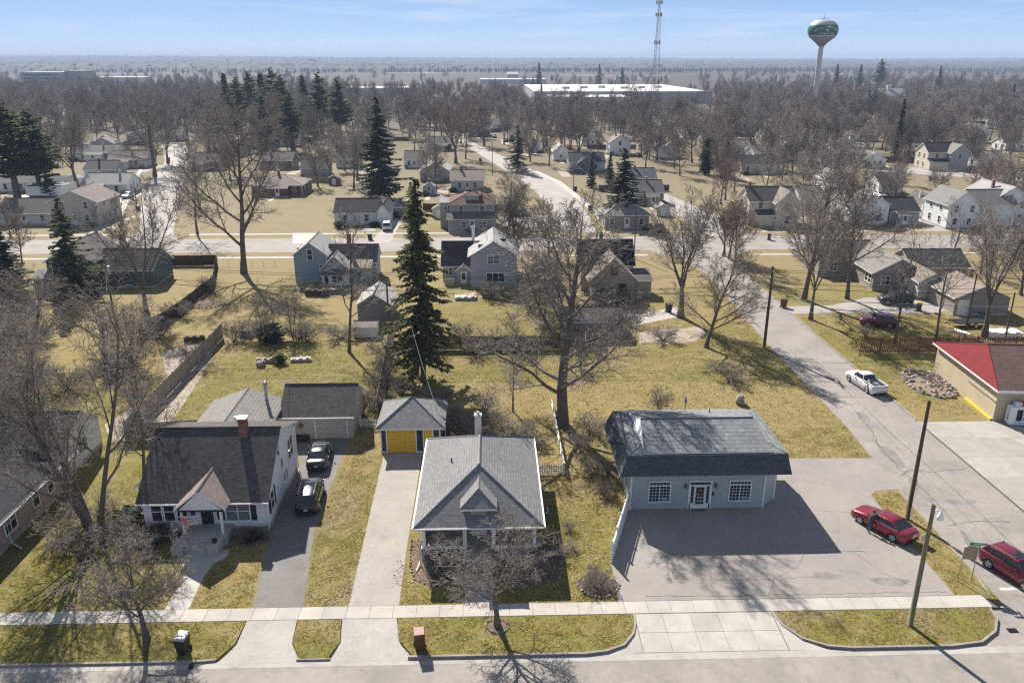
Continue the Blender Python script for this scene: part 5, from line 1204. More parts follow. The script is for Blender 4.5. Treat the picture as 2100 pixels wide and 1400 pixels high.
def conifer(seed, H, rad, whorls, per, droop, dens, m, r0=.2, bare=.08, tipr=.15, irregular=.15, col=None, blade=(.38, .1), pine=False, shape=1.0):
    rs = np.random.RandomState(seed); V, F = [], []; br = []
    tr = [([np.array([0, 0, -.1]), np.array([.02, 0, H * .35]), np.array([.0, .02, H * .7]), np.array([0, 0, H])], [r0 * 1.25, r0 * .8, r0 * .4, .02], 8)]
    P0, D0, L0, W0 = [], [], [], []
    for wv in range(whorls):
        t = bare + (1 - bare) * (wv + rs.uniform(0, .6)) / whorls; z0_ = H * t
        Lb = rad * max(tipr * (1 - t) + .05, (1 - t) ** shape) * (1 + rs.uniform(-irregular, irregular))
        if t < bare + .12: Lb *= .75
        for k in range(per):
            az = 6.283 * (k + rs.uniform(-.45, .45)) / per + wv * 1.1; L = Lb * rs.uniform(.5, 1.2); z = min(H * .995, z0_ + rs.uniform(-.9, .9) * H / whorls)
            if irregular > .3 and rs.rand() < .25: continue
            n = max(3, int(dens * L)); s_ = (np.arange(n) + rs.rand(n)) / n
            dirv = np.array([math.cos(az), math.sin(az)]); sag = droop * L * (s_ ** 1.3) - (.22 * L * s_ ** 3 if not pine else -.0) ; up = .28 * L * s_ if pine else 0.12 * L * s_ * (t > .75)
            pts = np.stack([dirv[0] * L * s_, dirv[1] * L * s_, z - sag + up], 1)
            e = np.array([[0, 0, z], [dirv[0] * L * .5, dirv[1] * L * .5, z - droop * L * .4 + (.14 * L if pine else 0)], [dirv[0] * L * .95, dirv[1] * L * .95, z - droop * L * .95 + .2 * L * (not pine) + (.28 * L if pine else 0)]])
            br.append((list(e), [max(.012, r0 * .22 * (1 - t)), .015, .008], 3))
            for q in range(4 if not pine else 5):
                side = rs.choice([-1, 1], n); a = az + side * rs.uniform(.25, 1.1, n); P0.append(pts)
                dz = rs.uniform(-.75, .1, n) if not pine else rs.uniform(-.2, .9, n)
                D0.append(np.stack([np.cos(a), np.sin(a), dz], 1)); sz = blade[0] * rs.uniform(.6, 1.3, n) * (.55 + .45 * min(1, L / 1.5)); L0.append(sz); W0.append(blade[1] * rs.uniform(.7, 1.3, n))
    P = np.concatenate(P0); D = np.concatenate(D0); D /= np.linalg.norm(D, axis=1, keepdims=True); L = np.concatenate(L0)[:, None]; W_ = np.concatenate(W0)[:, None]
    rv = rs.normal(size=P.shape); S = np.cross(D, rv); S /= np.linalg.norm(S, axis=1, keepdims=True) + 1e-9
    a = P - S * W_ * .3; b = P + S * W_ * .3; c = P + D * L * .6 + S * W_; e = P + D * L; f = P + D * L * .6 - S * W_
    Vv = np.stack([a, b, c, e, f], 1).reshape(-1, 3); n = len(P); Fi = (np.arange(n) * 5)[:, None] + np.arange(5)[None]
    return [('trunk', tubes_to_mesh('trunk', tr + br, 'bark')), ('crown', quads_mesh('crown', Vv, Fi, m, smooth=False))]
PROTO['spruce_a'] = (17, conifer(1, 17, 3.7, 52, 7, .5, 8, 'needle_brown', .24, .10, irregular=.5, shape=.75, blade=(.5, .09)))
PROTO['spruce_b'] = (17, conifer(2, 17, 4.0, 44, 9, .34, 8, 'needle_blue', .24, .03, irregular=.32, shape=.8, blade=(.5, .11)))
PROTO['spruce_c'] = (12, conifer(3, 12, 3.0, 30, 8, .38, 8, 'needle', .18, .05, irregular=.35, shape=.85))
PROTO['pine_a'] = (18, conifer(4, 18, 3.4, 26, 7, .05, 7, 'needle_olive', .3, .3, irregular=.45, tipr=.6, blade=(.5, .16), pine=True, shape=.55))
PROTO['pine_b'] = (16, conifer(5, 16, 3.2, 24, 7, .02, 7, 'needle', .28, .3, irregular=.45, tipr=.6, blade=(.5, .16), pine=True, shape=.6))
PROTO['cedar'] = (7, conifer(6, 7, 1.15, 34, 9, .1, 11, 'needle_olive', .1, .02, irregular=.2, tipr=.3, blade=(.3, .09), pine=True, shape=.45))
PROTO['column'] = (16, conifer(7, 16, 1.1, 60, 8, .35, 9, 'needle_blue', .18, .02, irregular=.25, tipr=.4, shape=.35))
PROTO['spruce_far'] = (14, conifer(8, 14, 2.9, 26, 7, .32, 4, 'needle_blue', .2, .05, irregular=.25, blade=(.6, .2), shape=.9))
PROTO['yew'] = (1.6, conifer(9, 1.6, 1.5, 9, 10, .1, 12, 'needle', .05, .02, irregular=.3, tipr=.7, blade=(.22, .09), pine=True, shape=.4))

HOUSES = [(o, o.location.x, o.location.y, o['label']) for o in list(bpy.data.objects) if o.get('category') in ('house', 'garage', 'building', 'shop', 'barn', 'shed') and o.parent is None]
def short(l):
    for s_ in (' with ', ' beside ', ' behind ', ' across ', ' at the ', ' on the ', ' beyond ', ' near ', ' among ', ' in front ', ' hidden ', ' between ', ' under ', ' in the ', ' past ', ' right of ', ' left of ', ' far '):
        i = l.find(s_)
        if i > 0 and len(l[:i].split()) >= 3: l = l[:i]
    return ' '.join(l.split()[:8])
def auto_label(x, y, what):
    o, hx, hy, l = min(HOUSES, key=lambda q: (q[1] + 4 - x) ** 2 + (q[2] + 4 - y) ** 2)
    dx, dy = x - (hx + 4), y - (hy + 4)
    rel = ('behind' if dy > 0 else 'in front of') if abs(dy) > abs(dx) else ('to the right of' if dx > 0 else 'to the left of')
    return f'{what} {rel} the {short(l)}'
def plant(proto, x, y, hgt, label=None, cat='tree', name='bare_tree', group=None, rz=None, wide=1.0, z=0, what=None):
    H0, parts = PROTO[proto]; s = hgt / H0
    auto = label is None
    if auto: label = auto_label(x, y, what or 'bare tree'); group = group or 'trees among the houses'
    o = empty(name, (x, y, z), rnd.uniform(0, 6.28) if rz is None else rz, label, cat, group); o.scale = (s * wide, s * wide, s)
    for n, me in parts: link(n, me, o)
    if auto: AUTO.append(o)
    return o
AUTO = []
def plant_px(proto, u, v, vtop, label=None, **k):
    x, y = G(u, v); return plant(proto, x, y, max(1, HT(u, v, vtop)), label, **k)

# near and nameable trees
plant('ornamental_a', .25, 41.75, 7.6, 'bare street tree in a stone ring in front of the bungalow', rz=.4, wide=1.1)
plant('ornamental_b', -21.6, 41.2, 8.2, 'bare street tree on the verge in front of the white house', rz=2.0, wide=1.05)
plant('clump_a', -30.2, 53.0, 18.5, 'huge many-stemmed bare tree between the brick ranch and the white house', rz=.5, wide=.8)
plant('clump_b', -44.0, 67.0, 12, 'dense bare tree behind the brick ranch gable', rz=2.1, wide=.95)
plant('thin_b', -28.4, 57.8, 12, 'slender leaning bare tree at the left bay of the white house', rz=.3, wide=1.2)
plant('clump_b', -49, 75, 13, 'wide twiggy bare tree behind the brick ranch', rz=4.0, wide=1.2)
plant('clump_a', -52, 84, 12, 'grey twiggy bare tree in the overgrown left yard', rz=1.0, wide=1.15)
plant('thin_a', -38, 80, 10, 'thin bare tree in the gravel yard left of the board fence', rz=1.0, wide=1.2)
plant('ornamental_b', -42, 88, 8, 'low twiggy tree in the overgrown left yard', rz=5, wide=1.2)
plant('ornamental_a', -47, 92, 8.5, 'spreading twiggy tree beside the overgrown back yards', rz=3, wide=1.2)
plant('clump_b', -56, 92, 12, 'dense bare tree at the left edge of the overgrown yard', rz=3)
plant('hero', 6.9, 71.4, 20.5, 'large spreading bare tree behind the bungalow', rz=1.2, wide=1.05)
plant('spruce_a', -7.6, 83.0, HT(865, 780, 365), 'tall thin spruce with drooping branches behind the yellow garage', name='spruce_tree', wide=.88)
plant_px('thin_b', 716, 722, 455, 'crooked bare tree behind the low white garden shed', wide=1.1)
plant('clump_b', *G(545, 695), 6.5, 'vine-tangled bare tree in the white house back yard', rz=2.4, wide=.8)
plant('clump_b', *G(600, 690), 7.5, 'taller vine-tangled tree right of the first in the back yard', rz=.4, wide=.7)
plant('thin_a', 2.2, 74.5, 6.0, 'small bare tree left of the large spreading tree', rz=2, wide=1.5)
plant_px('vase_a', 1395, 650, 365, 'tall vase-shaped bare tree beside the side street', rz=.3, wide=.95)
plant_px('maple_b', 1448, 712, 520, 'small round bare tree on the lawn by the side street', wide=1.1)
plant_px('vase_b', 1662, 655, 385, 'forked bare tree where the side driveway meets the street', wide=.7)
plant_px('maple_a', 1648, 615, 330, 'broad old bare tree on the corner lawn of the taupe ranch', wide=.9)
plant_px('maple_b', 1737, 612, 360, 'bare tree in front of the taupe ranch porch', wide=.85)
plant_px('thin_a', 1835, 705, 470, 'slim bare tree behind the red SUV at the picket fence'); plant_px('thin_b', 1918, 705, 440, 'slim bare tree behind the picket fence near the garage', wide=.9)
plant_px('vase_a', 2018, 690, 380, 'double-stemmed bare tree at the right edge by the boat trailer', wide=.8)
plant_px('maple_a', 500, 560, 245, 'big bare tree at the roadside left of the blue house', wide=.95)
plant_px('vase_b', 303, 655, 365, 'tall many-limbed bare tree in the fenced back yard', wide=.9)
plant_px('thin_a', 405, 480, 300, 'bare tree on the corner lawn by the left street', wide=1.2)
plant_px('hero', 318, 362, 205, 'dark spreading oak at the end of the left street', name='oak_tree', wide=.95)
plant_px('vase_a', 160, 390, 200, 'tall bare tree beside the big pines on the left'); plant_px('far_v', 345, 335, 200, 'bare tree right of the big oak')
plant_px('spruce_c', 155, 612, 402, 'dark blue-green spruce in front of the teal house', name='spruce_tree', wide=1.15)
plant_px('spruce_b', 30, 632, 468, 'dense evergreen at the left edge of the back yards', name='spruce_tree', wide=1.45)
plant_px('pine_a', 40, 425, 205, 'tall pine at the left edge behind the pale ranch', name='pine_tree', wide=1.9)
plant_px('pine_b', 88, 415, 225, 'dark pine right of the tall pine at the left edge', name='pine_tree', wide=1.7)
plant_px('pine_b', 108, 425, 340, 'small pine beside the dark shed on the left', name='pine_tree')
plant_px('spruce_b', 782, 415, 198, 'massive dark spruce behind the small white house', name='spruce_tree', wide=1.15)
plant_px('spruce_c', 846, 485, 372, 'spruce left of the grey foursquare', name='spruce_tree')
plant_px('spruce_c', 1062, 352, 255, 'dense spruce beside the curving street', name='spruce_tree', wide=1.15)
plant_px('spruce_b', 1275, 458, 303, 'dark spruce right of the curving street', name='spruce_tree', wide=1.45); plant_px('spruce_far', 1212, 385, 318, 'smaller spruce near the dark-gabled house', name='spruce_tree'); plant_px('spruce_far', 1250, 378, 312, 'young spruce left of the dark spruce', name='spruce_tree')
plant_px('cedar', 1446, 358, 285, 'left one of two bushy cedars behind the bare trees', name='cedar_tree', wide=1.3); plant_px('cedar', 1487, 365, 292, 'right one of two bushy cedars behind the bare trees', name='cedar_tree', wide=1.3)
plant_px('column', 1836, 330, 203, 'dark column-shaped spruce among the houses on the right', name='spruce_tree')
plant_px('far_vr', 935, 335, 180, 'red-budded maple standing at the bend of the curving street', wide=1.0)
plant_px('maple_b', 1044, 468, 352, 'round bare tree in the front yard right of the foursquare', wide=1.25)
plant_px('vase_b', 1120, 300, 175, 'tall bare tree beyond the bend of the curving street'); plant_px('vase_a', 1185, 345, 195, 'tall bare tree in front of the dark-gabled house', wide=.9)
plant_px('far_v', 1320, 300, 165, 'tall bare tree right of the radio mast foot'); plant_px('hero', 1480, 305, 185, 'dark-limbed bare tree left of the long white house', wide=.8)
for k, (u, v, vt) in enumerate(((470, 215, 150), (495, 240, 160), (520, 225, 148), (545, 235, 150), (565, 215, 140), (585, 235, 155), (628, 225, 155), (660, 230, 150), (700, 250, 160), (545, 260, 190), (600, 265, 185), (480, 265, 195))):
    plant_px('pine_b' if k % 3 else 'spruce_far', u, v + 45, vt, f'{["first", "second", "third", "fourth", "fifth", "sixth", "seventh", "eighth", "ninth"][k]} dark conifer from the left in the pine group above the brick ranch' if k < 9 else None, name='pine_tree', what='dark conifer', wide=1.25)
plant_px('pine_b', 1800, 190, 122, 'broad dark pine on the skyline right of the water tower', name='pine_tree', wide=1.2)
for u, v, vt, lb in ((1712, 185, 132, 'small pine on the skyline just right of the water tower'), (1760, 185, 132, 'pine on the skyline between water tower and broad pine'), (1922, 188, 135, 'pine on the skyline right of the barn'), (2070, 230, 172, 'dark pine near the right edge of the skyline'), (1110, 215, 172, 'pointed spruce in front of the factory'), (1105, 178, 128, 'tall spruce on the skyline above the factory'), (1228, 178, 131, 'spruce on the skyline left of the radio mast'), (1275, 180, 138, 'rounded spruce near the radio mast')):
    plant_px('spruce_far', u, v, vt, lb, name='spruce_tree')

# the many bare trees between and behind the houses
FOOT = []
for o in bpy.data.objects:
    if o.name.split('.')[0] in ('wall', 'roof', 'rear_wing', 'front_gable', 'garage_wing') and o.parent and o.type == 'MESH':
        bb = [Vector(c) + o.parent.location for c in o.bound_box]; FOOT.append((min(b.x for b in bb) - .8, max(b.x for b in bb) + .8, min(b.y for b in bb) - .8, max(b.y for b in bb) + .8))
ROADS = [bpy.data.objects[n] for n in ('left_street', 'north_street', 'right_street', 'far_street')]
def inside(x, y, poly):
    c = False; j = len(poly) - 1
    for i in range(len(poly)):
        if (poly[i][1] > y) != (poly[j][1] > y) and x < (poly[j][0] - poly[i][0]) * (y - poly[i][1]) / (poly[j][1] - poly[i][1]) + poly[i][0]: c = not c
        j = i
    return c
RP = [[(v.co.x, v.co.y) for v in o.data.vertices][:len(o.data.vertices) // 2] for o in ROADS]
def free(x, y):
    if 145 < y < 161: return False
    if any(a < x < b and c < y < d for a, b, c, d in FOOT): return False
    return not any(inside(x, y, p) for p in RP)
random_trees = [  # u range, v range, how many, heights
    (330, 520, 245, 330, 16, (12, 18)), (520, 760, 250, 330, 18, (12, 18)), (0, 330, 240, 310, 18, (12, 16)), (380, 560, 330, 420, 5, (10, 14)),
    (760, 1000, 240, 305, 18, (12, 17)), (1000, 1300, 245, 305, 18, (12, 16)), (1300, 1560, 245, 335, 26, (12, 17)), (1560, 1800, 245, 350, 34, (11, 16)),
    (1800, 2110, 245, 350, 32, (10, 15)), (1560, 1760, 350, 435, 11, (9, 13)), (1780, 2100, 355, 425, 8, (8, 11)), (1380, 1540, 335, 430, 9, (9, 14)), (650, 760, 330, 390, 5, (9, 14)),
    (1080, 1200, 270, 320, 6, (10, 14)), (0, 170, 300, 380, 6, (9, 14)), (1980, 2110, 330, 480, 6, (8, 12)), (1400, 1520, 470, 560, 3, (9, 12)), (0, 100, 480, 560, 2, (7, 10)), (1880, 2100, 560, 640, 3, (9, 13)), (860, 905, 330, 400, 3, (8, 12)), (1090, 1180, 600, 690, 3, (7, 10)), (1000, 1150, 470, 560, 3, (9, 12))]
for u0, u1, v0, v1, n, (h0, h1) in random_trees:
    k = tries = 0
    while k < n and tries < n * 12:
        tries += 1; u = rnd.uniform(u0, u1); v = rnd.uniform(v0, v1); x, y = G(u, v)
        if not free(x, y): continue
        k += 1
        pr = rnd.choice(['far_0', 'far_1', 'far_2', 'far_4', 'far_v', 'far_v', 'far_3' if u > 900 else 'far_1', 'far_2'])
        plant(pr, x, y, rnd.uniform(h0, h1), wide=rnd.uniform(.9, 1.2), what=rnd.choice(['tall bare tree', 'bare tree', 'twiggy bare tree']) if not pr.endswith(('r', '3')) else 'reddish budding tree')

ORD = ['first', 'second', 'third', 'fourth', 'fifth', 'sixth', 'seventh', 'eighth', 'ninth', 'tenth', 'eleventh', 'twelfth', 'thirteenth', 'fourteenth', 'fifteenth', 'sixteenth']
def unique_labels():
    by = {}
    for o in AUTO: by.setdefault(' '.join(o['label'].split()[:11]), []).append(o)
    for l, v in by.items():
        if len(v) > 1:
            v.sort(key=lambda o: o.location.x / o.location.y)
            for k, o in enumerate(v): o['label'] = f'{ORD[min(k, 15)]} from the left, ' + l
unique_labels()
# ------------------------------------------------------------------ far woods: too far to count
def woodland(name, label, pts, mts, blades, kind):
    """pts: (x, y, height, width). one mesh of thin upward blades; nearer ones finer"""
    rs = np.random.RandomState(len(pts)); V = []
    n = len(pts); A = np.array(pts)
    for b in range(blades):
        az = rs.uniform(0, 6.283, n); t0 = rs.uniform(.0, .45, n); t1 = np.minimum(1, t0 + rs.uniform(.3, .6, n)); spread = rs.uniform(.1, 1, n) * A[:, 3]
        if kind == 'bare': r0 = spread * .25 * t0; prof = np.sin(np.clip(t1, 0, 1) * 2.6) * .9 + .15; r1 = spread * prof
        else: t0 = rs.uniform(0.02, .95, n); t1 = t0 - rs.uniform(.0, .08, n); r0 = 0 * spread; r1 = A[:, 3] * (1 - t0) * rs.uniform(.6, 1.1, n)
        p0 = np.stack([A[:, 0] + r0 * np.cos(az), A[:, 1] + r0 * np.sin(az), A[:, 2] * t0], 1); p1 = np.stack([A[:, 0] + r1 * np.cos(az), A[:, 1] + r1 * np.sin(az), A[:, 2] * t1], 1)
        w = (A[:, 4] * rs.uniform(.6, 1.3, n))[:, None] * (1 if kind == 'bare' else 3)
        sd = np.stack([-np.sin(az), np.cos(az), rs.uniform(-.4, .4, n)], 1)
        V.append(np.stack([p0 - sd * w, p0 + sd * w, p1 + sd * w * .3], 1))
    V = np.concatenate(V).reshape(-1, 3); F = np.arange(len(V)).reshape(-1, 3)
    o = link(name, quads_mesh(name, V, F, mts, smooth=False)); tag(o, label, 'woodland', kind='stuff'); return o
hall_boxes = [(G(a, v)[0] - 6, G(b, v)[0] + 6, G(a, v)[1] - (150 if v < 190 else 12), G(a, v)[1] + d) for a, b, v, d in ((1095, 1455, 222, 195), (700, 860, 197, 60), (985, 1120, 172, 60), (46, 205, 175, 60), (1035, 1065, 165, 30), (1255, 1345, 170, 30), (1795, 1862, 226, 25))]
pts, cpts, near, nearc = [], [], [], []
rs = random.Random(5)
def fields(u, v, x, y):
    if any(a < x < b and c < y < d for a, b, c, d in hall_boxes): return True
    if 640 < u < 1100 and 150 < v < 188 and rs.random() < .9: return True      # open fields left of the works
    if 1100 < u < 1500 and 150 < v < 232 and rs.random() < (.75 if v < 195 else .3): return True
    if 20 < u < 330 and 150 < v < 185 and rs.random() < .6: return True
    return y > 900 and math.sin(x * .0031 + y * .0011) * math.sin(y * .0042 - x * .0007) > .72
for k in range(3600):
    u = rs.uniform(-80, 2180); v = 145 + 125 * rs.random() ** .8; x, y = G(u, v)
    if fields(u, v, x, y) or not free(x, y): continue
    if v > 232 and rs.random() < (.75 if u > 1400 else .5): continue
    (nearc if rs.random() < (.05 + (.2 if (1000 < u < 1300 and v < 178) or (430 < u < 720 and v > 205) else 0)) else near).append((x, y, rs.uniform(9, 15.5) * (.8 if v > 225 and 700 < u < 1500 else 1)))
for k in range(220):
    u = rs.uniform(-80, 2180); v = rs.uniform(235, 345); x, y = G(u, v)
    if not free(x, y) or not free(x + 3, y) or not free(x - 3, y) or (380 < u < 700 and v > 330) or (1100 < u < 1500 and v < 232): continue
    near.append((x, y, rs.uniform(8, 14)))
for k in range(9500):
    u = rs.uniform(-60, 2160); v = 124.0 + 26 * rs.random() ** 1.1; x, y = G(u, v)
    if y > 9500 or fields(u, v, x, y): continue
    far_ = max(1, y / 700)
    (cpts if rs.random() < .03 else pts).append((x, y, rs.uniform(9, 16), rs.uniform(4.5, 7) * (1 if y < 1500 else 1 + (y - 1500) / 2000), .16 * far_))
MT['twig_far'] = mat('far_twigs', (.17, .148, .135), .95, .18, .01, (.12, .105, .096), obj=False)
woodland('woodland', 'pale bare woods near the horizon behind the town', pts, 'twig_far', 40, 'bare')
woodland('conifer_woodland', 'dark conifers scattered near the horizon', cpts, 'needle_blue', 110, 'conifer')

def scatter(name, label, protos, pts_, seed):
    """one object: whole trees set on points (nobody could count this wood)"""
    coll = bpy.data.collections.new(name + '_kinds')
    for i, pn in enumerate(protos):
        H0, parts = PROTO[pn]; bm = bmesh.new(); mats = []
        me = bpy.data.meshes.new(name)
        for n, q in parts:
            k0 = len(bm.faces); bm.from_mesh(q); bm.faces.ensure_lookup_table()
            for fi in range(k0, len(bm.faces)): bm.faces[fi].material_index = len(mats)
            mats.append(q.materials[0])
        bmesh.ops.scale(bm, vec=(1 / H0,) * 3, verts=bm.verts); bm.to_mesh(me); bm.free()
        for m_ in mats: me.materials.append(m_)
        coll.objects.link(bpy.data.objects.new('%s_kind_%d' % (name, i), me))
    rr = np.random.RandomState(seed); n = len(pts_); P = np.array(pts_); me = bpy.data.meshes.new(name)
    me.vertices.add(n); co = np.zeros((n, 3), np.float32); co[:, :2] = P[:, :2]; me.vertices.foreach_set('co', co.ravel())
    for nm, typ, arr in (('scl', 'FLOAT', P[:, 2]), ('rotz', 'FLOAT', rr.uniform(0, 6.28, n)), ('kind', 'INT', rr.randint(0, len(protos), n))):
        at = me.attributes.new(nm, typ, 'POINT'); at.data.foreach_set('value', arr.astype(np.float32 if typ == 'FLOAT' else np.int32))
    o = link(name, me); tag(o, label, 'woodland', kind='stuff')
    ng = bpy.data.node_groups.new(name, 'GeometryNodeTree'); ng.interface.new_socket('Geometry', in_out='INPUT', socket_type='NodeSocketGeometry'); ng.interface.new_socket('Geometry', in_out='OUTPUT', socket_type='NodeSocketGeometry')
    N, L = ng.nodes, ng.links; gi = N.new('NodeGroupInput'); go = N.new('NodeGroupOutput'); ip = N.new('GeometryNodeInstanceOnPoints'); ci = N.new('GeometryNodeCollectionInfo')
    ci.inputs['Collection'].default_value = coll; ci.inputs['Separate Children'].default_value = True; ci.inputs['Reset Children'].default_value = True
    def attr(nm, dt):
        a_ = N.new('GeometryNodeInputNamedAttribute'); a_.data_type = dt; a_.inputs['Name'].default_value = nm; return a_.outputs['Attribute']
    cx = N.new('ShaderNodeCombineXYZ'); L.new(attr('rotz', 'FLOAT'), cx.inputs[2])
    L.new(gi.outputs[0], ip.inputs['Points']); L.new(ci.outputs[0], ip.inputs['Instance']); ip.inputs['Pick Instance'].default_value = True
    L.new(attr('kind', 'INT'), ip.inputs['Instance Index']); L.new(cx.outputs[0], ip.inputs['Rotation']); L.new(attr('scl', 'FLOAT'), ip.inputs['Scale']); L.new(ip.outputs[0], go.inputs[0])
    o.modifiers.new('trees', 'NODES').node_group = ng
    return o
scatter('town_woodland', 'mass of bare grey-brown treetops filling the town beyond the houses', ['far_0', 'far_1', 'far_2', 'far_4', 'far_v', 'far_2', 'far_3', 'far_0', 'far_v', 'far_1'], near, 3)
scatter('evergreen_woodland', 'dark evergreens scattered through the mass of bare treetops', ['spruce_far', 'pine_b'], nearc, 4)
# hazy ridges of forest at the horizon
MT['ridge'] = mat('forest_ridge', (.06, .054, .049), .95, .25, .006, (.04, .037, .034), bump=.6, bscale=.05, obj=False)  # dark base colour includes the shade trees cast on one another
def ridge(y, hmax, seed, x0=-8500, x1=8500):
    rs_ = np.random.RandomState(seed); n = 2000; X = np.linspace(x0, x1, n); hh = np.zeros(n)
    for f in (2, 5, 11, 23, 60, 140, 300): hh += np.sin(X / 9000 * f * 3.1 + rs_.uniform(0, 6)) / f ** .75
    hh = hmax * (.8 + .1 * hh) + np.clip(-X, 0, 3500) / 3500 * hmax * .3
    rows = [(-120, .0), (-95, .3), (-75, .5), (-55, .68), (-35, .82), (-15, .94), (0, 1.), (40, .9), (200, -.05)]; V = []
    for dy, k_ in rows:
        bump_ = rs_.uniform(-1, 1, n) * 3.2 + np.repeat(rs_.uniform(-1, 1, n // 4), 4) * 3.0
        V.append(np.stack([X + rs_.uniform(-4, 4, n), np.full(n, y + dy) + rs_.uniform(-8, 8, n) + 160 * np.sin(X / 700 + seed) + 90 * np.sin(X / 310 + 2 * seed), np.maximum(-1, hh * k_ + (bump_ if k_ > 0 else -1))], 1))
    V = np.concatenate(V); r_ = len(rows); I = (np.arange(r_ - 1)[:, None] * n + np.arange(n - 1)[None]).ravel(); F = np.stack([I, I + 1, I + n + 1, I + n], 1)
    o = link('woodland', quads_mesh('woodland', V, F, 'ridge', smooth=False)); tag(o, f'hazy wooded ridge {["nearest", "middle", "highest and farthest"][seed % 3]} along the horizon', 'woodland', kind='stuff')
ridge(2600, 20, 0); ridge(4300, 33, 1); ridge(7200, 56, 2)
# haze
hz = MB().box(-9500, 9500, -80, 13000, -1.5, 92).build('haze', 'white'); hz.data.materials.clear()
hm = bpy.data.materials.new('haze'); hm.use_nodes = True; hm.node_tree.nodes.clear()
pv = hm.node_tree.nodes.new('ShaderNodeVolumePrincipled'); ho = hm.node_tree.nodes.new('ShaderNodeOutputMaterial')
pv.inputs['Color'].default_value = (.50, .62, .84, 1); pv.inputs['Density'].default_value = .00017; pv.inputs['Anisotropy'].default_value = 0
hm.node_tree.links.new(pv.outputs[0], ho.inputs['Volume']); hz.data.materials.append(hm); tag(hz, kind='stuff')
# ------------------------------------------------------------------ vehicles
def paint(name, col, metal=.35): 
    m_ = mat(name, col, .28, .03, 1.5, metal=metal, spec=.5); b = m_.node_tree.nodes['Principled BSDF']; b.inputs['Coat Weight'].default_value = .7; b.inputs['Coat Roughness'].default_value = .06; return m_
MT['p_red'] = paint('paint_deep_red', (.235, .012, .03)); MT['p_red2'] = paint('paint_wine_red', (.19, .010, .028)); MT['p_black'] = paint('paint_black', (.010, .011, .015), .2); MT['p_white'] = paint('paint_white', (.72, .72, .71), 0)
MT['p_dkgreen'] = paint('paint_dark_grey_green', (.03, .034, .03)); MT['p_maroon'] = paint('paint_maroon', (.13, .012, .018)); MT['p_silver'] = paint('paint_silver', (.45, .46, .47), .5); MT['p_blue'] = paint('paint_night_blue', (.02, .03, .05))
def interp(x, pts):
    if x <= pts[0][0]: return pts[0][1]
    for (a, va), (b, vb) in zip(pts, pts[1:]):
        if x <= b:
            t = (x - a) / (b - a); t = t * t * (3 - 2 * t) * .5 + t * .5; return va + (vb - va) * t
    return pts[-1][1]
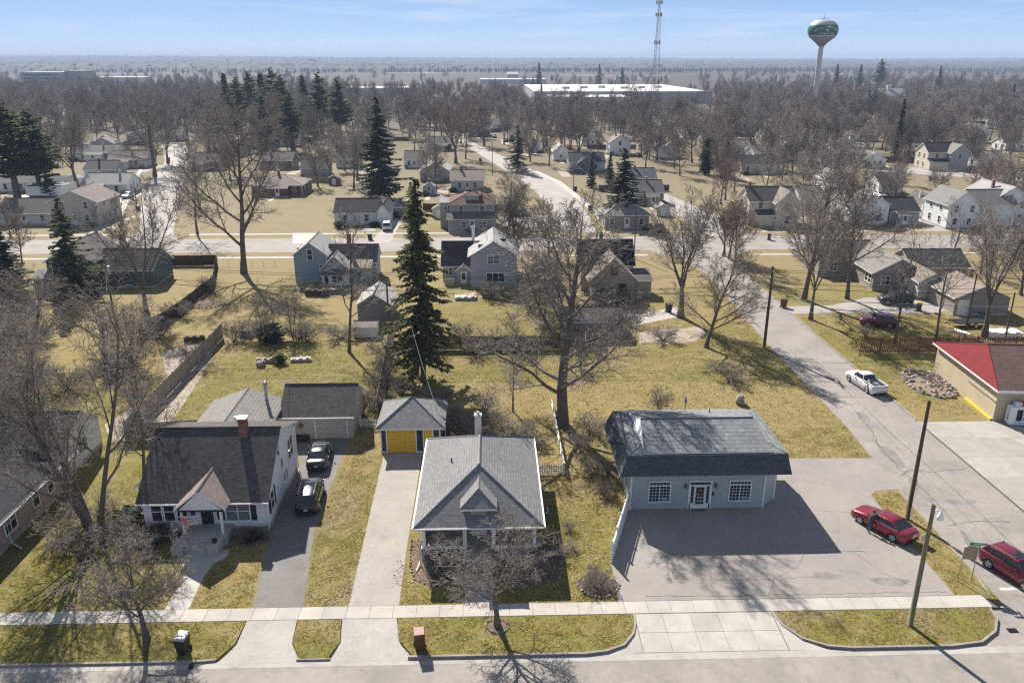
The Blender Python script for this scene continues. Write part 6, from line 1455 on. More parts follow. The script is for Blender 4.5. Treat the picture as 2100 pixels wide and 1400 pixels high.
def car(name, label, loc, heading, body='p_red', L=4.85, W=1.84, top=((-2.42, .62), (-2.3, .8), (-1.1, .98), (1.55, 1.02), (2.2, .98), (2.42, .82)), roof=((-.98, .98), (-.2, 1.39), (.7, 1.43), (1.02, 1.38), (1.8, 1.05)), wheels=(-1.45, 1.38), wr=.335, cat='car', rails=False, rearglass=True, bed=None, skyl=False, group=None):
    """x runs nose(-) to tail(+); heading: direction of the nose in world radians"""
    o = empty(name, loc, heading + math.pi, label, cat, group)
    hw = W / 2
    xs = sorted(set([round(-L / 2 + L * i / 30, 3) for i in range(31)]))
    mb = MB(); nsec = 0
    def width(x): e = abs(x) / (L / 2); return hw * (1 - .14 * max(0, (e - .72) / .28) ** 2)
    for x in xs:
        w = width(x); zt = interp(x, top); e = max(0, (abs(x) / (L / 2) - .86) / .14); zb = .2 + .16 * e ** 1.5
        arch = 0
        for wx in wheels:
            d = abs(x - wx)
            if d < wr + .07: arch = max(arch, math.sqrt(max(0, (wr + .07) ** 2 - d * d)))
        zr = max(zb, wr + arch * .98) if arch else zb
        zr = min(zr, zt - .12)
        sec = [(0, zb), (w * .86, zb), (w * .985, zr), (w, max(zr + .03, zb + (zt - zb) * .45)), (w * .985, max(zr + .05, zb + (zt - zb) * .75)), (w * .93, zt - .02), (w * .8, zt + .015), (w * .4, zt + .035), (0, zt + .042)]
        full = sec + [(-y, z) for y, z in sec[-2:0:-1]]
        nsec = len(full); mb.v += [(x, y, z) for y, z in full]
    n = len(xs)
    for i in range(n - 1):
        for j in range(nsec):
            j2 = (j + 1) % nsec; mb.f.append((i * nsec + j, (i + 1) * nsec + j, (i + 1) * nsec + j2, i * nsec + j2)); mb.m.append(0)
    mb.f.append(tuple(reversed(range(nsec)))); mb.m.append(0); mb.f.append(tuple((n - 1) * nsec + j for j in range(nsec))); mb.m.append(0)
    me = mb.mesh('body', body, True); bm = bmesh.new(); bm.from_mesh(me); bmesh.ops.recalc_face_normals(bm, faces=bm.faces); bm.to_mesh(me); bm.free()
    bo = link('body', me, o)
    # cabin: glass house with body-coloured roof and pillars
    rx = [p[0] for p in roof]; cab = MB(); ro = MB(); pil = MB()
    x0, x4 = rx[0], rx[-1]; base = lambda x: interp(x, top) + .0
    rt = [(x, z) for x, z in roof[1:-1]]
    wb, wt = hw * .89, hw * .70
    bl = [(x0, base(x0)), (rt[0][0] - .1, base(rt[0][0])), (rt[-1][0] + .1, base(rt[-1][0])), (x4, base(x4))]
    q = lambda x, y, z: (x, y, z)
    A = [q(x0, 0, 0)]
    zb0 = base(x0) + .02; zb4 = base(x4) + .02; xa, za = rt[0]; xb, zb_ = rt[-1]; xm_ = (xa + xb) / 2
    for s in (1, -1):
        side = [(x0 + .12, s * wb, zb0 - .02), (x4 - .1, s * wb, zb4 - .02), (xb, s * wt, zb_), (xa, s * wt, za)]
        cab.poly(side if s < 0 else side[::-1])
    cab.poly([(x0, wb * .86, zb0), (x0, -wb * .86, zb0), (xa, -wt * .96, za), (xa, wt * .96, za)])
    cab.poly([(x4, -wb * .86, zb4), (x4, wb * .86, zb4), (xb, wt * .96, zb_), (xb, -wt * .96, zb_)])
    for s in (1, -1):
        cab.poly([(x0, s * wb * .86, zb0), (x0 + .12, s * wb, zb0 - .02), (xa, s * wt, za), (xa, s * wt * .96, za)]); cab.poly([(x4, s * wb * .86, zb4), (x4 - .1, s * wb, zb4 - .02), (xb, s * wt, zb_), (xb, s * wt * .96, zb_)])
    cab.build('glass', 'car_glass', o)
    N_ = 8; prof = []
    for i in range(N_ + 1):
        x = xa - .03 + (xb - xa + .06) * i / N_; z = interp(x, [(a, b) for a, b in rt]); prof.append((x, z))
    for i, (x, z) in enumerate(prof):
        e = .02 if i in (0, N_) else 0
        ro.v += [(x, -wt - .035, z - .05 - e), (x, -wt * .86, z + .025 - e), (x, -wt * .4, z + .05 - e), (x, 0, z + .058 - e), (x, wt * .4, z + .05 - e), (x, wt * .86, z + .025 - e), (x, wt + .035, z - .05 - e)]
    for i in range(N_):
        for j in range(6): ro.f.append((i * 7 + j, (i + 1) * 7 + j, (i + 1) * 7 + j + 1, i * 7 + j + 1)); ro.m.append(0)
    ro.build('roof', body, o, smooth=True)
    if skyl: MB().box(xa + .12, xm_ - .05, -wt * .68, wt * .68, za + .045, za + .075).build('sunroof', 'car_glass', o)
    for s in (1, -1):
        P = lambda x, z, y: (x, s * y, z)
        pil.tube([P(x0 + .06, zb0, wb * .94), P(xa, za, wt + .0)], .045, 4); pil.tube([P(x4 - .05, zb4, wb * .94), P(xb, zb_, wt)], .06, 4)
        for xx in ((xm_ - .02,) if xb - xa < 1.5 else (xm_ - .25, xm_ + .75)): pil.tube([P(xx, base(xx) + .0, wb), P(xx + .02, interp(xx, rt), wt)], .035, 4)
    pil.build('pillar', body, o)
    if rails:
        for s in (1, -1): MB().tube([(xa + .15, s * wt * .93, za + .05), (xa + .3, s * wt * .93, za + .1), (xb - .3, s * wt * .93, zb_ + .1), (xb - .1, s * wt * .93, zb_ + .05)], .022, 5).build('roof_rail', 'chrome', o)
    else:
        for s in (1, -1): MB().tube([(x0 + .35, s * (wb + .012), base(x0 + .35) + .01), (x4 - .15, s * (wb + .012), base(x4 - .15) + .01)], .015, 4).build('window_trim', 'chrome', o)
    # wheels
    for wx in wheels:
        for s in (1, -1):
            w = empty('wheel', (wx, s * (width(wx) - .12), wr), 0); w.parent = o
            ty = MB(); ty.lathe([(wr * .62, -.11), (wr * .95, -.12), (wr, -.07), (wr, .07), (wr * .95, .12), (wr * .62, .11)], 20); ty.build('tyre', 'rubber', w, (0, 0, 0), (math.pi / 2, 0, 0), True)
            rm = MB(); rm.lathe([(wr * .66, -.06), (wr * .66, .06)], 20)
            for k in range(5):
                a = 6.283 * k / 5; ca, sa = math.cos(a), math.sin(a); px, py = -sa * .045, ca * .045
                for zz in (-.125, .115): rm.hexa([(px, py, zz), (-px, -py, zz), (ca * wr * .66 - px, sa * wr * .66 - py, zz), (ca * wr * .66 + px, sa * wr * .66 + py, zz)], [(px, py, zz + .01), (-px, -py, zz + .01), (ca * wr * .66 - px, sa * wr * .66 - py, zz + .01), (ca * wr * .66 + px, sa * wr * .66 + py, zz + .01)])
            for zz in (-.128, .118): rm.lathe([(wr * .7, zz), (wr * .7, zz + .01)], 20) if False else rm.tube([(wr * .66 * math.cos(6.283 * t / 20), wr * .66 * math.sin(6.283 * t / 20), zz) for t in range(21)], .022, 4)
            rm.build('rim', 'alloy', w, (0, 0, 0), (math.pi / 2, 0, 0))
    for s in (1, -1):
        a, b = -L / 2, L / 2; zf, zr_ = interp(a + .1, top), interp(b - .1, top)
        MB().hexa([(a + .06, s * hw * .52, zf - .13), (a + .34, s * hw * .86, zf - .1), (a + .36, s * hw * .9, zf - .0), (a + .1, s * hw * .55, zf - .0)], [(a + .02, s * hw * .52, zf - .12), (a + .28, s * hw * .9, zf - .09), (a + .30, s * hw * .93, zf + .01), (a + .06, s * hw * .55, zf + .01)]).build('headlight', 'clear_lens', o)
        MB().hexa([(b - .03, s * hw * .45, zr_ - .2), (b - .2, s * hw * .9, zr_ - .2), (b - .22, s * hw * .9, zr_ - .05), (b - .05, s * hw * .45, zr_ - .05)], [(b + .015, s * hw * .45, zr_ - .2), (b - .12, s * hw * .95, zr_ - .2), (b - .14, s * hw * .95, zr_ - .05), (b + .0, s * hw * .45, zr_ - .05)]).build('tail_light', 'red_lens', o)
        MB().lathe([(.03, base(x0 + .5) + .02), (.1, base(x0 + .5) + .06), (.1, base(x0 + .5) + .16), (.04, base(x0 + .5) + .2)], 6, x0 + .42, s * (hw + .07)).build('mirror', body, o)
        for xx in (xm_ - .35, xm_ + .65): MB().box(xx - .1, xx + .1, s * (hw - .01) - .015, s * (hw - .01) + .025, interp(xx, top) - .17, interp(xx, top) - .13).build('door_handle', body, o)
    MB().box(L / 2 - .04, L / 2 + .02, -.16, .16, .58, .72).build('number_plate', 'plate', o)
    MB().box(-L / 2 - .01, -L / 2 + .05, -hw * .45, hw * .45, .4, .58).build('grille', 'black_plastic', o)
    MB().box(L / 2 - .06, L / 2 + .015, -hw * .8, hw * .8, .3, .4).build('bumper', 'black_plastic', o)
    return o
SUV = dict(L=4.75, W=1.9, top=((-2.38, .75), (-2.2, .98), (-1.1, 1.12), (1.4, 1.14), (2.1, 1.14), (2.38, 1.0)), roof=((-1.05, 1.12), (-.35, 1.64), (1.0, 1.68), (1.75, 1.62), (2.2, 1.16)), wheels=(-1.42, 1.38), wr=.37, rails=True)
car('red_sedan', 'shiny red sedan parked in the lot with a person at its open window', (29.95, 52.0, LZ), R(118), 'p_red')
car('red_suv', 'red SUV on the side street at the right edge of the view', (36.5, 46.1, -.118), R(-71), 'p_red2', skyl=True, cat='SUV', **SUV)
car('black_suv', 'black SUV in the driveway nearest the white house', (-14.85, 57.3, LZ), R(94), 'p_black', skyl=True, cat='SUV', **SUV)
car('black_sedan', 'black sedan parked behind the black SUV by the beige garage', (-15.5, 64.5, LZ), R(94), 'p_black', skyl=True)
car('dark_blue_car', 'dark blue car half hidden behind the beige garage', (-15.8, 76.9, 0), R(175), 'p_blue')
car('maroon_suv', 'maroon SUV parked on the grass by the side driveway', G(1800, 668) + (.02,), R(160), 'p_maroon', cat='SUV', **SUV)
car('black_suv', 'black SUV in front of the taupe ranch garage', G(1835, 622) + (.03,), R(175), 'p_dkgreen', cat='SUV', **SUV)
VAN = dict(L=4.9, W=1.95, top=((-2.45, .75), (-2.2, .95), (-1.5, 1.1), (1.4, 1.12), (2.2, 1.12), (2.45, 1.0)), roof=((-1.5, 1.1), (-.7, 1.75), (1.2, 1.8), (2.2, 1.72), (2.42, 1.14)), wheels=(-1.5, 1.45), wr=.35)
car('white_van', 'white minivan in the driveway beside the small white house', G(794, 470) + (.04,), R(95), 'p_white', cat='van', **VAN)
car('silver_car', 'silver car parked beside the cream house on the left street', G(222, 434) + (.04,), R(170), 'p_silver')
car('white_car', 'white car parked under the round bare tree by the foursquare', G(1065, 442) + (.05,), R(178), 'p_white')
car('dark_pickup', 'dark vehicle parked on the curving street near the dark spruce', G(1183, 357) + (.05,), R(170), 'p_black', cat='SUV', **SUV)
# white pickup
pk = car('white_pickup', 'white pickup truck with a load in its bed on the side street', (41.3, 80.2, -.118), R(99), 'p_white', L=5.35, W=1.9, top=((-2.67, .8), (-2.5, 1.0), (-1.2, 1.1), (.35, 1.12), (.55, 1.05), (2.5, 1.05), (2.67, .98)), roof=((-1.3, 1.1), (-.7, 1.62), (.2, 1.66), (.35, 1.6), (.62, 1.1)), wheels=(-1.75, 1.6), wr=.39, cat='truck')
MB().box(.75, 2.55, -.76, .76, 1.07, 1.1).build('bed_floor', 'black_plastic', pk)
for s in (1, -1): MB().box(.7, 2.65, s * .84 - .06, s * .84 + .06, 1.06, 1.2).build('bed_side', 'p_white', pk)
MB().box(2.58, 2.68, -.8, .8, 1.06, 1.2).build('tailgate', 'p_white', pk)
MT['load'] = mat('tool_load', (.35, .4, .42), .6, .3, 6, (.12, .14, .15))
ld = empty('truck_load', (41.3 - .29, 80.2 - 1.75, .985), R(99), 'heap of pale tools lying in the white pickup bed', 'tools')
for k in range(9): MB().box(-.25, .25, -.06, .06, 0, .1).build('tool', 'load', ld, (rnd.uniform(-.6, .6), rnd.uniform(-.5, .5), rnd.uniform(.0, .1)), (rnd.uniform(-.2, .2), rnd.uniform(-.2, .2), rnd.uniform(0, 3)))
# boat trailer under tarp at right
bt = empty('boat_trailer', G(1985, 668) + (0,), R(5), 'flat utility trailer with black frame beside the taupe garage', 'trailer')
MB().box(-2.2, 2.2, -1, 1, .62, .74).build('deck', 'black_plastic', bt)
for s in (1, -1):
    w = empty('wheel', (.3, s * 1.1, .33)); w.parent = bt; MB().lathe([(.2, -.1), (.33, -.08), (.33, .08), (.2, .1)], 14).build('tyre', 'rubber', w, None, (math.pi / 2, 0, 0)); MB().lathe([(.18, -.11), (.18, .11)], 10).build('rim', 'alloy', w, None, (math.pi / 2, 0, 0))
    MB().tube([(-2.2, s, .74), (-2.2, s, 1.15), (2.2, s, 1.15), (2.2, s, .74)], .04, 4).build('side_rail', 'steel', bt)
MB().tube([(-2.2, .6, .65), (-3.5, 0, .55), (-2.2, -.6, .65)], .05, 5).build('tongue', 'black_plastic', bt)
# ------------------------------------------------------------------ person at the red sedan
def person(loc, rz):
    o = empty('person', loc, rz, 'person in dark grey top and jeans leaning at the red sedan door', 'person')
    J = {  # metres; facing +x
        'pelvis': (0, 0, .95, .14), 'waist': (.03, 0, 1.1, .125), 'chest': (.12, 0, 1.32, .15), 'neckb': (.2, 0, 1.47, .07), 'neck': (.24, 0, 1.53, .055), 'headl': (.28, 0, 1.6, .085), 'headt': (.31, 0, 1.72, .08),
        'hipl': (0, .1, .9, .1), 'kneel': (.06, .12, .5, .065), 'ankl': (-.08, .12, .1, .045), 'toel': (.1, .13, .04, .04), 'hipr': (0, -.1, .9, .1), 'kneer': (-.05, -.13, .5, .065), 'ankr': (-.22, -.14, .1, .045), 'toer': (-.03, -.15, .04, .04),
        'shl': (.16, .19, 1.41, .065), 'ell': (.32, .24, 1.18, .045), 'wrl': (.52, .18, 1.12, .03), 'hdl': (.6, .17, 1.11, .035), 'shr': (.16, -.19, 1.41, .065), 'elr': (.34, -.24, 1.2, .045), 'wrr': (.52, -.15, 1.15, .03), 'hdr': (.6, -.14, 1.14, .035)}
    Eg = [('pelvis', 'waist'), ('waist', 'chest'), ('chest', 'neckb'), ('neckb', 'neck'), ('neck', 'headl'), ('headl', 'headt')]
    for s in 'lr': Eg += [('pelvis', 'hip' + s), ('hip' + s, 'knee' + s), ('knee' + s, 'ank' + s), ('ank' + s, 'toe' + s), ('chest', 'sh' + s), ('sh' + s, 'el' + s), ('el' + s, 'wr' + s), ('wr' + s, 'hd' + s)]
    for s, sg in (('l', 1), ('r', -1)):
        hx, hy, hz, _ = J['hd' + s]
        for k in range(4): J[f'f{s}{k}'] = (hx + .07 + .01 * (k in (1, 2)), hy + (k - 1.5) * .024, hz - .03, .009); Eg.append(('hd' + s, f'f{s}{k}'))
        J['t' + s] = (hx + .02, hy - sg * .06, hz, .01); Eg.append(('hd' + s, 't' + s))
    names = list(J); me = bpy.data.meshes.new('body'); me.from_pydata([J[n][:3] for n in names], [(names.index(a), names.index(b)) for a, b in Eg], [])
    b = bpy.data.objects.new('body', me); COL.objects.link(b)
    md = b.modifiers.new('skin', 'SKIN'); sv = me.skin_vertices[0].data
    for i, n in enumerate(names): sv[i].radius = (J[n][3],) * 2; sv[i].use_root = n == 'pelvis'
    b.modifiers.new('sub', 'SUBSURF').levels = 1
    dg = bpy.context.evaluated_depsgraph_get(); m2 = bpy.data.meshes.new_from_object(b.evaluated_get(dg)); bpy.data.objects.remove(b)
    MT['skin'] = mat('skin', (.42, .25, .18), .6, .05, 5); MT['jeans'] = mat('jeans', (.05, .085, .15), .85, .15, 9); MT['top_grey'] = mat('grey_top', (.06, .062, .055), .85, .12, 8); MT['hair'] = mat('brown_hair', (.07, .045, .03), .7, .2, 12); MT['shoe'] = mat('shoe', (.05, .055, .065), .6, .1, 5)
    m2.materials.clear()
    for k in ('skin', 'jeans', 'top_grey', 'shoe'): m2.materials.append(MT[k])
    for p in m2.polygons:
        c = p.center; p.use_smooth = True
        p.material_index = 3 if c.z < .1 else 1 if c.z < .98 and c.x < .3 else 0 if (c.z > 1.5 and abs(c.y) < .12) or c.x > .5 else 2
    bo = link('body', m2, o); hr = MB(); hr.lathe([(.02, 1.55), (.1, 1.58), (.115, 1.66), (.1, 1.75), (.04, 1.8)], 10, .275, 0); hr.build('hair', 'hair', o, smooth=True)
    for sy in (-.035, .035): MB().box(.375, .388, sy - .012, sy + .012, 1.66, 1.68).build('eye', 'dark', o)
    MB().hexa([(.37, -.015, 1.62), (.37, .015, 1.62), (.37, .008, 1.67), (.37, -.008, 1.67)], [(.4, -.01, 1.622), (.4, .01, 1.622), (.38, .005, 1.67), (.38, -.005, 1.67)]).build('nose', 'skin', o)
    return o
person((28.72, 51.75, LZ), R(26))

# ------------------------------------------------------------------ poles, wires
def pole(x, y, h, label, m='pole', r=.14, arms=1, transformer=False, rz=0):
    o = empty('utility_pole', (x, y, 0), rz, label, 'pole'); MB().tube([(0, 0, -.1), (0, 0, h * .5), (0, 0, h)], [r * 1.15, r, r * .75], 10).build('shaft', m, o, smooth=True)
    for k in range(arms):
        MB().box(-1.2, 1.2, -.06, .06, h - .55 - k, h - .43 - k).build('crossarm', m, o)
        for xx in (-1.1, -.55, .55, 1.1): MB().lathe([(.03, h - .43 - k), (.06, h - .36 - k), (.03, h - .25 - k)], 6, xx, 0).build('insulator', 'steel', o)
    if transformer: MB().lathe([(.2, h - 2.3), (.24, h - 2.25), (.24, h - 1.4), (.15, h - 1.3)], 12, .35, -.1).build('transformer', 'steel', o)
    return o
P1 = pole(26.55, 41.15, 8.8, 'green-tinged wooden lamp pole on the front grass strip', 'pole_grey', .15, 0)
mb = MB(); mb.tube([(.0, 0, 8.3), (.25, -.02, 8.45), (.55, -.05, 8.35)], .035, 6); mb.build('lamp_arm', 'white', P1)
mb = MB(); mb.lathe([(.21, 7.82), (.2, 7.97), (.13, 8.12), (.07, 8.32), (.03, 8.38)], 14, .5, -.05); mb.build('lamp_head', 'white_vinyl', P1, smooth=True); MB().lathe([(.05, 7.7), (.15, 7.75), (.19, 7.83)], 12, .5, -.05).build('lens', 'clear_lens', P1)
pole(32.55, 53.45, 10.1, 'dark wooden pole beside the red sedan on the grass island', 'pole', .15, 0)
bpy.data.objects['utility_pole.001'].children and MB().box(-.02, .2, -.1, .1, 3.0, 3.5).build('conduit_box', 'yellow_paint', bpy.data.objects['utility_pole.001'])
pole(34.2, 92.9, 10.4, 'tall brown utility pole beside the side street', 'pole', .17, 1, True, R(80))
pole(*G(243, 700), 11.2, 'utility pole with grey transformer in the overgrown left yards', 'pole_grey', .14, 1, True, R(10))
pole(*G(800, 712), 9.2, 'utility pole hidden beside the tall spruce', 'pole', .13, 0)
pole(*G(1300, 530), 8.5, 'thin pole at the right wall of the tan house', 'pole', .1, 0)
pole(*G(1832, 500), HT(1832, 500, 425), 'pale thin pole across the street from the taupe ranch', 'pole_grey', .1, 0)
for k, (u, v, vt, lb) in enumerate(((895, 400, 235, 'tall thin pole left of the foursquare house'), (1010, 360, 290, 'street pole beside the dense spruce'), (1176, 392, 320, 'street pole at the curving street'), (1215, 435, 355, 'nearer street pole at the curving street'), (1978, 690, 560, 'thin pole behind the picket fence at right'), (2060, 700, 600, 'short pole at the right edge behind the picket fence'), (282, 428, 370, 'sign pole on the corner of the left street'))):
    pole(*G(u, v), HT(u, v, vt), lb, 'pole', .1, 0)
def wire(a, b, sag, label, r=.012, m='wire', n=14, group=None):
    a, b = Vector(a), Vector(b); pts = []
    for i in range(n + 1):
        t = i / n; p = a.lerp(b, t); p.z -= sag * 4 * t * (1 - t); pts.append(p)
    o = MB().tube(pts, r, 4).build('overhead_wire', m); tag(o, label, 'wire', group); return o
pa = Vector((34.2, 92.9, 10.0)); gl = G(243, 700); pb = Vector((gl[0], gl[1], 10.7)); pc = Vector((95, 93.5, 9.2)); gm = G(800, 712); pm_ = Vector((gm[0], gm[1], 8.6))
for k, (dz, r_) in enumerate(((-.1, .022), (-.1, .022), (-1.6, .024), (-2.2, .032))):
    dy = (-.5, .5, 0, 0)[k]; nm = ('front top', 'rear top', 'upper telephone', 'lower telephone')[k]
    wire(pa + Vector((0, dy, dz)), pc + Vector((0, dy, dz)), .8, f'{nm} wire running right from the tall brown pole', r_)
    wire(pa + Vector((0, dy, dz)), pm_ + Vector((0, dy, dz + 1.0)), .9, f'{nm} wire between the tall brown pole and the pole by the spruce', r_)
    wire(pm_ + Vector((0, dy, dz + 1.0)), pb + Vector((0, dy, dz)), .7, f'{nm} wire between the pole by the spruce and the transformer pole', r_)
wire((20, 96.5, 6.2), (95, 88.5, 5.6), .5, 'bright metal cable stretched across the side street', .045, 'wire_lit')
wire(pm_ + Vector((0, 0, -.5)), (-21.2, 66.5, 4.1), .9, 'service drop running to the white house rear wing', .02, 'wire_lit')
wire((-8.6, 80.5, 8), (-4.6, 66.2, 2.9), .5, 'service drop slanting to the yellow garage', .02, 'wire_lit')
wire(pb + Vector((0, 0, -1)), (-36, 70, 4.2), .8, 'service drop slanting to the brick ranch', .018, 'wire_lit')
wire(pa + Vector((0, 0, -.6)), (32.55, 53.45, 9.9), .6, 'wire between the two tall poles of the side street', .012)
g1 = G(1176, 392); g2 = G(1215, 435); wire((g1[0], g1[1], 8), (g2[0], g2[1], 8), .5, 'wire between the street poles at the curving street', .02)

# ------------------------------------------------------------------ fences
MT['board'] = mat('weathered_board', (.40, .34, .28), .9, .15, 1.2, (.29, .24, .195), pattern=('vert', 60, .15, .014, .45, .2)); MT['board_dk'] = mat('dark_board', (.10, .07, .052), .9, .15, 1.2, (.065, .045, .035), pattern=('vert', 60, .15, .014, .5, .2)); MT['board_red'] = mat('red_board', (.125, .055, .04), .9, .15, 1.2, (.085, .04, .03), pattern=('vert', 60, .15, .014, .5, .2)); MT['picket_brown'] = mat('stained_picket', (.19, .085, .045), .85, .15, 2, (.14, .06, .033))
def board_fence(label, pts, hgt, m, step=2.4, posts=True):
    o = empty('board_fence', (*pts[0], 0), 0, label, 'fence'); ox, oy = pts[0]
    for a, b in zip(pts, pts[1:]):
        L_ = math.dist(a, b); k = max(1, round(L_ / step)); az = math.atan2(b[1] - a[1], b[0] - a[0]); s = L_ / k
        mb = MB(); nb = max(3, int(s / .15))
        for i in range(nb): mb.box(i * s / nb + .004, (i + 1) * s / nb - .004, -.012 - .006 * (i % 2), .012, .05, hgt - .03 * ((i * 7) % 3) / 2)
        mb.box(0, s, .012, .05, .35, .44); mb.box(0, s, .012, .05, hgt - .4, hgt - .31); me = mb.mesh('panel', m); pm = MB().box(-.055, .055, -.02, .09, 0, hgt + .08).mesh('post', m)
        for i in range(k):
            loc = (a[0] - ox + math.cos(az) * s * i, a[1] - oy + math.sin(az) * s * i, rnd.uniform(-.03, .03)); link('panel', me, o, loc, (rnd.uniform(-.015, .015), 0, az)); link('post', pm, o, loc, (0, 0, az))
    return o
board_fence('long weathered board fence left of the white house back yard', [(-34.6, 69.2), (-34.7, 98.5)], 2.0, 'board')
board_fence('short weathered fence return beside the white house', [(-34.6, 68.9), (-27.6, 69.6)], 1.8, 'board')
board_fence('dark brown board fence along the roadside yard at upper left', [(-60, 137.2), (-47.8, 137.2)], 1.9, 'board_dk')
board_fence('grey board fence running back through the left yards', [(-47.7, 137), (-43.8, 123), (-44.0, 108), (-45.2, 98)], 1.8, 'board_dk')
board_fence('red-brown board fence behind the bungalow yard', [(-11.2, 93.2), (8.6, 92.9)], 1.8, 'board_red')
board_fence('brown board fence slanting past the tall spruce beside the garage', [(-13.0, 98.0), (-11.6, 74.2)], 1.9, 'board')
board_fence('dark wooden fence left of the foursquare house', [G(868, 432), G(912, 434)], 1.8, 'board_red')
def picket(label, pts, hgt, m, sp=.17, w=.09, gap=None, posts=2.4):
    o = empty('picket_fence', (*pts[0], 0), 0, label, 'fence'); ox, oy = pts[0]
    me = MB(); me.hexa([(-w / 2, -.012, .06), (w / 2, -.012, .06), (w / 2, .012, .06), (-w / 2, .012, .06)], [(-w / 2, -.012, hgt - .07), (w / 2, -.012, hgt - .07), (w / 2, .012, hgt - .07), (-w / 2, .012, hgt - .07)]); me.hexa([(-w / 2, -.012, hgt - .07), (w / 2, -.012, hgt - .07), (w / 2, .012, hgt - .07), (-w / 2, .012, hgt - .07)], [(-.008, -.012, hgt), (.008, -.012, hgt), (.008, .012, hgt), (-.008, .012, hgt)]); pk_ = me.mesh('picket', m); po = MB().box(-.06, .06, -.06, .06, 0, hgt + .1).mesh('post', m)
    for a, b in zip(pts, pts[1:]):
        L_ = math.dist(a, b); az = math.atan2(b[1] - a[1], b[0] - a[0]); c, s = math.cos(az), math.sin(az)
        for zz in (.3, hgt - .28): MB().box(0, L_, .02, .06, zz, zz + .08).build('rail', m, o, (a[0] - ox, a[1] - oy, 0), (0, 0, az))
        for i in range(int(L_ / sp) + 1): link('picket', pk_, o, (a[0] - ox + c * sp * i, a[1] - oy + s * sp * i, rnd.uniform(-.015, .015)), (0, rnd.uniform(-.02, .02), az))
        for i in range(int(L_ / posts) + 1): link('post', po, o, (a[0] - ox + c * posts * i - s * .05, a[1] - oy + s * posts * i + c * .05, 0), (0, 0, az))
    return o
picket('brown picket fence behind the corner shop', [(45.2, 90.3), (76, 90.3)], 2.05, 'picket_brown', .21, .12)
picket('white picket fence beside the bungalow right wall', [(3.75, 61.3), (6.3, 61.3), (6.25, 75.5)], 1.05, 'white', .2, .1)
picket('short white picket fence between the two garages', [(-12.9, 71.2), (-10.4, 70.9)], 1.0, 'white', .2, .1)
vf = empty('vinyl_fence', (8.5, 48.35, 0), math.atan2(7.2, 2.4), 'white vinyl privacy fence at the left edge of the parking lot', 'fence')
for k in range(4):
    h_ = 1.75 if k > 0 else 1.55; x0 = k * 1.9
    for i in range(9): MB().box(x0 + .09 + i * .192, x0 + .09 + i * .192 + .185, -.02, .02, .06, h_ - .3).build('board', 'white_vinyl', vf)
    MB().box(x0 + .06, x0 + 1.85, -.035, .035, h_ - .3, h_ - .22).build('rail', 'white_vinyl', vf); MB().box(x0 + .06, x0 + 1.85, -.035, .035, h_ - .06, h_).build('rail', 'white_vinyl', vf); MB().box(x0 + .06, x0 + 1.85, -.035, .035, .02, .1).build('rail', 'white_vinyl', vf)
    for i in range(12): MB().box(x0 + .12 + i * .145, x0 + .15 + i * .145, -.012, .012, h_ - .22, h_ - .06).build('lattice_bar', 'white_vinyl', vf)
for k in range(5): MB().box(k * 1.9 - .06, k * 1.9 + .06, -.06, .06, 0, 1.85).build('post', 'white_vinyl', vf)
cf = empty('wire_fence', (-47.5, 136.3, 0), 0, 'low wire fence between the dark board fence and the blue house', 'fence')
for k in range(6): MB().tube([(k * 2, 0, 0), (k * 2, 0, 1.1)], .03, 5).build('post', 'steel', cf)
for z in (.25, .5, .75, 1.0): MB().tube([(0, 0, z), (10, 0, z)], .01, 3).build('strand', 'steel', cf)

# ------------------------------------------------------------------ bins, signs, small things
def bin_(x, y, label, body='bin_brown', lid=None, rz=0, s=1.0):
    o = empty('wheelie_bin', (x, y, 0), rz, label, 'bin', None); o.scale = (s,) * 3
    MB().hexa([(-.24, -.27, .06), (.24, -.27, .06), (.24, .27, .06), (-.24, .27, .06)], [(-.3, -.35, 1.0), (.3, -.35, 1.0), (.3, .35, 1.0), (-.3, .35, 1.0)]).build('body', body, o)
    MB().hexa([(-.32, -.38, 1.0), (.32, -.38, 1.0), (.32, .4, 1.0), (-.32, .4, 1.0)], [(-.27, -.3, 1.1), (.27, -.3, 1.1), (.28, .36, 1.1), (-.28, .36, 1.1)]).build('lid', lid or body, o)
    for sx in (-1, 1): MB().lathe([(.12, -.04), (.12, .04)], 12).build('wheel', 'rubber', o, (sx * .27, .28, .12), (0, math.pi / 2, 0))
    MB().tube([(-.28, .42, .98), (.28, .42, .98)], .02, 5).build('handle', body, o); return o
MT['bin_brown'] = mat('brown_bin', (.11, .045, .03), .5, .08, 3); MT['bin_lid_r'] = mat('red_brown_lid', (.23, .085, .06), .5, .08, 3); MT['bin_black'] = mat('black_bin', (.02, .022, .024), .5, .08, 3); MT['bin_grey'] = mat('grey_lid', (.42, .44, .46), .4, .05, 3); MT['bin_yel'] = mat('yellow_lid', (.55, .36, .05), .5, .06, 3)
bin_(-4.55, 39.95, 'brown wheelie bin with reddish lid at the kerb before the bungalow', 'bin_brown', 'bin_lid_r', R(8), 1.12); bin_(-18.9, 40.0, 'black wheelie bin with grey lid at the kerb before the white house', 'bin_black', 'bin_grey', R(-8), 1.12)
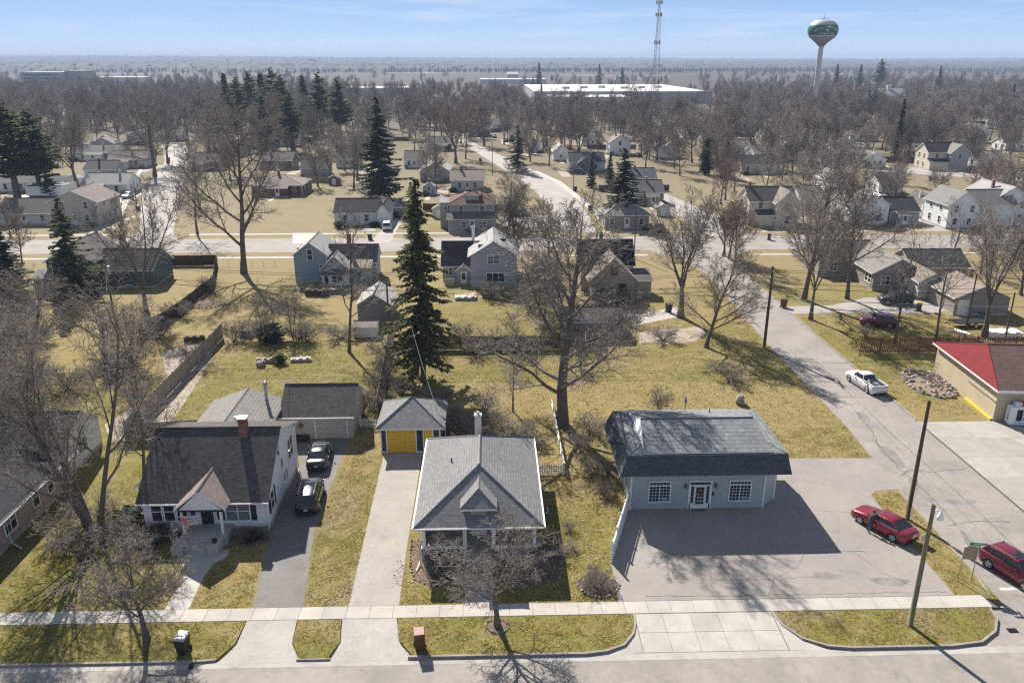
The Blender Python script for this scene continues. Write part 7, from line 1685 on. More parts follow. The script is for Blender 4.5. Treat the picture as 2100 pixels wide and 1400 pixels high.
for u, v, lb, b_ in ((1607, 630, 'brown wheelie bin on the side street kerb', 'bin_brown'), (1577, 492, 'wheelie bin at the street crossing corner', 'bin_brown'), (1210, 432, 'black bin on the verge of the curving street', 'bin_black'), (1180, 392, 'second black bin along the curving street', 'bin_black'), (985, 332, 'brown bin near the bend of the curving street', 'bin_brown'), (284, 432, 'dark bin with white lid beside the left street', 'bin_black'), (759, 492, 'green-black bin across the street from the blue house', 'bin_black'), (1884, 637, 'bin with yellow lid at the taupe garage', 'bin_brown'), (1371, 640, 'black bin on the concrete pad by the vase-shaped tree', 'bin_black'), (1908, 372, 'bin on the pavement before the cream and grey house', 'bin_black'), (347, 330, 'dark bin at the kerb near the big oak', 'bin_black')):
    bin_(*G(u, v), lb, b_, 'bin_yel' if 'yellow' in lb else 'bin_grey' if 'white lid' in lb else None, rnd.uniform(0, 6), 1.15)
sg = empty('street_sign', (32.6, 45.55, 0), R(-8), 'two-post sign seen from behind with a green street name blade on top', 'sign'); sg.scale = (.85, .85, .9)
for x in (-.52, .52): MB().tube([(x, 0, 0), (x, 0, 3.0)], .04, 6).build('post', 'steel', sg)
mb = MB(); mb.hexa([(-.5, .05, 1.9), (.5, .05, 1.9), (.5, .08, 1.9), (-.5, .08, 1.9)], [(-.5, .05, 2.95), (.5, .05, 2.95), (.5, .08, 2.95), (-.5, .08, 2.95)]); mb.hexa([(-.5, .05, 2.95), (.5, .05, 2.95), (.5, .08, 2.95), (-.5, .08, 2.95)], [(-.25, .05, 3.12), (.25, .05, 3.12), (.25, .08, 3.12), (-.25, .08, 3.12)])
MT['sign_back'] = mat('sign_back', (.33, .27, .19), .5, .06, 2, metal=.3); MT['sign_green'] = mat('sign_green', (.012, .17, .09), .4, .04, 3); mb.build('panel', 'sign_back', sg)
b1 = MB().box(-.2, 1.15, -.012, .012, 3.2, 3.42).build('name_blade', 'sign_green', sg); print_on(print_marks(13, 1.15, .13, 'white', 2), b1, (.48, -.013, 3.31))
MB().box(.5, .52, -.5, .5, 2.98, 3.18).build('name_blade', 'sign_green', sg)
ys = empty('yard_sign', (31.95, 50.0, 0), R(35), 'small white yard sign with blue print on the grass island', 'sign')
for x in (-.25, .25): MB().tube([(x, 0, 0), (x, 0, .7)], .008, 4).build('stake', 'steel', ys)
MB().box(-.32, .32, -.006, .006, .3, .85).build('board', 'white_vinyl', ys); print_on(print_marks(4, .5, .14, 'navy', 4), ys, (0, -.007, .68)); print_on(print_marks(6, .5, .08, 'sign_green', 6), ys, (0, -.007, .46))
st = empty('stop_sign', (*G(1516, 530), 0), R(2), 'red octagonal STOP sign at the far street corner', 'sign')
MB().tube([(0, 0, 0), (0, 0, 2.6)], .035, 6).build('post', 'steel', st)
n8 = [(.42 * math.cos(R(22.5 + 45 * k)), .42 * math.sin(R(22.5 + 45 * k))) for k in range(8)]
MB().hexa([(x, -.03, 2.4 + z) for x, z in n8][::-1], [(x, -.05, 2.4 + z) for x, z in n8][::-1]).build('plate', 'red_paint', st); link('lettering', text_mesh('STOP', .28, 'white'), st, (0, -.056, 2.4), (R(90), 0, 0)); MB().box(-.4, .4, -.01, .01, 2.95, 3.1).build('name_blade', 'sign_green', st)
bb = empty('basketball_hoop', (*G(1868, 628), 0), R(60), 'basketball hoop with white backboard before the taupe garage', 'hoop'); MB().tube([(0, 0, 0), (0, 0, 3.0)], .05, 6).build('post', 'black_plastic', bb); MB().box(-.6, .6, -.5, -.46, 2.7, 3.5).build('backboard', 'white_vinyl', bb); MB().tube([(.22 * math.cos(R(a)), -.7 + .22 * math.sin(R(a)), 2.85) for a in range(0, 361, 30)], .015, 4).build('rim', 'red_paint', bb)
rk = empty('boulder', (26.0, 75.8, 0), 0, 'single grey boulder on the lawn behind the office building', 'boulder')
def rock(r, seed, flat=.7):
    bm = bmesh.new(); bmesh.ops.create_icosphere(bm, subdivisions=2, radius=r); q = random.Random(seed)
    ax = [Vector((q.gauss(0, 1), q.gauss(0, 1), q.gauss(0, 1))).normalized() for _ in range(7)]; cut = [q.uniform(.55, .9) * r for _ in ax]
    for v in bm.verts:
        for a, c in zip(ax, cut):
            d = v.co.dot(a)
            if d > c: v.co -= a * (d - c)
        v.co.z *= flat
    me = bpy.data.meshes.new('stone'); bm.to_mesh(me); bm.free(); me.materials.append(MT['stone']); return me
link('stone', rock(.62, 2, 1.2), rk, (0, 0, .35))
# stone rings and beds
def bed(label, cx, cy_, rx, ry, stones=26, m='mulch', seed=1, heap=.12, rs=.12, shape=None):
    if shape: cx, cy_ = sum(p[0] for p in shape) / len(shape), sum(p[1] for p in shape) / len(shape)
    n = 22; P = [(cx + rx * math.cos(6.283 * i / n) * (1 + .1 * math.sin(2 * 6.283 * i / n + seed)), cy_ + ry * math.sin(6.283 * i / n)) for i in range(n)] if shape is None else shape
    o = empty('garden_bed', (cx, cy_, 0), 0, label, 'garden bed'); mb = MB(); k = len(P)
    mb.v += [(x - cx, y - cy_, .005) for x, y in P] + [((x - cx) * .55, (y - cy_) * .55, heap) for x, y in P] + [(0, 0, heap * 1.3)]
    for i in range(k): j = (i + 1) % k; mb.f += [(i, j, k + j, k + i), (k + i, k + j, 2 * k)]; mb.m += [0, 0]
    mb.build('soil', m, o, smooth=True); rr = random.Random(seed); ms = [rock(rs, s, .7) for s in (1, 4, 9)]; per = dens(P + [P[0]], .01)
    for i in range(stones):
        p = per[int(i * len(per) / stones)]; link('stone', ms[i % 3], o, (p[0] - cx + rr.uniform(-.05, .05), p[1] - cy_ + rr.uniform(-.05, .05), .05), (rr.uniform(0, 3), rr.uniform(0, 3), rr.uniform(0, 6)), (rr.uniform(.7, 1.3),) * 3)
    return o
bed('oval stone-edged shrub bed at the lot corner beside the pavement', 7.2, 45.7, 1.25, 1.3, 30, seed=2, heap=.35, rs=.13)
bed('stone ring round the street tree before the bungalow', .25, 41.75, .75, .62, 20, seed=3, heap=.08, rs=.1)
bed('stone-edged bed along the left front of the bungalow', 0, 0, 1, 1, 44, seed=4, shape=[(-6.05, 51.5), (-5.3, 51.5), (-5.3, 48.4), (-2.1, 48.3), (-2.1, 46.2), (-4.2, 45.9), (-5.5, 46.8), (-5.95, 48.6)], heap=.05, rs=.1)
bed('leaf-strewn bed right of the bungalow path', 0, 0, 1, 1, 20, seed=5, shape=[(.2, 48.3), (3.6, 48.3), (4.6, 52), (5.2, 49.6), (4.6, 46.4), (2.2, 45.8), (.2, 46.2)], heap=.05, rs=.1)
bed('rock bed beside the corner shop wall', 48.6, 80.6, 2.4, 4.0, 60, 'soil', 6, .2, .28)
bed('round raised flower bed in the left yard', *G(412, 625), 3.2, 2.0, 30, 'mulch', 8, .3, .18)
bed('dark bed in front of the white house right of the steps', -18.6, 51.9, 1.9, .95, 14, 'mulch', 9, .08, .08)
# scattered rocks in the shop bed
rr = random.Random(4); ob = [o for o in bpy.data.objects if o.get('label') == 'rock bed beside the corner shop wall'][0]; ms = [rock(.3, s, .6) for s in (11, 14, 19)]
for k in range(70):
    a = rr.uniform(0, 6.28); q = math.sqrt(rr.random()); link('stone', ms[k % 3], ob, (2.1 * q * math.cos(a), 3.6 * q * math.sin(a), .2), (rr.uniform(0, 3), rr.uniform(0, 3), rr.uniform(0, 6)), (rr.uniform(.5, 1.1),) * 3)

# flags on the white house
MT['flag'] = mat('striped_flag', (.5, .12, .13), .8, .1, 3, (.55, .5, .5), mixlo=.48, mixhi=.52)
fg = empty('flag', (-21.9, 51.7, 2.2), R(0), 'small striped flag on the porch post of the white house', 'flag'); MB().tube([(0, 0, 0), (-.9, -.75, .55)], .02, 5).build('staff', 'white', fg); MB().hexa([(-.35, -.3, .2), (-.85, -.72, .5), (-.75, -.72, -.25), (-.3, -.3, -.45)], [(-.35, -.28, .2), (-.85, -.7, .5), (-.75, -.7, -.25), (-.3, -.28, -.45)]).build('cloth', 'flag', fg)
# yard clutter behind the white house
cl_ = [('raised wooden planter box in the back yard', G(400, 700), 'planter', 'board_dk', (2.6, .7, .7)), ('low stone fire ring bench in the back yard', G(545, 742), 'bench', 'stone', (2.2, .6, .45)), ('square stone planter in the back yard', G(535, 750), 'planter', 'stone', (.9, .9, .5)), ('pale slab bench in the back yard', G(617, 740), 'bench', 'concrete', (2.4, .8, .35)), ('green storage chest in the back yard', G(505, 690), 'chest', 'sd_teal', (1.6, .8, .8)), ('white folding table lying in the side yard', G(2055, 690), 'table', 'white_vinyl', (4.2, 1.8, .8)), ('teal boat cover beside the trailer', G(2018, 655), 'cover', 'sd_teal', (1.4, 1.2, .8)), ('blue tarp heap beside the tiny pale garage', G(812, 447), 'tarp', 'p_blue', (2.2, 1.6, 1.4)), ('wooden deck behind the grey-blue house', G(955, 612), 'deck', 'silver_deck', (3.2, 2.2, .45)), ('wooden pallet stack near the blue house', G(690, 600), 'pallets', 'board', (2.4, 1.4, .7)), ('dark log pile by the blue house back porch', G(650, 605), 'log pile', 'board_dk', (3.4, 1.3, .9))]
MT['silver_deck'] = mat('grey_deck', (.42, .39, .35), .8, .1, 2, pattern=('vert', 60, .14, .014, .5, .08))
for lb, (x, y), cat_, m_, (a, b, c) in cl_:
    o = empty(cat_.replace(' ', '_'), (x, y, 0), rnd.uniform(-.15, .15), lb, cat_); t_ = .08
    MB().box(-a / 2, a / 2, -b / 2, b / 2, c - t_ - .02, c).build('top', m_, o); MB().box(-a / 2 + .05, a / 2 - .05, -b / 2 + .05, b / 2 - .05, 0, c - t_ - .02).build('base', m_, o)
    for k in range(3): MB().box(-a / 2 + a * (k + .3) / 3, -a / 2 + a * (k + .75) / 3, -b / 2 + .1, b / 2 - .15, c, c + .07 + .04 * k).build('item', m_, o)

# ------------------------------------------------------------------ shrubs
def sh(proto, x, y, h_, label, wide=1.2, name='bare_shrub', cat='shrub'): plant(proto, x, y, h_, label, cat, name, wide=wide)
sh('shrub_a', *G(1495, 778), 2.3, 'round bare shrub on the lawn beside the side street', 1.5); sh('shrub_b', *G(1352, 838), 2.2, 'thin bare shrub behind the office building', 1.2)
for k, (x, y, h_, w_, lb) in enumerate(((-24.6, 51.9, 1.5, 1.5, 'dense bare shrub left of the white house steps'), (-26.3, 51.6, 1.7, 1.6, 'tangled bare shrub at the left corner of the white house'), (-28.6, 52.4, 1.9, 1.6, 'tall bare shrub under the huge left tree'), (-18.8, 52.2, 1.0, 1.5, 'low bare shrub under the double window of the white house'), (-17.5, 52.2, .9, 1.4, 'low bare shrub at the right corner of the white house'), (-3.9, 47.6, 1.3, 1.6, 'bare shrub below the left porch parapet of the bungalow'), (-2.9, 46.8, 1.1, 1.6, 'bare shrub beside the bungalow path on the left'), (1.2, 47.5, 1.4, 1.7, 'bare shrub below the right porch parapet of the bungalow'), (2.8, 47.2, 1.4, 1.7, 'bare shrub at the right front corner of the bungalow'), (4.2, 48.9, 1.3, 1.5, 'bare shrub in the bed right of the bungalow'), (5.9, 52.6, .8, 1.5, 'small bare shrub on the lawn right of the bungalow'), (5.6, 49.9, .8, 1.6, 'small bare shrub between bungalow and vinyl fence'), (7.0, 45.9, 1.0, 1.3, 'dry shrub in the oval stone bed'), (7.6, 45.4, .9, 1.5, 'lower dry shrub on the right of the oval stone bed'), (6.6, 45.3, .9, 1.6, 'dry shrub at the left rim of the oval stone bed'), (7.2, 46.4, 1.0, 1.5, 'dry shrub at the back rim of the oval stone bed'), (-31.2, 51.0, 1.9, 1.5, 'tangle of brush before the foot of the huge left tree'), (-29.3, 50.6, 1.5, 1.5, 'smaller brush right of the huge left tree foot'), (-32.8, 52.6, 2.2, 1.4, 'tall brush between the brick ranch and the huge tree'), (-30.8, 54.8, 2.6, 1.3, 'tall brush behind the huge left tree foot'), (9.2, 57.6, 1.4, 1.3, 'bare hedge shrub at the left wall of the office building'), (8.9, 61.3, 1.7, 1.3, 'bare hedge shrub behind the left wall of the office building'), (8.2, 65.4, 1.9, 1.3, 'reddish bare shrub between the large tree and the office'), (-12.4, 75.5, 2.6, 1.2, 'brushy bare shrub at the corner of the beige garage'), (-12.2, 79.5, 2.8, 1.2, 'brushy bare shrub along the slanting board fence'), (-2.4, 70.2, 2.2, 1.7, 'thick bare shrub behind the bungalow chimney'), (.2, 71.2, 1.8, 1.7, 'low bare shrub behind the bungalow roof'), (-4.0, 72.8, 1.6, 1.6, 'bare shrub right of the yellow garage'), (-1.2, 67.6, 1.9, 1.8, 'dense thicket shrub just behind the bungalow roof edge'), (2.4, 69.0, 1.7, 1.7, 'thicket shrub left of the picket fence'), (-4.2, 69.4, 1.8, 1.5, 'thicket shrub at the back corner of the yellow garage'), (4.2, 66.5, 1.2, 1.7, 'low thicket shrub inside the picket fence'), (-.6, 74.6, 2.2, 1.5, 'thicket shrub below the small bare tree'))):
    sh('shrub_a' if k % 2 else 'shrub_b', x, y, h_, lb, w_)
for k, (u, v, h_, w_, lb) in enumerate(((480, 700, 2.6, 1.5, 'brush heap left of the green storage chest'), (560, 700, 2.2, .9, 'vine-covered dark bush in the back yard'), (630, 700, 2.4, 1.2, 'brush left of the crooked bare tree'), (575, 745, 1.1, .8, 'clipped dark bush in the back yard'), (660, 600, 1.8, 2, 'bramble patch below the blue house'), (740, 605, 1.7, 2, 'bramble patch right of the blue house porch'), (1010, 610, 2.8, 1.6, 'bare bush against the grey-blue house'), (1090, 630, 3.4, 1.5, 'tall bare bush right of the grey-blue house'), (1120, 690, 3.4, 1.2, 'bare bush at the red-brown fence end'), (1235, 625, 3.0, 1.6, 'bare bush before the tan house'), (1290, 625, 2.6, 1.6, 'bare bush at the right corner of the tan house'), (950, 690, 2.0, 1.4, 'bare bush inside the red-brown fence'), (880, 690, 2.2, 1.4, 'bare bush beside the spruce foot'), (700, 468, 1.6, 1.0, 'dark foundation bush of the small white house'), (735, 468, 1.5, 2.0, 'second foundation bush of the small white house'), (965, 478, 1.4, 1.4, 'bush before the foursquare porch'), (430, 600, 2.6, 1.3, 'reddish bush beside the grey left fence'), (360, 650, 2.6, 1.5, 'brush along the grey left fence'), (330, 690, 2.4, 1.5, 'brush at the foot of the many-limbed tree'), (240, 760, 2.6, 1.7, 'brush in the middle of the overgrown yard'), (140, 800, 2.8, 1.8, 'thicket in the overgrown left yard'), (60, 700, 3.2, 1.8, 'thicket at the left edge of the overgrown yard'), (1775, 690, 1.6, 1.5, 'bare shrub left of the picket fence'), (1680, 480, 2.2, 1.5, 'bush at the crossing beside the cream farmhouse'), (2040, 350, 1.8, 1.4, 'bush near the cream and grey house'))):
    dark_ = 'dark' in lb
    x, y = G(u, v); sh('yew' if dark_ else ('shrub_a' if k % 2 else 'shrub_b'), x, y, h_, lb, w_, 'evergreen_bush' if dark_ else 'bare_shrub')
for k, (x, y, h_, w_, lb) in enumerate(((-9.6, 79.0, 2.2, 1.4, 'brush at the foot of the tall spruce'), (-5.4, 77.5, 1.8, 1.5, 'brush right of the tall spruce foot'), (-11.8, 84.5, 2.6, 1.3, 'tall brush along the middle of the slanting board fence'), (-12.6, 90.5, 3.0, 1.3, 'tall brush at the far end of the slanting board fence'), (-2.0, 91.6, 2.4, 1.5, 'brush before the middle of the red-brown fence'), (3.4, 91.8, 2.6, 1.5, 'brush before the right end of the red-brown fence'), (-7.0, 91.9, 2.2, 1.5, 'brush before the left end of the red-brown fence'), (9.6, 69.4, 2.2, 1.4, 'reddish brush right of the large spreading tree'), (-24.5, 97.5, 2.4, 1.7, 'brush row behind the back yard benches'), (-19.5, 97.8, 2.2, 1.7, 'right end of the brush row behind the benches'), (-29.5, 97.2, 2.6, 1.7, 'left end of the brush row behind the benches'), (-36.0, 90.5, 2.4, 1.3, 'brush against the outer side of the long board fence'), (-36.2, 77.0, 2.2, 1.3, 'brush at the near outer side of the long board fence'), (-33.6, 69.6, 2.0, 1.4, 'brush at the near corner of the long board fence'), (11.5, 95.5, 2.6, 1.4, 'brush left of the long cream garage'), (22.0, 96.0, 2.2, 1.4, 'brush right of the long cream garage'))):
    sh('shrub_a' if k % 2 else 'shrub_b', x, y, h_, lb, w_)
sh('yew', -28.0, 54.2, 1.5, 'dark evergreen bush under the huge left tree', 1.0, 'evergreen_bush'); sh('yew', -25.2, 52.2, 1.1, 'evergreen bush left of the porch steps', 1.0, 'evergreen_bush'); sh('yew', -18.0, 51.9, .8, 'low evergreen bush right of the porch steps', 1.0, 'evergreen_bush')

# ------------------------------------------------------------------ water tower
wx, wy = G(1665, 250); wt = empty('water_tower', (wx, wy, 0), 0, 'white and green town water tower on a single slim stem', 'water tower')
D_ = math.hypot(wx, wy); el = lambda v: CAM_H + D_ * ray(1672, v)[2] / math.hypot(*ray(1672, v)[:2])
zt, zb_, zk = el(42), el(95), el(77); rad = 28.5 / FOC * D_ * .92; zg0, zg1 = el(73), el(52)
MT['wt_white'] = mat('tower_white', (.60, .60, .58), .4, .05, .1); MT['wt_green'] = mat('tower_green', (.012, .13, .085), .35, .05, .1); MT['wt_grey'] = mat('tower_underside', (.30, .28, .27), .5, .05, .1)
MB().lathe([(rad * .3, -.5), (rad * .2, 2.5), (rad * .17, 6), (rad * .17, zb_ - 2), (rad * .21, zb_)], 20).build('stem', 'wt_white', wt, smooth=True)
H_ = zt - zk
MB().lathe([(rad * .2, zb_), (rad * .45, zb_ + (zk - zb_) * .45), (rad * .86, zk)], 28).build('cone', 'wt_grey', wt, smooth=True)
eq = (zg0 + zg1) / 2
def rr_(z): return rad * math.sqrt(max(.02, 1 - ((z - eq) / (zt - eq + 1.0 if z > eq else (eq - zk) * 1.95)) ** 2))
ban = [(zk, 'wt_white'), (zg0 - .9, 'wt_grey'), (zg0 - .5, 'wt_white'), (zg0, 'wt_green'), (zg1, 'wt_white'), (zg1 + .5, 'wt_grey'), (zg1 + .9, 'wt_white')]
mb = MB(); prof = []
zs = sorted(set([zk + (zt - zk) * i / 22 for i in range(23)] + [b for b, _ in ban]))
for z in zs:
    mi = 0
    for b, nm in ban:
        if z >= b - 1e-6: mi = {'wt_white': 0, 'wt_green': 1, 'wt_grey': 2}[nm]
    prof.append((rr_(z), z, mi))
mb.lathe(prof, 36); mb.build('tank', ['wt_white', 'wt_green', 'wt_grey'], wt, smooth=True)
rl = MB(); rl.tube([(rad * .3 * math.cos(R(a)), rad * .3 * math.sin(R(a)), zt + 1.0) for a in range(0, 361, 30)], .06, 4); [rl.tube([(rad * .3 * math.cos(R(a)), rad * .3 * math.sin(R(a)), zt - .6), (rad * .3 * math.cos(R(a)), rad * .3 * math.sin(R(a)), zt + 1.0)], .05, 4) for a in range(0, 360, 30)]; rl.tube([(0, 0, zt), (0, 0, zt + 3.4)], .08, 5); rl.box(-.7, -.1, -.4, .4, zt, zt + 1.0)
rl.build('railing', 'wt_grey', wt)
face = math.atan2(-wy, -wx) + R(17)
word = 'WILLIAMSTON'
for i, ch in enumerate(word):
    t = (i - 5) / 5; a = face + t * R(43); z = eq + (zg1 - zg0) * (.28 - .36 * t * t); r_ = rr_(z) + .06
    link('lettering', text_mesh(ch, (zg1 - zg0) * .30, 'white', bold=.02, extrude=.05), wt, (r_ * math.cos(a), r_ * math.sin(a), z), (R(90), R(-38 * t) * -1, a + math.pi / 2))
for i, ch in enumerate('xxx xxxxxxx xxxxxx'):
    t = (i - 8.5) / 8.5; a = face + t * R(27); z = zg0 + (zg1 - zg0) * .16; r_ = rr_(z) + .06
    if ch != ' ': q_ = random.Random(i); hh_ = (zg1 - zg0) * .05 * q_.uniform(.6, 1.2); MB().box(-.14, .14, -.08, 0, -hh_, hh_).build('print', 'white', wt, (r_ * math.cos(a), r_ * math.sin(a), z), (0, 0, a + math.pi / 2))
z = zg0 + (zg1 - zg0) * .45; r_ = rr_(z)
em = MB(); em.hexa([(.0, .8 * math.cos(R(k)), .8 * math.sin(R(k))) for k in range(0, 360, 45)], [(.12, .7 * math.cos(R(k)), .7 * math.sin(R(k))) for k in range(0, 360, 45)]); em.build('emblem', 'wt_white', wt, (r_ * math.cos(face), r_ * math.sin(face), z), (0, 0, face)); 
em = MB(); em.hexa([(.12, .38 * math.cos(R(k)), .38 * math.sin(R(k))) for k in range(0, 360, 60)], [(.17, .34 * math.cos(R(k)), .34 * math.sin(R(k))) for k in range(0, 360, 60)]); em.build('emblem', 'wt_green', wt, (r_ * math.cos(face), r_ * math.sin(face), z), (0, 0, face))

# ------------------------------------------------------------------ radio mast
rx, ry = G(1340, 228); rmst = empty('radio_mast', (rx, ry, 0), 0, 'tall steel lattice radio mast with antennas above the factory', 'mast')
D_ = math.hypot(rx, ry); el = lambda v: CAM_H + D_ * ray(1345, v)[2] / math.hypot(*ray(1345, v)[:2])
ht = min(el(-14), 88); MT['mast'] = mat('galvanised_mast', (.36, .29, .27), .5, .1, .3, metal=.3)
legs = [[(((3.4 - 2.7 * t) * math.cos(R(a))), ((3.4 - 2.7 * t) * math.sin(R(a))), ht * t) for t in (0, .2, .4, .6, .8, 1)] for a in (90, 210, 330)]
for l in legs: MB().tube(l, [.16, .15, .14, .12, .1, .09], 5).build('leg', 'mast', rmst)
def at_leg(k, z): t = z / ht; a = R((90, 210, 330)[k]); q = 3.4 - 2.7 * t; return (q * math.cos(a), q * math.sin(a), z)
z = 0
while z < ht - 3:
    dz = 2.2 + 2.4 * (1 - z / ht); mb = MB()
    for k in range(3): mb.tube([at_leg(k, z), at_leg((k + 1) % 3, min(ht, z + dz))], .06, 3, cap=False); mb.tube([at_leg((k + 1) % 3, z), at_leg(k, min(ht, z + dz))], .06, 3, cap=False); mb.tube([at_leg(k, z), at_leg((k + 1) % 3, z)], .06, 3, cap=False)
    mb.build('brace_bay', 'mast', rmst); z += dz
for v in (5, 30, 87):
    z = el(v); mb = MB()
    for k in range(9): a = R(40 * k); q = 1.9 + .4 * (k % 2); mb.box(q * math.cos(a) - .22, q * math.cos(a) + .22, q * math.sin(a) - .15, q * math.sin(a) + .15, z - 1.3, z + 1.0); mb.tube([(0, 0, z), (q * math.cos(a), q * math.sin(a), z)], .06, 3)
    mb.build('antenna_array', 'mast', rmst)

# ------------------------------------------------------------------ yards of the far houses: fence, shrubs, sheds, cars
CARS = {}
for k, (hh, a, b, y, dp, lb) in enumerate(YARDS):
    if y > 480 or hh.o['category'] in ('barn', 'building'): continue
    rr = random.Random(k * 13 + 5); sl_ = short(lb)
    if rr.random() < .45:
        pts_ = [(a - 6, y + dp + 12), (b + 6, y + dp + 12)]
        if free(*pts_[0]) and free(*pts_[1]): board_fence(f'board fence closing the yard behind the {sl_}', pts_, 1.8, rr.choice(['board', 'board_dk', 'white_vinyl', 'board_red']))
    for q, side in enumerate(('left', 'right')):
        if rr.random() < .65: plant(rr.choice(['shrub_a', 'shrub_b', 'yew']), a + .6 if q == 0 else b - .6, y - 1.3 - rr.random(), rr.uniform(1, 1.7), f'{side} foundation bush of the {sl_}', 'shrub', 'foundation_bush', wide=1.1)
    if rr.random() < .4:
        xs = a - rr.uniform(4, 7) if rr.random() < .5 else b + rr.uniform(3, 6); ysd = y + dp + rr.uniform(3, 8)
        if free(xs, ysd):
            hs = House('garden_shed', f'little shed in the yard behind the {sl_}', (xs, ysd), rr.uniform(-.1, .1), rr.choice(['sd_white', 'sd_brown', 'sd_pale', 'sd_grey']), rr.choice(['sh_lgrey', 'sh_mid', 'sh_silver']), cat='shed'); hs.block(0, 3, 0, 2.6, 2.0, 'gy', .8, .2, .2, foundation=.05); hs.door('f', 1.5, .05, 1.0, 1.7)
    if rr.random() < .35:
        xx = b + 2.0 if rr.random() < .5 else a - 2.0; col_ = rr.choice(['white', 'black', 'silver', 'blue', 'red']); yy = y - rr.uniform(2, 6)
        if free(xx, yy): car('parked_car', f'{col_} car parked at the side of the {sl_}', (xx, yy, .05), R(rr.choice([88, 92, 270])), {'white': 'p_white', 'black': 'p_black', 'silver': 'p_silver', 'blue': 'p_blue', 'red': 'p_maroon'}[col_], group='cars parked beside far houses')
# ------------------------------------------------------------------ grass tufts and fallen leaves (nobody could count them)
MT['blade_dry'] = mat('dry_blades', (.36, .27, .08), .9, .2, .8, (.24, .17, .05), obj=False, leaf=.45); MT['blade_green'] = mat('green_blades', (.17, .17, .018), .9, .2, .8, (.10, .105, .012), obj=False, leaf=.45); MT['leaf'] = mat('fallen_leaf', (.40, .31, .22), .8, .25, 2, (.25, .17, .10), obj=False)
lawns = [verge_a, verge_b, verge_c, verge_d, island, [(-46, 44.05), (-21.7, 44.05), (-21.7, 49), (-23.2, 50.8), (-26, 51), (-29, 58), (-31, 68), (-33, 49), (-46, 49)], [(-19.9, 44.05), (-15.95, 44.05), (-17, 51), (-19.2, 50.6), (-20, 48.5)], [(-12.5, 44.05), (-9.6, 44.05), (-9.85, 65.5), (-10.3, 68), (-13.2, 68.5), (-13.55, 54)], [(-6.2, 44.05), (-2, 44.05), (-2, 46), (-4.6, 45.8), (-6.2, 47), (-6.3, 62)], [(.1, 44.05), (8.3, 44.05), (8.4, 48.4), (9.9, 53.4), (10.8, 56), (10.6, 63), (6.4, 63), (3.8, 61), (3.6, 53), (5.3, 50), (4.6, 46.2), (2, 45.7), (.1, 46)], [(-12.5, 70), (34.8, 70), (34.9, 92), (-11, 92.6)], [(24.8, 63.8), (34.2, 63.6), (34.8, 70), (22, 70)], [(-34, 70), (-27, 66), (-27, 72), (-20, 72), (-20, 76), (-12, 77), (-13, 97), (-34, 97)], [(42.9, 72), (49.8, 72.5), (50.5, 90), (42.9, 90)], [(43.1, 91), (76, 91), (76, 105), (43.1, 105)], [(-11, 94), (34.5, 94), (35.5, 108), (-12, 108)]]
nr = np.random.RandomState(12)
def area(p): return abs(sum(p[i][0] * p[(i + 1) % len(p)][1] - p[(i + 1) % len(p)][0] * p[i][1] for i in range(len(p)))) / 2
def sample(poly, dens_):
    P = np.array(poly); x0, y0 = P.min(0); x1, y1 = P.max(0); n = int((x1 - x0) * (y1 - y0) * dens_); X = nr.uniform(x0, x1, n); Y = nr.uniform(y0, y1, n); c = np.zeros(n, bool); j = len(P) - 1
    for i in range(len(P)):
        with np.errstate(divide='ignore', invalid='ignore'):
            t = ((P[i, 1] > Y) != (P[j, 1] > Y)) & (X < (P[j, 0] - P[i, 0]) * (Y - P[i, 1]) / (P[j, 1] - P[i, 1] + 1e-12) + P[i, 0])
        c ^= t; j = i
    return np.stack([X[c], Y[c]], 1)
pts = np.concatenate([sample(p, 70 if max(q[1] for q in p) < 72 else 18) for p in lawns])
keep = np.ones(len(pts), bool)
for a, b, c, d in FOOT: keep &= ~((pts[:, 0] > a + .8) & (pts[:, 0] < b - .8) & (pts[:, 1] > c + .8) & (pts[:, 1] < d - .8))
pts = pts[keep]
clumpy = np.sin(pts[:, 0] * 2.1 + np.sin(pts[:, 1] * 1.7)) * np.sin(pts[:, 1] * 1.9 + np.sin(pts[:, 0] * 1.3)); pts = pts[nr.rand(len(pts)) < .55 + .45 * clumpy]
g_ = nr.rand(len(pts)) < .58 - .004 * (pts[:, 1] - 40)
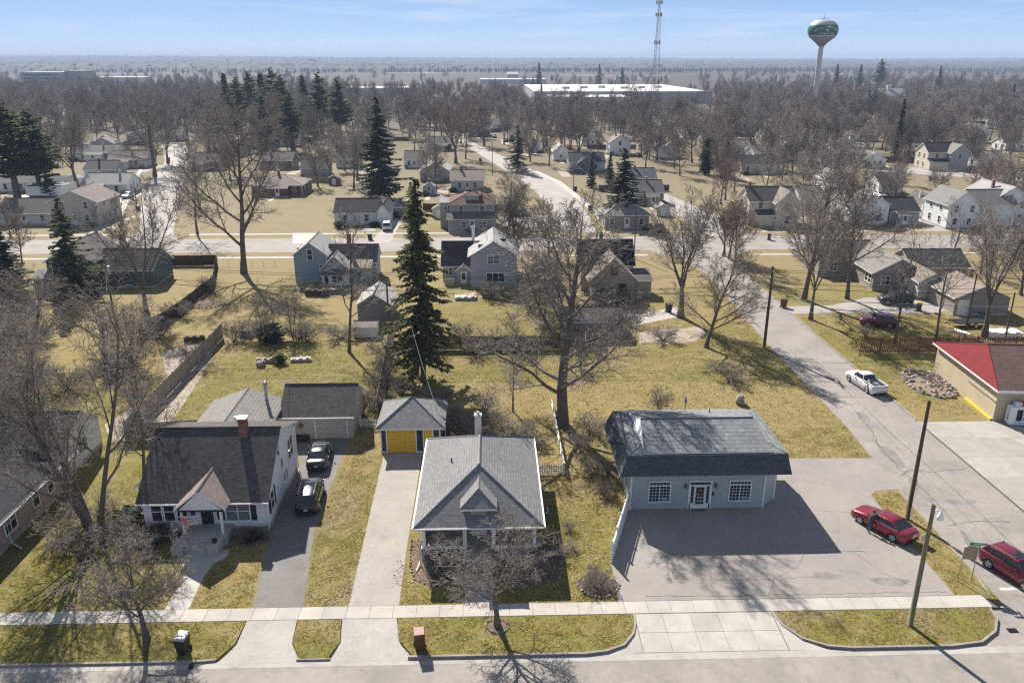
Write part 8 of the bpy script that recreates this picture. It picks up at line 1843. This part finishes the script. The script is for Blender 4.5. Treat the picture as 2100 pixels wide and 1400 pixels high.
for nm, lb, sel, m_ in (('dry_grass', 'dry straw-coloured grass on the lawns', ~g_, 'blade_dry'), ('green_grass', 'green grass tufts on the lawns', g_, 'blade_green')):
    q = pts[sel]; n = len(q); V = []
    for k in range(3):
        az = nr.uniform(0, 6.28, n); h_ = nr.uniform(.015, .05, n) * (1 + .3 * (q[:, 1] > 72)); w = nr.uniform(.012, .03, n) * (1 + .6 * (q[:, 1] > 72)); le = nr.uniform(.06, .16, n)
        b = np.stack([q[:, 0] + nr.uniform(-.06, .06, n), q[:, 1] + nr.uniform(-.06, .06, n), np.full(n, .0)], 1); sd = np.stack([-np.sin(az), np.cos(az), 0 * az], 1) * w[:, None]; tp = b + np.stack([np.cos(az) * le, np.sin(az) * le, h_], 1)
        V.append(np.stack([b - sd, b + sd, tp], 1))
    V = np.concatenate(V).reshape(-1, 3); tag(link(nm, quads_mesh(nm, V, np.arange(len(V)).reshape(-1, 3), m_, False)), lb, 'grass', kind='stuff')
lp = np.concatenate([sample(p, d_) for p, d_ in ((lawns[9], 5), (lawns[10], 3.2), (lawns[7], 2.5), (lawns[8], 3), (lawns[12], 1.2), (lawns[15], 1.5), (verge_c, 1.2), ([(-7, 46), (5, 46), (5, 49), (-7, 49)], 14), ([(6.5, 58), (10.8, 58), (10.6, 70), (6.5, 72)], 12), ([(-13.5, 66), (-9.9, 66), (-10.5, 76), (-13.5, 76)], 12), ([(-6, 66), (4, 63), (5, 74), (-6, 75)], 9))])
n = len(lp); az = nr.uniform(0, 6.28, n); s = nr.uniform(.04, .09, n)
c = np.stack([lp[:, 0], lp[:, 1], np.full(n, .05)], 1); u_ = np.stack([np.cos(az), np.sin(az), nr.uniform(-.5, .5, n)], 1) * s[:, None]; v_ = np.stack([-np.sin(az), np.cos(az), nr.uniform(-.5, .5, n)], 1) * s[:, None] * .7
V = np.stack([c - u_, c - v_, c + u_, c + v_], 1).reshape(-1, 3); tag(link('fallen_leaves', quads_mesh('fallen_leaves', V, np.arange(len(V)).reshape(-1, 4), 'leaf', False)), 'fallen tan leaves scattered over lawns and beds', 'leaves', kind='stuff')
